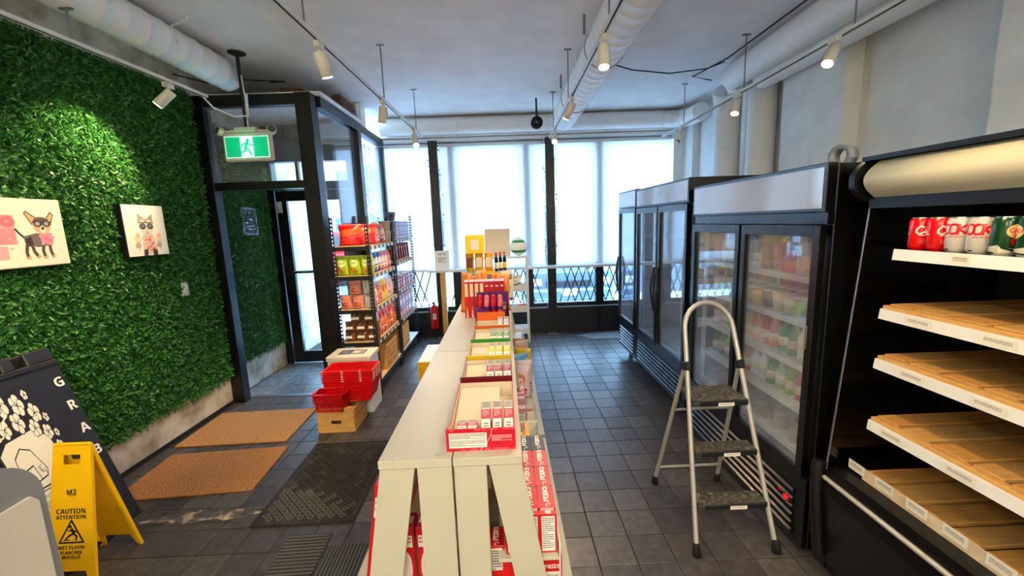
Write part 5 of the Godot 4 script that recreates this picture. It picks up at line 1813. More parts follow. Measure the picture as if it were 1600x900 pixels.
	pbx(top, "price_rail", M.white_plastic, Vector3(-0.008, 1.61, l * 0.5 + 0.115) - top.position, Vector3(0.008, 0.042, l - 0.23), Vector3(0, 0, -0.12))
	part(top, "price_tag", quad_mesh(0.06, 0.036), M.price_print, Vector3(-0.0135, 1.61, 0.47) - top.position, Vector3(0, -PI / 2, 0))
	# bottom deck
	var deck = P.call("bottom_deck", M.dark_inside, Vector3(0.0, 0.52, 0.03), Vector3(0.66, 0.575, l))
	var z = 0.10
	var k = 0
	while z < l - 0.02:
		var w = 0.088 + 0.012 * ((k * 5) % 3)
		pbx(deck, "slat", M.pine if k % 2 else M.pine_pale, Vector3(0.36, 0.60, z + w * 0.5) - deck.position, Vector3(0.52, 0.018, w), Vector3.ZERO, 0.002)
		z += w + 0.020
		k += 1
	pbx(deck, "ticket_strip", M.kraft, Vector3(0.075, 0.60, l * 0.5 + 0.05) - deck.position, Vector3(0.006, 0.055, l - 0.12))
	for e in 9:
		part(deck, "price_tag", quad_mesh(0.085, 0.045), M.price_print, Vector3(0.0705, 0.612, 0.08 + e * 0.14) - deck.position, Vector3(0, -PI / 2, 0))
	# cans
	var kinds = [["can_red", "red cola can"], ["can_red", "red cola can"], ["can_silver", "silver diet cola can"], ["can_silver", "silver diet cola can"], ["can_ginger", "dark green ginger ale can"], ["can_ginger", "dark green ginger ale can"], ["can_lime", "bright green lemon soda can"], ["can_lime", "bright green lemon soda can"]]
	for e in kinds.size():
		for r in 2:
			var lab = "%s on the shelf under the cream canopy" % kinds[e][1] if r == 0 else "%s in the back row under the canopy" % kinds[e][1]
			var c = thing("soda_can", lab, "can", Vector3(fx + 0.048 + r * 0.07, 1.628, -1.532 + e * 0.0668), Vector3(0, -PI / 2 + [0.1, 0.35, -1.0, -0.8, 0.3, 0.9, 0.3, 0.1][e], 0), "cans under the canopy")
			part(c, "body", lathe([[0.024, 0.0], [0.0255, 0.002], [0.033, 0.013], [0.033, 0.105], [0.027, 0.118]], 24), M[kinds[e][0]])
			part(c, "top", lathe([[0.027, 0.118], [0.0275, 0.121], [0.026, 0.122], [0.024, 0.118], [0, 0.118]], 20), M.steel)
			part(c, "base", lathe([[0, 0.004], [0.02, 0.004], [0.024, 0.0]], 16), M.steel)

# ------------------------------------------------------------------ island of two display tables
func build_island():
	var H = 0.85
	# each table: top, pairs of board legs, low shelf
	var halves = [[-0.545, -0.2475, -1, "left"], [-0.2425, 0.040, 1, "right"]]
	for hv in halves:
		for seg in 2:
			var z0 = -1.545 - seg * 1.44
			var z1 = z0 - (1.435 if seg == 0 else 2.30)
			var xs = hv[2]
			var lab = ["cream white display table with splayed board legs beside the rubber mat", "cream white display table with splayed legs under the red candy carton", "cream white display table of the island beside the popcorn carton", "cream white display table carrying the golden tins"][(0 if xs < 0 else 1) + seg * 2]
			var o = thing("display_table", lab, "table", Vector3((hv[0] + hv[1]) * 0.5, 0, (z0 + z1) * 0.5), Vector3.ZERO)
			var w = hv[1] - hv[0]
			var l = z0 - z1
			pbx(o, "table_top", M.cream_lacquer, Vector3(0, H - 0.018, 0), Vector3(w, 0.036, l - 0.002), Vector3.ZERO, 0.002)
			for p in [[-0.09, -0.05], [0.09, -0.05]]:
				part(o, "plug", lathe([[0, 0], [0.012, 0], [0.011, 0.0012], [0, 0.0014]], 14), M.cream_lacquer, Vector3(p[0], H, l * 0.5 + p[1] + 0.02))
			# legs: the inner one upright, the outer one splayed
			for e in [-1.0, 1.0]:
				var zz = e * (l * 0.5 - 0.02)
				var inner = -xs * (w * 0.25 + 0.002)
				pbx(o, "leg", M.cream_lacquer, Vector3(inner, (H - 0.036) * 0.5, zz), Vector3(w * 0.5 - 0.008, H - 0.036, 0.020), Vector3.ZERO, 0.0015)
				var xt = xs * (w * 0.25)
				var a = 0.17
				var hw = w * 0.25 - 0.004
				var y1 = H - 0.036
				var leg = [Vector2(xt - hw, y1), Vector2(xt + hw, y1), Vector2(xt + hw + xs * y1 * a, 0.0), Vector2(xt - hw + xs * y1 * a, 0.0)]
				part(o, "leg", prism(leg, 0.020), M.cream_lacquer, Vector3(0, 0, zz))
			var sw = w * 0.5 + 0.115
			pbx(o, "low_shelf", M.cream_lacquer, Vector3(xs * 0.12, 0.13, 0), Vector3(w + 0.20, 0.020, l - 0.045), Vector3.ZERO, 0.0015)
			if xs > 0:
				pbx(o, "side_shelf", M.cream_lacquer, Vector3(0.155, 0.352, 0), Vector3(0.26, 0.016, l - 0.045), Vector3.ZERO, 0.0015)
				part(o, "wire_guard", tube([Vector3(0.29, 0.36, l * 0.5 - 0.03), Vector3(0.29, 0.42, l * 0.5 - 0.03), Vector3(0.29, 0.42, -l * 0.5 + 0.03), Vector3(0.29, 0.36, -l * 0.5 + 0.03)], 0.004, 6), M.white_metal)
				part(o, "wire_guard", tube([Vector3(0.29, 0.13, l * 0.5 - 0.03), Vector3(0.29, 0.36, l * 0.5 - 0.03)], 0.004, 6), M.white_metal)
	build_cartons(H)
	build_tabletop(H)
	build_flank()
	# red cartons on the low shelf of the mat side
	for k in 5:
		single("red_carton", box(0.075, 0.56, 0.24, 0.002), M.box_red, "tall red carton leaning under the mat side of the island", "carton", Vector3(-0.597, 0.428, -1.73 - k * 0.26), Vector3(0, 0, -0.165), "red cartons under the island")
	for k in 3:
		single("red_carton", box(0.075, 0.34, 0.10, 0.002), M.box_red, "slim red carton between the board legs of the island", "carton", Vector3(-0.485 + k * 0.085, 0.3105, -1.68), Vector3.ZERO, "slim red cartons under the island")
	for k in 3:
		single("red_carton", box(0.075, 0.24, 0.12, 0.002), M.stick_red, "red biscuit carton behind the splayed leg of the island", "carton", Vector3(-0.09 + k * 0.082, 0.2605, -1.68), Vector3.ZERO, "biscuit cartons under the island")
	# bags and boxes low on the cooler side
	var low = [["box_rose", "rose coloured"], ["box_yellow", "yellow"], ["box_teal", "pale green"], ["box_maroon", "maroon"], ["box_white", "white"], ["box_red", "red"]]
	for k in 16:
		var e = low[(k * 5) % 6]
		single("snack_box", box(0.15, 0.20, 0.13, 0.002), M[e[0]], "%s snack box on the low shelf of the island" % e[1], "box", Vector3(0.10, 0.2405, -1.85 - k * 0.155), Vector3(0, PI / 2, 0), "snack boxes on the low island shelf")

func build_cartons(H):
	# open display cartons in a row, coloured outside, pale inside
	var rows = [
		[-1.60, -2.15, "sw_red", "carton_front_red", "chew_red", "red display carton of chewy candy at the near end of the island", 5],
		[-2.185, -2.525, "sw_maroon", "", "chew_grape", "maroon display carton of grape candy behind the red one", 3],
		[-2.55, -2.905, "sw_yellow", "", "chew_mango", "yellow display carton of mango candy", 5],
		[-2.935, -3.30, "sw_green", "", "chew_apple", "green display carton of apple candy", 3],
		[-3.33, -3.60, "sw_orange", "", "chew_white", "orange display carton with its back flap up", 2]]
	var fruit = ["red strawberry", "purple grape", "yellow mango", "green apple", "white"]
	for i in rows.size():
		var r = rows[i]
		var l = r[0] - r[1]
		var w = 0.288
		var o = thing("display_carton", r[5], "carton", Vector3(-0.128, H, (r[0] + r[1]) * 0.5))
		var m = M[r[2]]
		pbx(o, "floor_panel", M.cream_card, Vector3(0, 0.0025, 0), Vector3(w - 0.006, 0.005, l - 0.004))
		pbx(o, "front_panel", m, Vector3(0, 0.049, l * 0.5 - 0.0015), Vector3(w, 0.098, 0.003))
		if r[3] != "":
			part(o, "front_print", quad_mesh(w, 0.098), M[r[3]], Vector3(0, 0.049, l * 0.5 + 0.0002))
		pbx(o, "back_panel", m, Vector3(0, 0.04, -l * 0.5 + 0.0015), Vector3(w, 0.08, 0.003))
		pbx(o, "back_liner", M.cream_card, Vector3(0, 0.041, -l * 0.5 + 0.004), Vector3(w - 0.01, 0.076, 0.002))
		for s in [-1.0, 1.0]:
			var sd = [Vector2(-l * 0.5, 0.0), Vector2(l * 0.5, 0.0), Vector2(l * 0.5, 0.095), Vector2(l * 0.25, 0.06), Vector2(-l * 0.5, 0.08)]
			part(o, "side_panel", prism(sd, 0.003), m, Vector3(s * (w * 0.5 - 0.0015), 0, 0), Vector3(0, -PI / 2, 0))
			var li = [Vector2(-l * 0.5 + 0.004, 0.005), Vector2(l * 0.5 - 0.004, 0.005), Vector2(l * 0.5 - 0.004, 0.091), Vector2(l * 0.25, 0.057), Vector2(-l * 0.5 + 0.004, 0.076)]
			part(o, "side_liner", prism(li, 0.002), M.cream_card, Vector3(s * (w * 0.5 - 0.0045), 0, 0), Vector3(0, -PI / 2, 0))
		# slope of card inside, as the tray is nearly sold out
		pbx(o, "inner_ramp", M.cream_card, Vector3(-0.03, 0.038, -l * 0.12), Vector3(w - 0.08, 0.002, l * 0.66), Vector3(0.13, 0, 0))
		if i == 4:
			pbx(o, "flap", m, Vector3(-0.015, 0.115, -l * 0.5 + 0.0015), Vector3(w - 0.04, 0.08, 0.003))
		# sticks of candy
		for k in r[6]:
			var col = k % 3
			var x = 0.015 - 0.025 - col * 0.050
			var z = r[0] - 0.045 - 0.075
			var y = H + 0.070
			if k >= 3:
				x = -0.17 - 0.045 * (k - 3)
				y = H + 0.052
				z = r[0] - 0.10
			single("candy_stick", box(0.042, 0.030, 0.185 if k < 3 else 0.07, 0.002), M[r[4]], "%s candy stick lying in its display carton" % fruit[i], "candy", Vector3(x, y + (0.012 if k < 3 else 0.0), z), Vector3(0.33 if k < 3 else 0.1, 0.02 * (k - 1), 0), "%s candy sticks" % fruit[i])
			if k < 3:
				single("candy_stick", box(0.042, 0.030, 0.15, 0.002), M[r[4]], "%s candy stick lying in its display carton" % fruit[i], "candy", Vector3(x, H + 0.024, z - 0.01), Vector3(0.0, 0.02 * (1 - k), 0), "%s candy sticks" % fruit[i])

func build_tabletop(H):
	# purple box of pink candy tubes
	var o = thing("candy_box", "purple starry candy display box with a slanting cut front", "display box", Vector3(-0.133, H, -3.80))
	var cut = [Vector2(-0.152, 0), Vector2(0.152, 0), Vector2(0.152, 0.055), Vector2(0.06, 0.085), Vector2(-0.04, 0.16), Vector2(-0.152, 0.20)]
	var st = begin()
	for i in range(1, cut.size() - 1):
		for sg in [1.0, -1.0]:
			var pts = [cut[0], cut[i], cut[i + 1]]
			var p3 = []
			var uv = []
			for q in pts:
				p3.append(Vector3(q.x, q.y, 0.0012 * sg))
				uv.append(Vector2((q.x + 0.152) / 0.304, 1.0 - q.y / 0.22))
			face(st, p3, Vector3(0, 0, sg), uv)
	part(o, "front_panel", fin(st), M.candy_purple, Vector3(0, 0, 0.135))
	pbx(o, "back_panel", M.sw_purple, Vector3(0, 0.14, -0.135), Vector3(0.304, 0.28, 0.003))
	for s in [-1.0, 1.0]:
		pbx(o, "side_panel", M.sw_purple, Vector3(s * 0.151, 0.09 if s < 0 else 0.07, 0), Vector3(0.003, 0.18 if s < 0 else 0.14, 0.268))
	pbx(o, "floor_panel", M.sw_purple, Vector3(0, 0.0015, 0), Vector3(0.30, 0.003, 0.266))
	for k in 8:
		var x = -0.245 + (k % 4) * 0.062
		var z = -3.72 - (k / 4) * 0.075
		var hh = 0.24 + 0.035 * (k / 4)
		var t = thing("candy_tube", "pink clear capped candy tube in the purple box", "candy", Vector3(x, H + 0.004, z), Vector3.ZERO, "pink candy tubes")
		part(t, "tube", lathe([[0, 0], [0.024, 0], [0.024, hh - 0.03], [0.02, hh - 0.012], [0.01, hh - 0.002], [0, hh]], 14), M.sw_pink if k % 2 else M.sw_red)
		part(t, "band", lathe([[0.0245, 0], [0.025, 0.001], [0.025, 0.03], [0.0245, 0.031]], 14), M.sw_purple, Vector3(0, hh * 0.62, 0))
	single("candy_pack", box(0.07, 0.20, 0.04, 0.003), M.box_maroon, "dark pink candy pack at the end of the purple box", "candy", Vector3(-0.035, H + 0.104, -3.76))
	# tall red boxes in a row
	for k in 8:
		var m = M.tall_red if k < 4 else M.tall_red_plain
		single("biscuit_box", box(0.048, 0.365, 0.19, 0.0015), m, "tall red biscuit box with a pale band, in the row behind the purple box" if k < 4 else "plain tall red biscuit box, in the row behind the purple box", "box", Vector3(-0.395 + k * 0.0508, H + 0.1825, -4.165), Vector3.ZERO, "tall red biscuit boxes")
	# orange crisps standing behind
	for k in 5:
		single("snack_bag", bag(0.12, [0.43, 0.39, 0.45, 0.42, 0.40][k], 0.085, 20 + k), M.bag_orange_chips, "orange snack bag standing behind the tall red boxes", "snack bag", Vector3(-0.44 + k * 0.105, H, -4.36), Vector3(0, 0.35 * (k % 3 - 1), 0.07 * (k % 3 - 1)), "orange snack bags")
	# boxes that carry the jars
	var cols = [["box_teal", "pale green"], ["box_white", "white"], ["box_yellow", "yellow"], ["box_teal", "pale green"]]
	for k in 4:
		single("sweet_box", box(0.125, 0.36, 0.24, 0.002), M[cols[k][0]], "%s upright carton that carries the golden tins" % cols[k][1], "carton", Vector3(-0.435 + k * 0.13, H + 0.18, -5.10), Vector3.ZERO, "cartons at the far end of the island")
	for k in 3:
		var t = thing("gold_tin", ["golden round tin on the green carton", "golden round tin with a paper label under the yellow block", "golden round tin beside the sauce bottles"][k], "tin", Vector3(-0.43 + k * 0.115, H + 0.36, -5.06))
		part(t, "tin_body", lathe([[0, 0], [0.048, 0], [0.05, 0.004], [0.05, 0.2], [0.048, 0.204], [0, 0.204]], 20), M.gold_tin)
		part(t, "paper_label", box(0.07, 0.12, 0.002), M.cream_card if k > 0 else M.sw_brown, Vector3(0, 0.11, 0.0505))
		part(t, "lid", lathe([[0, 0], [0.052, 0], [0.052, 0.014], [0, 0.014]], 20), M.gold_tin, Vector3(0, 0.204, 0))
	# plain yellow block with a white panel
	var b = thing("yellow_block", "bright yellow cube with a white mark on its face", "toy block", Vector3(-0.355, H + 0.578 + 0.112, -5.06))
	pbx(b, "cube_body", M.toy_yellow, Vector3.ZERO, Vector3(0.224, 0.224, 0.20), Vector3.ZERO, 0.008)
	pbx(b, "white_panel", M.sw_white, Vector3(0, 0, 0.1), Vector3(0.10, 0.12, 0.006), Vector3.ZERO, 0.002)
	# sauce bottles
	for k in 3:
		var t = thing("sauce_bottle", "dark sauce bottle with a red cap beside the golden tins", "bottle", Vector3(-0.105 + k * 0.05, H + 0.36 if k < 1 else H, -5.0 - k * 0.02), Vector3.ZERO, "dark sauce bottles")
		var hh = 0.215
		var base = 0.0
		t.position.y = H + 0.36 if k == 0 else H + 0.362
		part(t, "bottle_body", bottle_mesh(0.023, hh), M.sauce, Vector3(0, base, 0))
		part(t, "cap", lathe([[0, 0], [0.012, 0], [0.012, 0.032], [0, 0.034]], 12), M.sw_red, Vector3(0, base + hh * 0.895, 0))
		part(t, "paper_label", lathe([[0.0235, 0], [0.024, 0.001], [0.024, 0.07], [0.0235, 0.071]], 14), M.sw_yellow if k == 2 else M.sw_cream, Vector3(0, base + 0.03, 0))
	single("sweet_box", box(0.15, 0.36, 0.16, 0.002), M.box_white, "white upright carton that carries the sauce bottles", "carton", Vector3(0.035 - 0.02, H + 0.18, -5.02))

func build_flank():
	# biscuit sticks and sweets along the cooler side, on the side shelf at 0.36
	var y = 0.360
	var cols = [0.013, 0.087, 0.161]
	# near end: upright boxes showing their fact panels
	var z = -1.605
	for c in 3:
		single("biscuit_stick_box", box(0.074, 0.185, 0.024, 0.001), M.stick_red, "red biscuit stick box standing upright at the near end of the island", "biscuit box", Vector3(cols[c] - 0.018, y - 0.0 + 0.0925, z), Vector3.ZERO, "upright red biscuit stick boxes")
	# tray in front, lower
	var tr = thing("biscuit_tray", "red cardboard tray below the upright biscuit boxes", "tray", Vector3(0.07, 0.141, -1.66))
	pbx(tr, "tray_front", M.sw_red, Vector3(0, 0.09, 0.06), Vector3(0.26, 0.18, 0.004))
	pbx(tr, "tray_side", M.sw_red, Vector3(0.128, 0.10, 0), Vector3(0.004, 0.20, 0.12))
	pbx(tr, "tray_floor", M.sw_red, Vector3(0, 0.002, 0), Vector3(0.25, 0.004, 0.11))
	part(tr, "white_sticker", quad_mesh(0.075, 0.05), M.price_print, Vector3(0.085, 0.095, 0.0625))
	text(tr, "PRIZE", 0.018, M.white_ink, Vector3(0.085, 0.145, 0.0626))
	var tr2 = thing("biscuit_tray", "red cardboard tray with a maker's name between the island's board legs", "tray", Vector3(-0.135, 0.141, -1.615))
	pbx(tr2, "tray_front", M.sw_red, Vector3(0, 0.06, 0.0), Vector3(0.15, 0.12, 0.004))
	pbx(tr2, "tray_floor", M.sw_red, Vector3(0, 0.002, -0.006), Vector3(0.15, 0.004, 0.012))
	text(tr2, "Glico", 0.018, M.white_ink, Vector3(0.0, 0.09, 0.0026))
	# flat stacks that rise to the same height
	var rows = [["stick_red", "red", 3], ["stick_red", "red", 3], ["stick_red", "red", 3], ["stick_black", "black", 3], ["stick_yellow", "amber", 2], ["", "", 0], ["stick_brown", "brown red", 2], ["stick_brown", "brown red", 2], ["stick_pink", "pink", 2], ["stick_pink", "pink", 2]]
	z = -1.70
	for r in rows.size():
		var e = rows[r]
		if e[2] == 0:
			var t = thing("plastic_parcel", "crumpled clear parcel between the amber and brown biscuit boxes", "parcel", Vector3(0.10, y, z), Vector3.ZERO)
			part(t, "film", bag(0.15, 0.17, 0.11, 31), M.bag_film_grey)
			z -= 0.13
			continue
		for c in e[2]:
			for k in 8:
				if k < 6 and c < e[2] - 1:
					continue
				single("biscuit_stick_box", box(0.074, 0.0235, 0.150, 0.001), M[e[0]], "%s biscuit stick box lying in the stacks beside the island" % e[1], "biscuit box", Vector3(cols[c] - 0.018, y + 0.012 + k * 0.0240, z), Vector3(0, 0.01 * ((k + c) % 3 - 1), 0), "%s biscuit stick boxes" % e[1])
			if c < e[2] - 1:
				single("stock_carton", box(0.070, 0.142, 0.146, 0.001), M.kraft, "plain cardboard carton under a stack of biscuit boxes", "carton", Vector3(cols[c] - 0.018, y + 0.071, z), Vector3.ZERO, "plain stock cartons")
		z -= 0.156
	# bags further along
	var bags = [["bag_white_pink", "white and pink", 0.19], ["bag_white_pink", "white and pink", 0.19], ["bag_sky", "sky blue", 0.21], ["bag_yellow", "yellow", 0.22], ["bag_pinkish", "pink", 0.2], ["bag_silver", "silver", 0.22], ["bag_redorange", "orange red", 0.2]]
	for k in bags.size():
		single("snack_bag", bag(0.15, bags[k][2] + 0.08, 0.10, 40 + k % 4), M[bags[k][0]], "%s snack bag on the side shelf near the far end of the island" % bags[k][1], "snack bag", Vector3(0.10 + 0.03 * (k % 2), y, z - k * 0.125), Vector3(0, 0.3 * (k % 3 - 1), 0), "snack bags along the island")
	for k in 3:
		var t = thing("noodle_cup", ["red noodle cup near the far end of the island", "yellow noodle cup near the far end of the island", "white noodle cup near the far end of the island"][k], "cup", Vector3(0.10, y, z - 0.98 - k * 0.10))
		part(t, "cup", lathe([[0, 0], [0.034, 0], [0.046, 0.105], [0, 0.105]], 18), [M.sw_red, M.sw_yellow, M.sw_white][k])
		part(t, "lid", lathe([[0, 0], [0.049, 0], [0.049, 0.006], [0, 0.008]], 18), M.sw_white if k < 2 else M.sw_red, Vector3(0, 0.105, 0))

# ------------------------------------------------------------------ snack rack
func post_mesh(h):
	var key = "post%.3f" % h
	if not cache.has(key):
		var st = begin()
		# angle post: two flanges, each with a row of slots
		for fl in 2:
			var b = Basis.IDENTITY if fl == 0 else Basis(Vector3.UP, -PI / 2)
			var o = Vector3.ZERO
			for x in [0.005, 0.029]:
				add_box(st, b * Vector3(x, h * 0.5, 0.001), Vector3(0.010, h, 0.002) if fl == 0 else Vector3(0.002, h, 0.010))
			var n = int(h / 0.04)
			for k in n + 1:
				var y = clampf(k * 0.04, 0.01, h - 0.01)
				add_box(st, b * Vector3(0.017, y, 0.001), Vector3(0.014, 0.020, 0.002) if fl == 0 else Vector3(0.002, 0.020, 0.014))
		cache[key] = fin(st)
	return cache[key]

func rack_unit(label, z0, z1, ys, top):
	var x0 = -1.755
	var x1 = -1.375
	var o = thing("snack_rack", label, "rack", Vector3((x0 + x1) * 0.5, 0, (z0 + z1) * 0.5))
	var c = o.position
	var w = x1 - x0
	var l = z0 - z1
	for sx in [-1.0, 1.0]:
		for sz in [-1.0, 1.0]:
			var p = part(o, "post", post_mesh(top), M.black_paint, Vector3(sx * w * 0.5, 0, sz * l * 0.5), Vector3(0, 0, 0))
			p.basis = Basis(Vector3(-sx, 0, 0), Vector3.UP, Vector3(0, 0, -sz)) if sx * sz > 0 else Basis(Vector3(-sx, 0, 0), Vector3.UP, Vector3(0, 0, -sz))
			pbx(p, "post_foot", M.black_plastic, Vector3(0.016, 0.006, 0.016), Vector3(0.036, 0.012, 0.036))
	for i in ys.size():
		var y = ys[i]
		pbx(o, "shelf_board", M.chipboard if i > 0 or z0 > -5 else M.white_metal, Vector3(0, y - 0.005, 0), Vector3(w - 0.01, 0.010, l - 0.01))
		for s in [-1.0, 1.0]:
			pbx(o, "end_beam", M.black_paint, Vector3(0, y - 0.026, s * (l * 0.5 - 0.004)), Vector3(w - 0.008, 0.04, 0.006), Vector3.ZERO, 0.001)
			var bm = pbx(o, "long_beam", M.black_paint, Vector3(s * (w * 0.5 - 0.004), y - 0.026, 0), Vector3(0.006, 0.04, l - 0.008), Vector3.ZERO, 0.001)
			if s > 0 and i > 0:
				var n = int(l / 0.15)
				for k in n:
					part(bm, "price_tag", quad_mesh(0.085, 0.034), M.price_print, Vector3(0.0035, 0.0, -l * 0.5 + 0.09 + k * 0.15), Vector3(0, PI / 2, 0.04 * ((k % 3) - 1)))
	return o

func bags_row(kind, colour, where, x, y, z, n, dz, w, h, t, rot, seed_no = 50):
	for k in n:
		single("snack_bag", bag(w, h, t, seed_no + k % 3), M[kind], "%s snack bag on the %s" % [colour, where], "snack bag", Vector3(x, y, z - k * dz), rot + Vector3(0, 0.06 * (k % 3 - 1), 0), "%s bags on the rack" % colour)

func build_rack():
	var ys = [0.165, 0.595, 0.945, 1.30, 1.605]
	rack_unit("black slotted steel rack of snacks beside the lobby, its end towards the baskets", -4.24, -5.20, ys, 1.90)
	var ys2 = [0.165, 0.585, 0.965, 1.335, 1.625]
	rack_unit("black slotted steel rack of snacks against the narrow window", -5.225, -6.26, ys2, 1.935)
	# top shelf, near unit
	for k in 2:
		single("noodle_pack", bag(0.23, 0.22, 0.15, 11 + k), M.bag_noodle_red, "shiny crumpled red noodle pack on the top shelf of the snack rack", "noodle pack", Vector3(-1.60 + k * 0.11, 1.606, -4.37 - k * 0.16), Vector3(0, 0.15 + 0.3 * k, 0), "red noodle packs")
	single("noodle_pack", bag(0.18, 0.20, 0.10, 14), M.bag_redorange, "orange red noodle pack beside the shiny red ones", "noodle pack", Vector3(-1.47, 1.606, -4.70), Vector3(0, 1.2, 0))
	single("noodle_pack", bag(0.18, 0.24, 0.10, 15), M.bag_noodle_orange, "orange noodle pack standing on the top rack shelf", "noodle pack", Vector3(-1.48, 1.606, -4.82), Vector3(0, PI / 2, 0))
	single("noodle_pack", bag(0.16, 0.22, 0.09, 12), M.bag_pinkish, "pale red noodle pack beside the paper cups", "noodle pack", Vector3(-1.45, 1.606, -4.925), Vector3(0, PI / 2, 0))
	for k in 4:
		var t = thing("paper_cup", "tan paper food cup stacked on the top rack shelf", "cup", Vector3(-1.44 - 0.13 * (k % 2) * 0.0, 1.606 + (k / 2) * 0.125, -5.03 - (k % 2) * 0.115), Vector3.ZERO, "tan paper cups")
		part(t, "cup", lathe([[0, 0], [0.042, 0], [0.054, 0.118], [0, 0.118]], 18), M.sw_tan)
		part(t, "lid", lathe([[0, 0], [0.056, 0], [0.056, 0.007], [0, 0.007]], 18), M.sw_cream, Vector3(0, 0.118, 0))
	# second shelf: green bags at the end, others facing the aisle
	for k in 3:
		single("snack_bag", bag(0.132, 0.205, 0.075, 60 + k), M.bag_green, "yellow green crisp bag facing out at the end of the rack", "snack bag", Vector3(-1.685 + k * 0.126, 1.301, -4.30), Vector3(0, 0.05 * (k - 1), 0), "green crisp bags")
	var row = [["bag_green", "green"], ["bag_blue", "blue"], ["bag_blue", "blue"], ["bag_pinkish", "pink"], ["bag_pinkish", "pink"], ["bag_redorange", "orange red"]]
	for k in row.size():
		single("snack_bag", bag(0.13, 0.215, 0.07, 63 + k % 3), M[row[k][0]], "%s snack bag on the second rack shelf, turned to the aisle" % row[k][1], "snack bag", Vector3(-1.435, 1.301, -4.44 - k * 0.125), Vector3(0, PI / 2, 0), "bags on the second rack shelf")
	# third shelf: salmon and grey packets at the end
	for e in [[-1.685, 0, "bag_salmon"], [-1.56, 0, "bag_salmon"], [-1.435, 0, "bag_film_grey"], [-1.575, 1, "bag_salmon"], [-1.435, 1, "bag_film_grey"]]:
		single("rice_cracker_bag", bag(0.128, 0.148, 0.085, 70), M[e[2]], "%s cracker packet stacked at the end of the third rack shelf" % ("salmon pink" if e[2] == "bag_salmon" else "silvery clear"), "snack bag", Vector3(e[0], 0.946 + e[1] * 0.150, -4.31), Vector3(0, 0, 0.0 if e[1] == 0 else 0.04), "%s cracker packets" % ("salmon" if e[2] == "bag_salmon" else "silvery"))
	row = [["bag_pinkish", "pink"], ["bag_salmon", "salmon"], ["bag_yellow", "yellow"], ["bag_yellow", "yellow"], ["bag_white_pink", "white and red"], ["bag_film_grey", "silver"]]
	for k in row.size():
		single("snack_bag", bag(0.13, 0.25, 0.08, 73 + k % 3), M[row[k][0]], "%s snack bag on the third rack shelf, turned to the aisle" % row[k][1], "snack bag", Vector3(-1.435, 0.946, -4.44 - k * 0.125), Vector3(0, PI / 2, 0), "bags on the third rack shelf")
	# fourth shelf: brown bread bags at the end, orange bags along the aisle
	for e in [[-1.675, 0], [-1.545, 0], [-1.425, 0], [-1.665, 1], [-1.545, 1], [-1.425, 1], [-1.60, 2], [-1.46, 2]]:
		var t = thing("bread_bag", "brown bread bag with a white label on the fourth rack shelf", "bread bag", Vector3(e[0], 0.596 + e[1] * 0.100, -4.33), Vector3(0, 0.08 * (e[1] - 1), 0), "brown bread bags")
		part(t, "bag", bag(0.135, 0.112, 0.13, 80 + e[1]), M.bag_brown)
		part(t, "label", quad_mesh(0.075, 0.026), M.paper, Vector3(0, 0.052, 0.069), Vector3(-0.1, 0, 0))
	row = [["bag_white_pink", "white and orange"], ["bag_redorange", "orange red"], ["bag_redorange", "orange red"], ["bag_noodle_orange", "orange"], ["bag_redorange", "orange red"], ["bag_noodle_orange", "orange"]]
	for k in row.size():
		single("snack_bag", bag(0.13, 0.27, 0.09, 83 + k % 3), M[row[k][0]], "%s snack bag on the fourth rack shelf, turned to the aisle" % row[k][1], "snack bag", Vector3(-1.435, 0.596, -4.44 - k * 0.125), Vector3(0, PI / 2, 0), "bags on the fourth rack shelf")
	# crates on the bottom shelves
	crate("wooden slatted crate on the bottom shelf of the near rack", Vector3(-1.565, 0.166, -4.80), 0.34, 0.30, 0.44, 5)
	crate("wooden slatted crate on the bottom shelf of the rack by the window", Vector3(-1.565, 0.166, -5.52), 0.34, 0.32, 0.36, 5)
	# far unit
	for k in 5:
		for j in 2:
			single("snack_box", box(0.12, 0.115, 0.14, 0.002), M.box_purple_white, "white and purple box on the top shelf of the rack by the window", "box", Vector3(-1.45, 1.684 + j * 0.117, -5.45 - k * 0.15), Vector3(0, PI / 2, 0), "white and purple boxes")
	var cup = thing("noodle_bowl", "dark noodle bowl on top of the white and purple boxes", "bowl", Vector3(-1.45, 1.862, -5.43))
	part(cup, "bowl", lathe([[0, 0], [0.045, 0], [0.062, 0.10], [0, 0.10]], 20), M.letterboard)
	part(cup, "lid", lathe([[0, 0], [0.066, 0], [0.066, 0.008], [0, 0.01]], 20), M.sw_black, Vector3(0, 0.10, 0))
	for k in 6:
		single("chocolate_box", box(0.11, 0.22, 0.035, 0.002), M.box_maroon, "dark red flat box leaning on the second shelf by the window", "box", Vector3(-1.45, 1.45, -5.40 - k * 0.13), Vector3(0.20, 0, 0), "dark red flat boxes")
	for k in 6:
		single("snack_box", box(0.13, 0.16, 0.12, 0.002), M.box_maroon if k % 2 else M.box_red, "%s box on the third shelf of the rack by the window" % ("maroon" if k % 2 else "red"), "box", Vector3(-1.45, 1.046, -5.34 - k * 0.15), Vector3(0, PI / 2, 0), "boxes on the third shelf by the window")
	for k in 5:
		for j in 2:
			single("snack_box", box(0.135, 0.15, 0.13, 0.002), M.box_rose, "rose and white box stacked on the fourth shelf by the window", "box", Vector3(-1.45, 0.661 + j * 0.152, -5.36 - k * 0.165), Vector3(0, PI / 2, 0), "rose and white boxes")

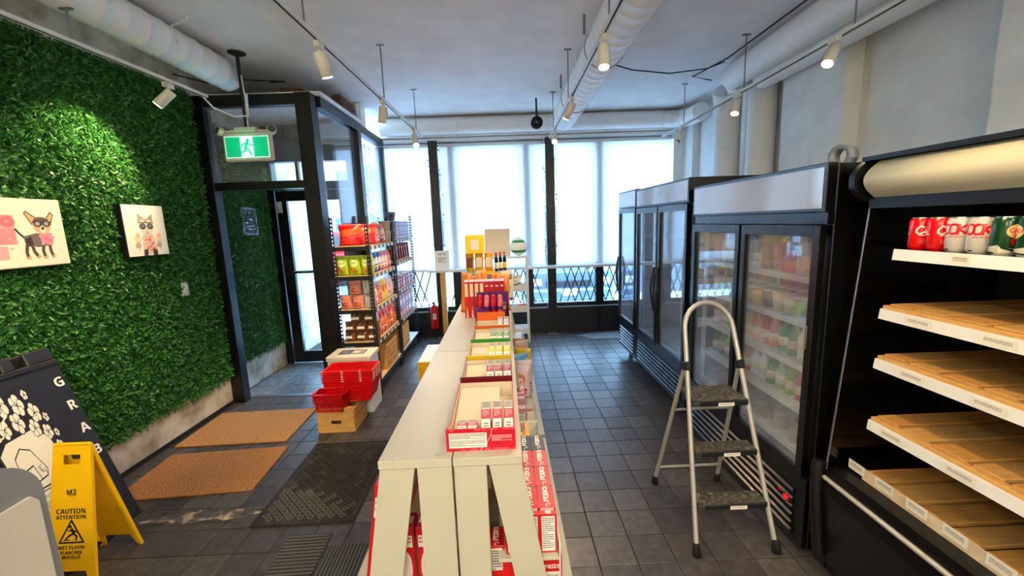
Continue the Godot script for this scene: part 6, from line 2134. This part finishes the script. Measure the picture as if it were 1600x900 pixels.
# slatted crate; at: centre of its base; long side along z
func crate(label, at, w, h, l, n):
	var o = thing("wooden_crate", label, "crate", at)
	for s in [-1.0, 1.0]:
		var e = []
		var hole = []
		for k in 12:
			var a = -TAU * k / 12.0
			hole.append(Vector2(cos(a) * 0.018 + (0.032 if cos(a) > 0 else -0.032), h * 0.42 + sin(a) * 0.018))
		# end board with a hand hole: lower and upper halves joined round the hole
		var lowh = h * 0.42
		var lo = [Vector2(-w * 0.5, 0), Vector2(w * 0.5, 0), Vector2(w * 0.5, lowh), Vector2(0.05, lowh), Vector2(0.044, lowh - 0.013), Vector2(0.032, lowh - 0.018), Vector2(-0.032, lowh - 0.018), Vector2(-0.044, lowh - 0.013), Vector2(-0.05, lowh), Vector2(-w * 0.5, lowh)]
		var hi = [Vector2(-w * 0.5, lowh), Vector2(-0.05, lowh), Vector2(-0.044, lowh + 0.013), Vector2(-0.032, lowh + 0.018), Vector2(0.032, lowh + 0.018), Vector2(0.044, lowh + 0.013), Vector2(0.05, lowh), Vector2(w * 0.5, lowh), Vector2(w * 0.5, h), Vector2(-w * 0.5, h)]
		var st = begin()
		add_prism(st, lo, 0.014)
		add_prism(st, hi, 0.014)
		part(o, "end_board", fin(st), M.pine, Vector3(0, 0, s * (l * 0.5 - 0.007)))
		for k in n:
			var y = (k + 0.5) * h / n
			pbx(o, "slat", M.pine_pale, Vector3(s * (w * 0.5 + 0.004), y, 0), Vector3(0.008, h / n - 0.012, l), Vector3.ZERO, 0.001)
	for k in 4:
		pbx(o, "base_slat", M.pine_pale, Vector3(-w * 0.5 + (k + 0.5) * w / 4.0, 0.006, 0), Vector3(w / 4.0 - 0.012, 0.010, l - 0.03))
	return o

# ------------------------------------------------------------------ mats, signs, baskets, ladder, freezer
func build_floor_items():
	single("coir_mat", box(0.93, 0.014, 0.63, 0.004), M.coir, "brown coir doormat next to the lobby opening", "mat", Vector3(-2.40, 0.007, -3.625), Vector3(0, 0.02, 0))
	single("coir_mat", box(0.92, 0.014, 0.58, 0.004), M.coir_worn, "brown coir doormat in front of the other one, by the yellow sign", "mat", Vector3(-2.30, 0.007, -2.915), Vector3(0, 0.07, 0))
	# black rubber mat with raised lozenges
	var rm = thing("rubber_mat", "black ridged rubber mat with raised squares beside the island", "mat", Vector3(-1.315, 0, -2.775), Vector3(0, 0.015, 0))
	pbx(rm, "mat_base", M.rubber_mat, Vector3(0, 0.004, 0), Vector3(0.63, 0.008, 0.96), Vector3.ZERO, 0.003)
	var st = begin()
	var st2 = begin()
	var p = 0.052
	for i in range(-14, 15):
		for k in range(-14, 15):
			var x = (i + k) * p * 0.62
			var z = (i - k) * p * 0.62
			if absf(x) > 0.27 or absf(z) > 0.435:
				continue
			for q in [[0, 1], [0, -1], [1, 0], [-1, 0]]:
				var b = Basis(Vector3.UP, PI / 4)
				var dusty = z + 0.55 * (0.1 - x) + 0.06 * sin(x * 60.0 + z * 37.0) > 0.27
				add_box(st2 if dusty else st, Vector3(x, 0.009, z) + b * Vector3(q[0] * 0.014, 0, q[1] * 0.014), Vector3(0.034 if q[0] == 0 else 0.006, 0.004, 0.034 if q[1] == 0 else 0.006), b)
	var tread = part(rm, "raised_squares", fin(st), M.rubber_mat)
	tread.set_meta("kind", "stuff")
	var tread2 = part(rm, "dusty_squares", fin(st2), M.rubber_dusty)
	tread2.set_meta("kind", "stuff")
	for e in [[0, 0.47, 0.63, 0.018], [0, -0.47, 0.63, 0.018], [0.306, 0, 0.018, 0.94], [-0.306, 0, 0.018, 0.94]]:
		pbx(rm, "border", M.rubber_mat, Vector3(e[0], 0.010, e[1]), Vector3(e[2], 0.005, e[3]), Vector3.ZERO, 0.001)
	# two ribbed carpet tiles
	for e in [[-1.197, -1.96, true, "charcoal ribbed carpet tile with ribs across, before the rubber mat"], [-0.935, -1.865, false, "charcoal ribbed carpet tile with ribs along the island"]]:
		var ct = thing("carpet_tile", e[3], "mat", Vector3(e[0], 0, e[1]), Vector3(0, 0.03, 0))
		pbx(ct, "tile_base", M.carpet_mat, Vector3(0, 0.004, 0), Vector3(0.25, 0.008, 0.50), Vector3.ZERO, 0.002)
		var rb = begin()
		var n = 20 if e[2] else 12
		for k in n:
			var t = (k + 0.5) / n - 0.5
			if e[2]:
				add_box(rb, Vector3(0, 0.009, t * 0.49), Vector3(0.243, 0.004, 0.009))
			else:
				add_box(rb, Vector3(t * 0.24, 0.009, 0), Vector3(0.009, 0.004, 0.49))
		var ribs = part(ct, "ribs", fin(rb), M.carpet_rib)
		ribs.set_meta("kind", "stuff")
	build_wet_sign()
	build_menu_board()
	build_freezer()
	build_baskets()
	build_ladder()
	var pb = single("popcorn_carton", box(0.22, 0.30, 0.66, 0.003), M.popcorn_box, "yellow popcorn carton on the floor beside the island", "carton", Vector3(-0.90, 0.15, -4.72), Vector3(0, 0.02, 0))

func build_wet_sign():
	var H = 0.715
	var o = thing("wet_floor_sign", "yellow folding wet floor caution sign", "sign", Vector3(-2.315, 0, -2.07))
	var ang = atan2(0.14, H)
	var L = sqrt(H * H + 0.14 * 0.14)
	for s in [1.0, -1.0]:
		# panel drawn flat, y along the panel from the feet up
		var a = 0.125
		var b = 0.097
		var lo = [Vector2(-a, 0), Vector2(-a + 0.035, 0), Vector2(-a + 0.052, 0.075), Vector2(a - 0.052, 0.075), Vector2(a - 0.035, 0), Vector2(a, 0), Vector2(b + 0.004, L - 0.105), Vector2(0.045, L - 0.105), Vector2(-0.045, L - 0.105), Vector2(-b - 0.004, L - 0.105)]
		var hi = [Vector2(-b - 0.004, L - 0.105), Vector2(-0.045, L - 0.105), Vector2(-0.045, L - 0.055), Vector2(0.045, L - 0.055), Vector2(0.045, L - 0.105), Vector2(b + 0.004, L - 0.105), Vector2(b, L), Vector2(-b, L)]
		var st = begin()
		add_prism(st, lo, 0.006)
		add_prism(st, hi, 0.006)
		# raised rims
		for e in [-1.0, 1.0]:
			var p0 = Vector2(e * (a - 0.006), 0.0)
			var p1 = Vector2(e * (b - 0.006), L)
			var m = (p0 + p1) * 0.5
			add_box(st, Vector3(m.x, m.y, -0.006), Vector3(0.012, p0.distance_to(p1), 0.014), Basis(Vector3(0, 0, 1), (p1 - p0).angle() - PI / 2))
		var pn = part(o, "panel", fin(st), M.yellow_plastic, Vector3(0, 0, s * 0.143))
		pn.basis = Basis(Vector3.RIGHT, -ang) if s > 0 else Basis(Vector3.UP, PI) * Basis(Vector3.RIGHT, -ang)
		var ink = M.ink if s > 0 else M.ink
		var zt = 0.0035
		var X = -0.002
		text(pn, "M2", 0.026, ink, Vector3(0.0, 0.48, zt), Vector3(0, 0, 0.05))
		pbx(pn, "logo_line", ink, Vector3(0.004, 0.463, zt), Vector3(0.04, 0.003, 0.001))
		text(pn, "CAUTION", 0.025, ink, Vector3(X, 0.382, zt))
		text(pn, "ATTENTION", 0.020, ink, Vector3(X, 0.352, zt))
		text(pn, "WET FLOOR", 0.018, ink, Vector3(X, 0.196, zt))
		text(pn, "PLANCHER", 0.016, ink, Vector3(X, 0.170, zt))
		text(pn, "MOUILLÉ", 0.016, ink, Vector3(X, 0.147, zt))
		# warning triangle with a slipping figure
		var tri = begin()
		var c = [Vector2(-0.062, 0.222), Vector2(0.062, 0.222), Vector2(0.0, 0.335)]
		for k in 3:
			var u = c[k]
			var v = c[(k + 1) % 3]
			var m = (u + v) * 0.5
			add_box(tri, Vector3(m.x, m.y, zt), Vector3(u.distance_to(v) + 0.006, 0.008, 0.001), Basis(Vector3(0, 0, 1), (v - u).angle()))
		for q in [[0.0, 0.292, 0.012, 0.268, 0.014], [-0.018, 0.283, 0.004, 0.282, 0.006], [0.004, 0.288, 0.024, 0.276, 0.006], [0.012, 0.268, -0.012, 0.256, 0.010], [-0.012, 0.256, -0.03, 0.24, 0.008], [0.012, 0.268, 0.028, 0.25, 0.009], [0.028, 0.25, 0.022, 0.234, 0.008], [-0.04, 0.234, -0.012, 0.236, 0.005]]:
			var u = Vector2(q[0], q[1])
			var v = Vector2(q[2], q[3])
			var m = (u + v) * 0.5
			add_box(tri, Vector3(m.x, m.y, zt), Vector3(u.distance_to(v) + 0.004, q[4], 0.001), Basis(Vector3(0, 0, 1), (v - u).angle()))
		add_box(tri, Vector3(-0.006, 0.303, zt), Vector3(0.014, 0.014, 0.001), Basis(Vector3(0, 0, 1), 0.7))
		part(pn, "warning_triangle", fin(tri), ink)
	part(o, "hinge", tube([Vector3(-0.09, H - 0.002, 0), Vector3(0.09, H - 0.002, 0)], 0.010, 8), M.yellow_plastic)

func build_menu_board():
	# folding pavement sign turned to the room, its lower edge out from the wall
	var H = 1.15
	var o = thing("menu_board", "black pavement sign with white blossom, lunch boxes and the word GRAB", "sign", Vector3(-2.42, 0, -2.245), Vector3(0, PI / 2, 0))
	var lean = 0.33
	var tilt = -atan(lean)
	var L = H * sqrt(1.0 + lean * lean)
	var pn = part(o, "front_panel", box(0.46, L - 0.10, 0.024, 0.004), M.charcoal_plastic, Vector3.ZERO)
	pn.basis = Basis(Vector3.RIGHT, tilt)
	pn.position = pn.basis * Vector3(0, (L - 0.10) * 0.5 + 0.01, 0) + Vector3(0, 0, -0.008)
	part(pn, "poster", quad_mesh(0.385, 0.90), M.menu_board, Vector3(-0.032, 0.03, 0.0125))
	for i in 4:
		text(pn, "GRAB"[i], 0.058, M.white_ink, Vector3(0.187, 0.41 - i * 0.155, 0.0135), Vector3.ZERO, true)
	# the handle end
	for e in [[-0.16, 0.10], [0.16, 0.14], [0.0, 0.06]]:
		pbx(pn, "top_block", M.charcoal_plastic, Vector3(e[0], (L - 0.10) * 0.5 + 0.035, 0), Vector3(e[1], 0.08, 0.03), Vector3.ZERO, 0.006)
	pbx(pn, "top_ledge", M.charcoal_plastic, Vector3(0, (L - 0.10) * 0.5 - 0.02, 0.008), Vector3(0.46, 0.03, 0.03), Vector3.ZERO, 0.004)
	var bk = part(o, "back_panel", box(0.46, H - 0.02, 0.02, 0.004), M.charcoal_plastic, Vector3(0, (H - 0.02) * 0.5, -0.405))
	bk.rotation.x = 0.03

func build_freezer():
	# chest freezer whose end faces the aisle; profile in z and y
	var o = thing("ice_cream_freezer", "grey rimmed chest freezer with a cream end panel beside the yellow sign", "freezer", Vector3(-1.55, 0, 0))
	var prof = []
	var zf = -1.275
	for k in 9:
		var a = PI / 2 * k / 8.0
		prof.append(Vector2(-(zf + 0.15 - 0.15 * cos(a)), 0.965 + 0.15 * sin(a)))
	prof.append(Vector2(0.10, 1.13))
	prof.append(Vector2(0.10, 0.02))
	prof.append(Vector2(-zf, 0.02))
	# x of the drawing runs to -z
	var st = begin()
	add_prism(st, prof, 0.10, Vector3(-0.05, 0, 0), Basis(Vector3.UP, PI / 2))
	part(o, "end_frame", fin(st), M.grey_plastic)
	var inner = []
	for q in prof:
		inner.append(Vector2(clampf(q.x, 0.12, -zf - 0.03), clampf(q.y, 0.04, 1.12)))
	var pan = [Vector2(-zf - 0.035, 0.04), Vector2(-zf - 0.027, 0.95), Vector2(-zf - 0.045, 0.975), Vector2(0.12, 0.965), Vector2(0.12, 0.04)]
	var sp = begin()
	add_prism(sp, pan, 0.012, Vector3(0.004, 0, 0), Basis(Vector3.UP, PI / 2))
	part(o, "end_panel", fin(sp), M.panel_beige)
	pbx(o, "body", M.panel_beige, Vector3(-0.50, 0.47, -0.60), Vector3(0.80, 0.90, 1.22), Vector3.ZERO, 0.02)
	pbx(o, "lid_frame", M.grey_plastic, Vector3(-0.50, 0.945, -0.60), Vector3(0.80, 0.05, 1.22), Vector3.ZERO, 0.02)
	pbx(o, "glass_lid", M.tinted_glass, Vector3(-0.50, 0.98, -0.60), Vector3(0.70, 0.012, 1.1))
	part(o, "grip_slot", tube([Vector3(0.003, 1.09, -1.12), Vector3(0.003, 1.075, -1.05), Vector3(0.003, 1.07, -0.8)], 0.012, 8), M.black_plastic)

func basket_mesh(w, h, d):
	# tapered basket with real slots in its sides
	var st = begin()
	var tp = 0.82
	for side in 4:
		var lw = w if side % 2 == 0 else d
		var ld = d if side % 2 == 0 else w
		var b = Basis(Vector3.UP, side * PI / 2)
		var n = int(lw / 0.018)
		for k in n + 1:
			var u = (float(k) / n - 0.5)
			var p0 = b * Vector3(u * lw * tp, 0.0, ld * 0.5 * tp)
			var p1 = b * Vector3(u * lw, h * 0.72, ld * 0.5 * lerpf(tp, 1.0, 0.9))
			var m = (p0 + p1) * 0.5
			var up = (p1 - p0).normalized()
			var nx = (b * Vector3(1, 0, 0))
			var nz = nx.cross(up).normalized()
			add_box(st, m, Vector3(0.007, p0.distance_to(p1), 0.003), Basis(up.cross(nz), up, nz))
		for q in [[0.0, 0.012], [0.24, 0.010], [0.48, 0.010]]:
			var k2 = lerpf(tp, 1.0, q[0])
			add_box(st, b * Vector3(0, h * q[0] + q[1] * 0.5, ld * 0.5 * k2), Vector3(lw * k2, q[1], 0.004), b)
		# solid band and rim
		var s0 = lerpf(tp, 1.0, 0.62)
		var c = [b * Vector3(-lw * 0.5 * s0, h * 0.62, ld * 0.5 * s0), b * Vector3(lw * 0.5 * s0, h * 0.62, ld * 0.5 * s0), b * Vector3(lw * 0.5, h, ld * 0.5), b * Vector3(-lw * 0.5, h, ld * 0.5)]
		face(st, c, b * Vector3(0, 0, 1))
		var c2 = []
		for v in c:
			c2.append(v - b * Vector3(0, 0, 0.003))
		face(st, c2, b * Vector3(0, 0, -1))
		add_box(st, b * Vector3(0, h - 0.004, ld * 0.5 + 0.004), Vector3(lw + 0.018, 0.008, 0.014), b)
	add_box(st, Vector3(0, 0.002, 0), Vector3(w * tp, 0.004, d * tp))
	return fin(st)

func build_baskets():
	crate("wooden crate with a hand hole under the red shopping baskets", Vector3(-1.545, 0.0, -3.615), 0.315, 0.225, 0.33, 5)
	# foam box behind
	var fb = thing("foam_box", "white foam box with a printed lid between the baskets and the rack", "box", Vector3(-1.535, 0, -3.965))
	pbx(fb, "box_body", M.white_plastic, Vector3(0, 0.265, 0), Vector3(0.40, 0.53, 0.28), Vector3.ZERO, 0.006)
	pbx(fb, "lid", M.panel_beige, Vector3(0, 0.553, 0), Vector3(0.42, 0.045, 0.295), Vector3.ZERO, 0.006)
	part(fb, "lid_print", quad_mesh(0.30, 0.19), M.lid_print, Vector3(0, 0.576, 0), Vector3(-PI / 2, 0, 0))
	part(fb, "side_print", quad_mesh(0.09, 0.11), M.box_yellow, Vector3(0.2005, 0.30, 0.02), Vector3(0, PI / 2, 0))
	pbx(fb, "side_stripe", M.sw_black, Vector3(0.2008, 0.43, 0.05), Vector3(0.001, 0.03, 0.1))
	# stack of baskets, nested
	var bm = basket_mesh(0.43, 0.20, 0.25)
	for k in 5:
		var lab = "red shopping basket nested in the stack, second of the five from the crate" if k == 1 else ["red shopping basket at the bottom of the stack, on the crate", "", "red shopping basket in the middle of the nested stack", "red shopping basket just under the topmost of the stack", "topmost red shopping basket of the nested stack"][k]
		var o = thing("shopping_basket", lab, "basket", Vector3(-1.45, 0.241 + k * 0.022, -3.668), Vector3(0, 0.02, 0), "nested red shopping baskets")
		part(o, "basket_body", bm, M.red_plastic)
		for s in [-1.0, 1.0]:
			part(o, "handle", tube([Vector3(-0.17, 0.200, s * 0.12), Vector3(-0.15, 0.204, s * 0.113), Vector3(0.15, 0.204, s * 0.113), Vector3(0.17, 0.200, s * 0.12)], 0.004, 6), M.red_plastic)
		for x in [-0.04, 0.12]:
			pbx(o, "rim_clip", M.white_plastic, Vector3(x, 0.198, 0.135), Vector3(0.018, 0.008, 0.006))
		for z in [-0.09, 0.0, 0.09]:
			pbx(o, "rim_clip", M.white_plastic, Vector3(0.225, 0.196, z), Vector3(0.006, 0.006, 0.05))
	var sm = thing("shopping_basket", "small dark red shopping basket standing in the crate's near end", "basket", Vector3(-1.58, 0.205, -3.487), Vector3(0, -0.05, 0))
	part(sm, "basket_body", basket_mesh(0.27, 0.165, 0.14), M.dark_red_plastic)
	part(sm, "handle", tube([Vector3(-0.12, 0.165, 0.055), Vector3(-0.10, 0.185, -0.02), Vector3(0.10, 0.19, -0.02), Vector3(0.12, 0.165, 0.055)], 0.0045, 6), M.dark_red_plastic)
	# the boards under the baskets
	for z in [-3.725, -3.625]:
		single("crate_board", box(0.31, 0.012, 0.09, 0.001), M.pine_pale, "loose wooden board across the crate under the basket stack", "board", Vector3(-1.545, 0.2325, z), Vector3.ZERO, "boards across the crate")
	single("crate_board", box(0.30, 0.010, 0.08, 0.001), M.pine_pale, "loose wooden board in the crate under the small basket", "board", Vector3(-1.545, 0.199, -3.50))

func build_ladder():
	var o = thing("step_ladder", "silver folding step ladder with three dark treads before the coolers", "step ladder", Vector3(1.174, 0, -1.925))
	# front frame with the loop over the top; y up, leaning away
	var k = 0.344
	var rail = []
	for e in [-1.0, 1.0]:
		pass
	var L = func(y): return Vector3(-(0.214 - 0.064 * y), y, -k * y)
	var R = func(y): return Vector3(0.214 - 0.064 * y, y, -k * y)
	var loop = [L.call(0.03), L.call(0.5), L.call(0.95), L.call(1.10)]
	var yc = 1.13
	var rx = 0.1417
	for j in 13:
		var a = PI - PI * j / 12.0
		var y = yc + sin(a) * 0.15
		loop.append(Vector3(cos(a) * rx, y, -k * y))
	loop += [R.call(1.10), R.call(0.95), R.call(0.5), R.call(0.03)]
	part(o, "front_frame", tube(loop, 0.0135, 10), M.aluminium)
	for s in [-1.0, 1.0]:
		part(o, "rear_leg", tube([Vector3(s * 0.158, 0.93, -k * 0.93 - 0.02), Vector3(s * 0.212, 0.03, -0.622)], 0.0125, 10), M.aluminium)
		part(o, "foot", lathe([[0, 0], [0.024, 0], [0.020, 0.05], [0.016, 0.065], [0, 0.065]], 12), M.black_rubber, Vector3(s * 0.214, 0, 0.0), Vector3(-0.2, 0, 0))
		part(o, "foot", lathe([[0, 0], [0.022, 0], [0.019, 0.045], [0.015, 0.06], [0, 0.06]], 12), M.black_rubber, Vector3(s * 0.213, 0, -0.625), Vector3(0.2, 0, 0))
		pbx(o, "hinge", M.black_plastic, Vector3(s * 0.155, 0.935, -k * 0.935 - 0.006), Vector3(0.034, 0.05, 0.055), Vector3(-0.33, 0, 0), 0.006)
	part(o, "rear_bar", tube([Vector3(-0.205, 0.14, -0.588), Vector3(0.205, 0.14, -0.588)], 0.009, 8), M.aluminium)
	part(o, "rear_bar", tube([Vector3(-0.176, 0.62, -0.432), Vector3(0.176, 0.62, -0.432)], 0.008, 8), M.aluminium)
	# treads
	for e in [[0.255, 0.105], [0.51, 0.105], [0.765, 0.22]]:
		var w = (0.214 - 0.064 * e[0]) * 2.0 - 0.015
		var zc = -k * e[0] - (0.02 if e[1] < 0.2 else 0.07)
		var t = pbx(o, "tread", M.charcoal_plastic, Vector3(0, e[0] - 0.02, zc), Vector3(w, 0.034, e[1]), Vector3.ZERO, 0.006)
		pbx(t, "grip", M.step_grip, Vector3(0, 0.0185, 0), Vector3(w - 0.012, 0.003, e[1] - 0.01))
		for g in 3:
			pbx(t, "end_rib", M.galvanised, Vector3(-w * 0.5 + 0.02, 0.010 - g * 0.010, e[1] * 0.5), Vector3(0.035, 0.004, 0.004))
		part(t, "sticker", quad_mesh(0.09, 0.02), M.price_print, Vector3(0.03, -0.004, e[1] * 0.5 + 0.0005))

# ------------------------------------------------------------------ things by the windows
func build_window_items():
	var led = thing("window_counter", "long white window counter with a pine leg", "counter", Vector3(0.78, 0, -6.33))
	pbx(led, "counter_top", M.white_metal, Vector3(0, 1.09, 0), Vector3(3.92, 0.035, 0.22), Vector3.ZERO, 0.003)
	pbx(led, "leg", M.pine, Vector3(-1.74, 0.536, 0.03), Vector3(0.07, 1.072, 0.09), Vector3.ZERO, 0.003)
	pbx(led, "leg", M.pine, Vector3(1.85, 0.536, 0.03), Vector3(0.07, 1.072, 0.09), Vector3.ZERO, 0.003)
	pbx(led, "bracket", M.galvanised, Vector3(0.5, 1.06, 0.0), Vector3(0.03, 0.025, 0.18))
	var nt = thing("notice_sheet", "white notice sheet in a stand on the window counter", "notice", Vector3(-0.955, 1.108, -6.30), Vector3(0, 0.0, 0))
	pbx(nt, "holder", M.white_plastic, Vector3(0, 0.145, -0.01), Vector3(0.21, 0.29, 0.006), Vector3(-0.12, 0, 0))
	part(nt, "sheet", quad_mesh(0.20, 0.28), M.notice_print, Vector3(0, 0.146, -0.0055), Vector3(-0.12, 0, 0))
	pbx(nt, "holder_foot", M.white_plastic, Vector3(0, 0.003, 0.0), Vector3(0.21, 0.006, 0.09))
	# strands of ivy beside the posts
	var g = RandomNumberGenerator.new()
	g.seed = 88
	var lm = leaf_mesh(0.030, 0.020)
	for e in [[-1.085, "thin ivy strand at the edge of the narrow blind"], [-0.935, "thin ivy strand on the notice side of the middle blind"], [0.655, "thin ivy strand between the egg and the dark post"], [0.815, "thin ivy strand at the edge of the wide blind"]]:
		var iv = thing("ivy_strand", e[1], "ivy", Vector3(e[0], 1.16, -6.485))
		var pts = []
		var xf = []
		for k in 24:
			var p = Vector3(0.008 * sin(k * 1.3), 1.80 - k * 0.074, 0.004 * cos(k * 2.1))
			pts.append(p)
			for q in (2 if k % 5 < 2 else 1):
				xf.append(Transform3D(Basis.from_euler(Vector3(g.randf_range(-0.5, 0.5), g.randf_range(0, TAU), g.randf_range(1.2, 2.6))) * g.randf_range(0.8, 1.4), p + Vector3(0, g.randf_range(-0.03, 0.03), 0)))
		part(iv, "stem", tube(pts, 0.002, 5), M.vine_leaf)
		var mm = MultiMesh.new()
		mm.transform_format = MultiMesh.TRANSFORM_3D
		mm.mesh = lm
		mm.instance_count = xf.size()
		for k in xf.size():
			mm.set_instance_transform(k, xf[k])
		var mi = MultiMeshInstance3D.new()
		mi.name = "leaves"
		mi.multimesh = mm
		mi.material_override = M.vine_leaf
		mi.set_meta("kind", "stuff")
		iv.add_child(mi)
	# extinguisher
	var fe = thing("fire_extinguisher", "red fire extinguisher hung low beside the pine leg", "extinguisher", Vector3(-1.12, 0.20, -6.27))
	part(fe, "cylinder", lathe([[0, 0], [0.055, 0], [0.062, 0.012], [0.062, 0.31], [0.05, 0.35], [0.022, 0.375], [0, 0.375]], 22), M.red_paint)
	part(fe, "valve", lathe([[0, 0.37], [0.016, 0.37], [0.016, 0.42], [0, 0.42]], 12), M.black_plastic)
	pbx(fe, "lever", M.black_plastic, Vector3(0.03, 0.425, 0.0), Vector3(0.10, 0.012, 0.016), Vector3(0, 0, 0.25))
	pbx(fe, "lever", M.steel, Vector3(0.03, 0.40, 0.0), Vector3(0.10, 0.008, 0.016), Vector3(0, 0, -0.1))
	part(fe, "hose", tube([Vector3(-0.01, 0.40, 0.01), Vector3(-0.06, 0.39, 0.02), Vector3(-0.075, 0.30, 0.02), Vector3(-0.068, 0.08, 0.01)], 0.009, 8), M.black_rubber)
	part(fe, "data_plate", quad_mesh(0.05, 0.09), M.price_print, Vector3(0.01, 0.2, 0.062))
	pbx(fe, "wall_bracket", M.steel, Vector3(0.02, 0.30, -0.10), Vector3(0.03, 0.06, 0.10))
	# white three tier cart
	var ct = thing("white_cart", "white metal three tier cart by the window counter", "cart", Vector3(-0.085, 0, -6.02))
	for sx in [-0.405, 0.405]:
		for sz in [-0.13, 0.13]:
			pbx(ct, "post", M.white_metal, Vector3(sx, 0.65, sz), Vector3(0.022, 1.27, 0.022), Vector3.ZERO, 0.003)
			part(ct, "foot", lathe([[0, 0], [0.016, 0], [0.014, 0.02], [0, 0.02]], 10), M.grey_plastic, Vector3(sx, 0, sz))
	for sz in [-0.13, 0.13]:
		pbx(ct, "top_bar", M.white_metal, Vector3(0, 1.287, sz), Vector3(0.832, 0.022, 0.022), Vector3.ZERO, 0.003)
	pbx(ct, "top_shelf", M.white_metal, Vector3(0, 1.294, 0), Vector3(0.80, 0.012, 0.26))
	for y in [0.80, 0.49, 0.16]:
		var tr = pbx(ct, "tray", M.white_metal, Vector3(0, y, 0), Vector3(0.79, 0.008, 0.25))
		for s in [-1.0, 1.0]:
			pbx(tr, "tray_side", M.white_metal, Vector3(0, 0.04, s * 0.126), Vector3(0.79, 0.085, 0.004))
			pbx(tr, "tray_end", M.white_metal, Vector3(s * 0.393, 0.04, 0), Vector3(0.004, 0.085, 0.25))
	# pale board and egg on top
	single("pale_board", box(0.37, 0.40, 0.012, 0.002), M.beige_board, "pale cream board standing on the white cart behind the bottles", "board", Vector3(-0.10, 1.501, -6.10), Vector3(-0.05, 0, 0))
	var eg = thing("white_egg", "large white egg ornament with green bands on the white cart", "ornament", Vector3(0.205, 1.3, -6.02))
	var prof = []
	for j in 17:
		var t = float(j) / 16.0
		var y = 0.285 * t
		prof.append([0.128 * pow(sin(PI * pow(t, 0.86)), 0.82) if t > 0.0 and t < 1.0 else 0.0, y])
	part(eg, "shell", lathe(prof, 26), M.egg_white)
	for bnd in [[3, 5], [11, 13]]:
		var bp = []
		for j in range(bnd[0], bnd[1] + 1):
			bp.append([prof[j][0] + 0.0012, prof[j][1]])
		part(eg, "green_band", lathe(bp, 26), M.egg_green)
	# things on the cart's trays
	single("snack_bag", bag(0.17, 0.22, 0.09, 91), M.bag_silver, "silver and yellow snack bag on the upper tray of the white cart", "snack bag", Vector3(0.16, 0.805, -5.97), Vector3(0, -0.3, 0.1))
	for k in 3:
		var t = thing("noodle_bowl", ["cream noodle bowl on the upper tray of the white cart", "white noodle bowl on the middle tray of the cart", "red noodle bowl on the middle tray of the cart"][k], "bowl", Vector3(0.22 - 0.14 * k, 0.805 if k == 0 else 0.495, -6.03))
		if k == 0:
			t.position = Vector3(0.22, 0.495, -6.03)
		elif k == 1:
			t.position = Vector3(0.06, 0.495, -6.03)
		else:
			t.position = Vector3(-0.10, 0.495, -6.03)
		t.set_meta("label", ["cream noodle bowl on the middle tray of the white cart", "white noodle bowl on the middle tray of the white cart", "red noodle bowl on the middle tray of the white cart"][k])
		part(t, "bowl", lathe([[0, 0], [0.05, 0], [0.07, 0.08], [0, 0.08]], 20), [M.sw_cream, M.sw_white, M.sw_red][k])
		part(t, "lid", lathe([[0, 0], [0.074, 0], [0.074, 0.006], [0, 0.008]], 20), [M.sw_red, M.sw_sky, M.sw_white][k], Vector3(0, 0.08, 0))
	for k in 3:
		single("snack_bag", bag(0.15, 0.24, 0.08, 93 + k), [M.bag_green, M.bag_yellow, M.bag_sky][k], ["green", "yellow", "sky blue"][k] + " snack bag on the upper tray of the white cart", "snack bag", Vector3(-0.34 + k * 0.15, 0.805, -6.02), Vector3(0, 0.1 * k, 0))
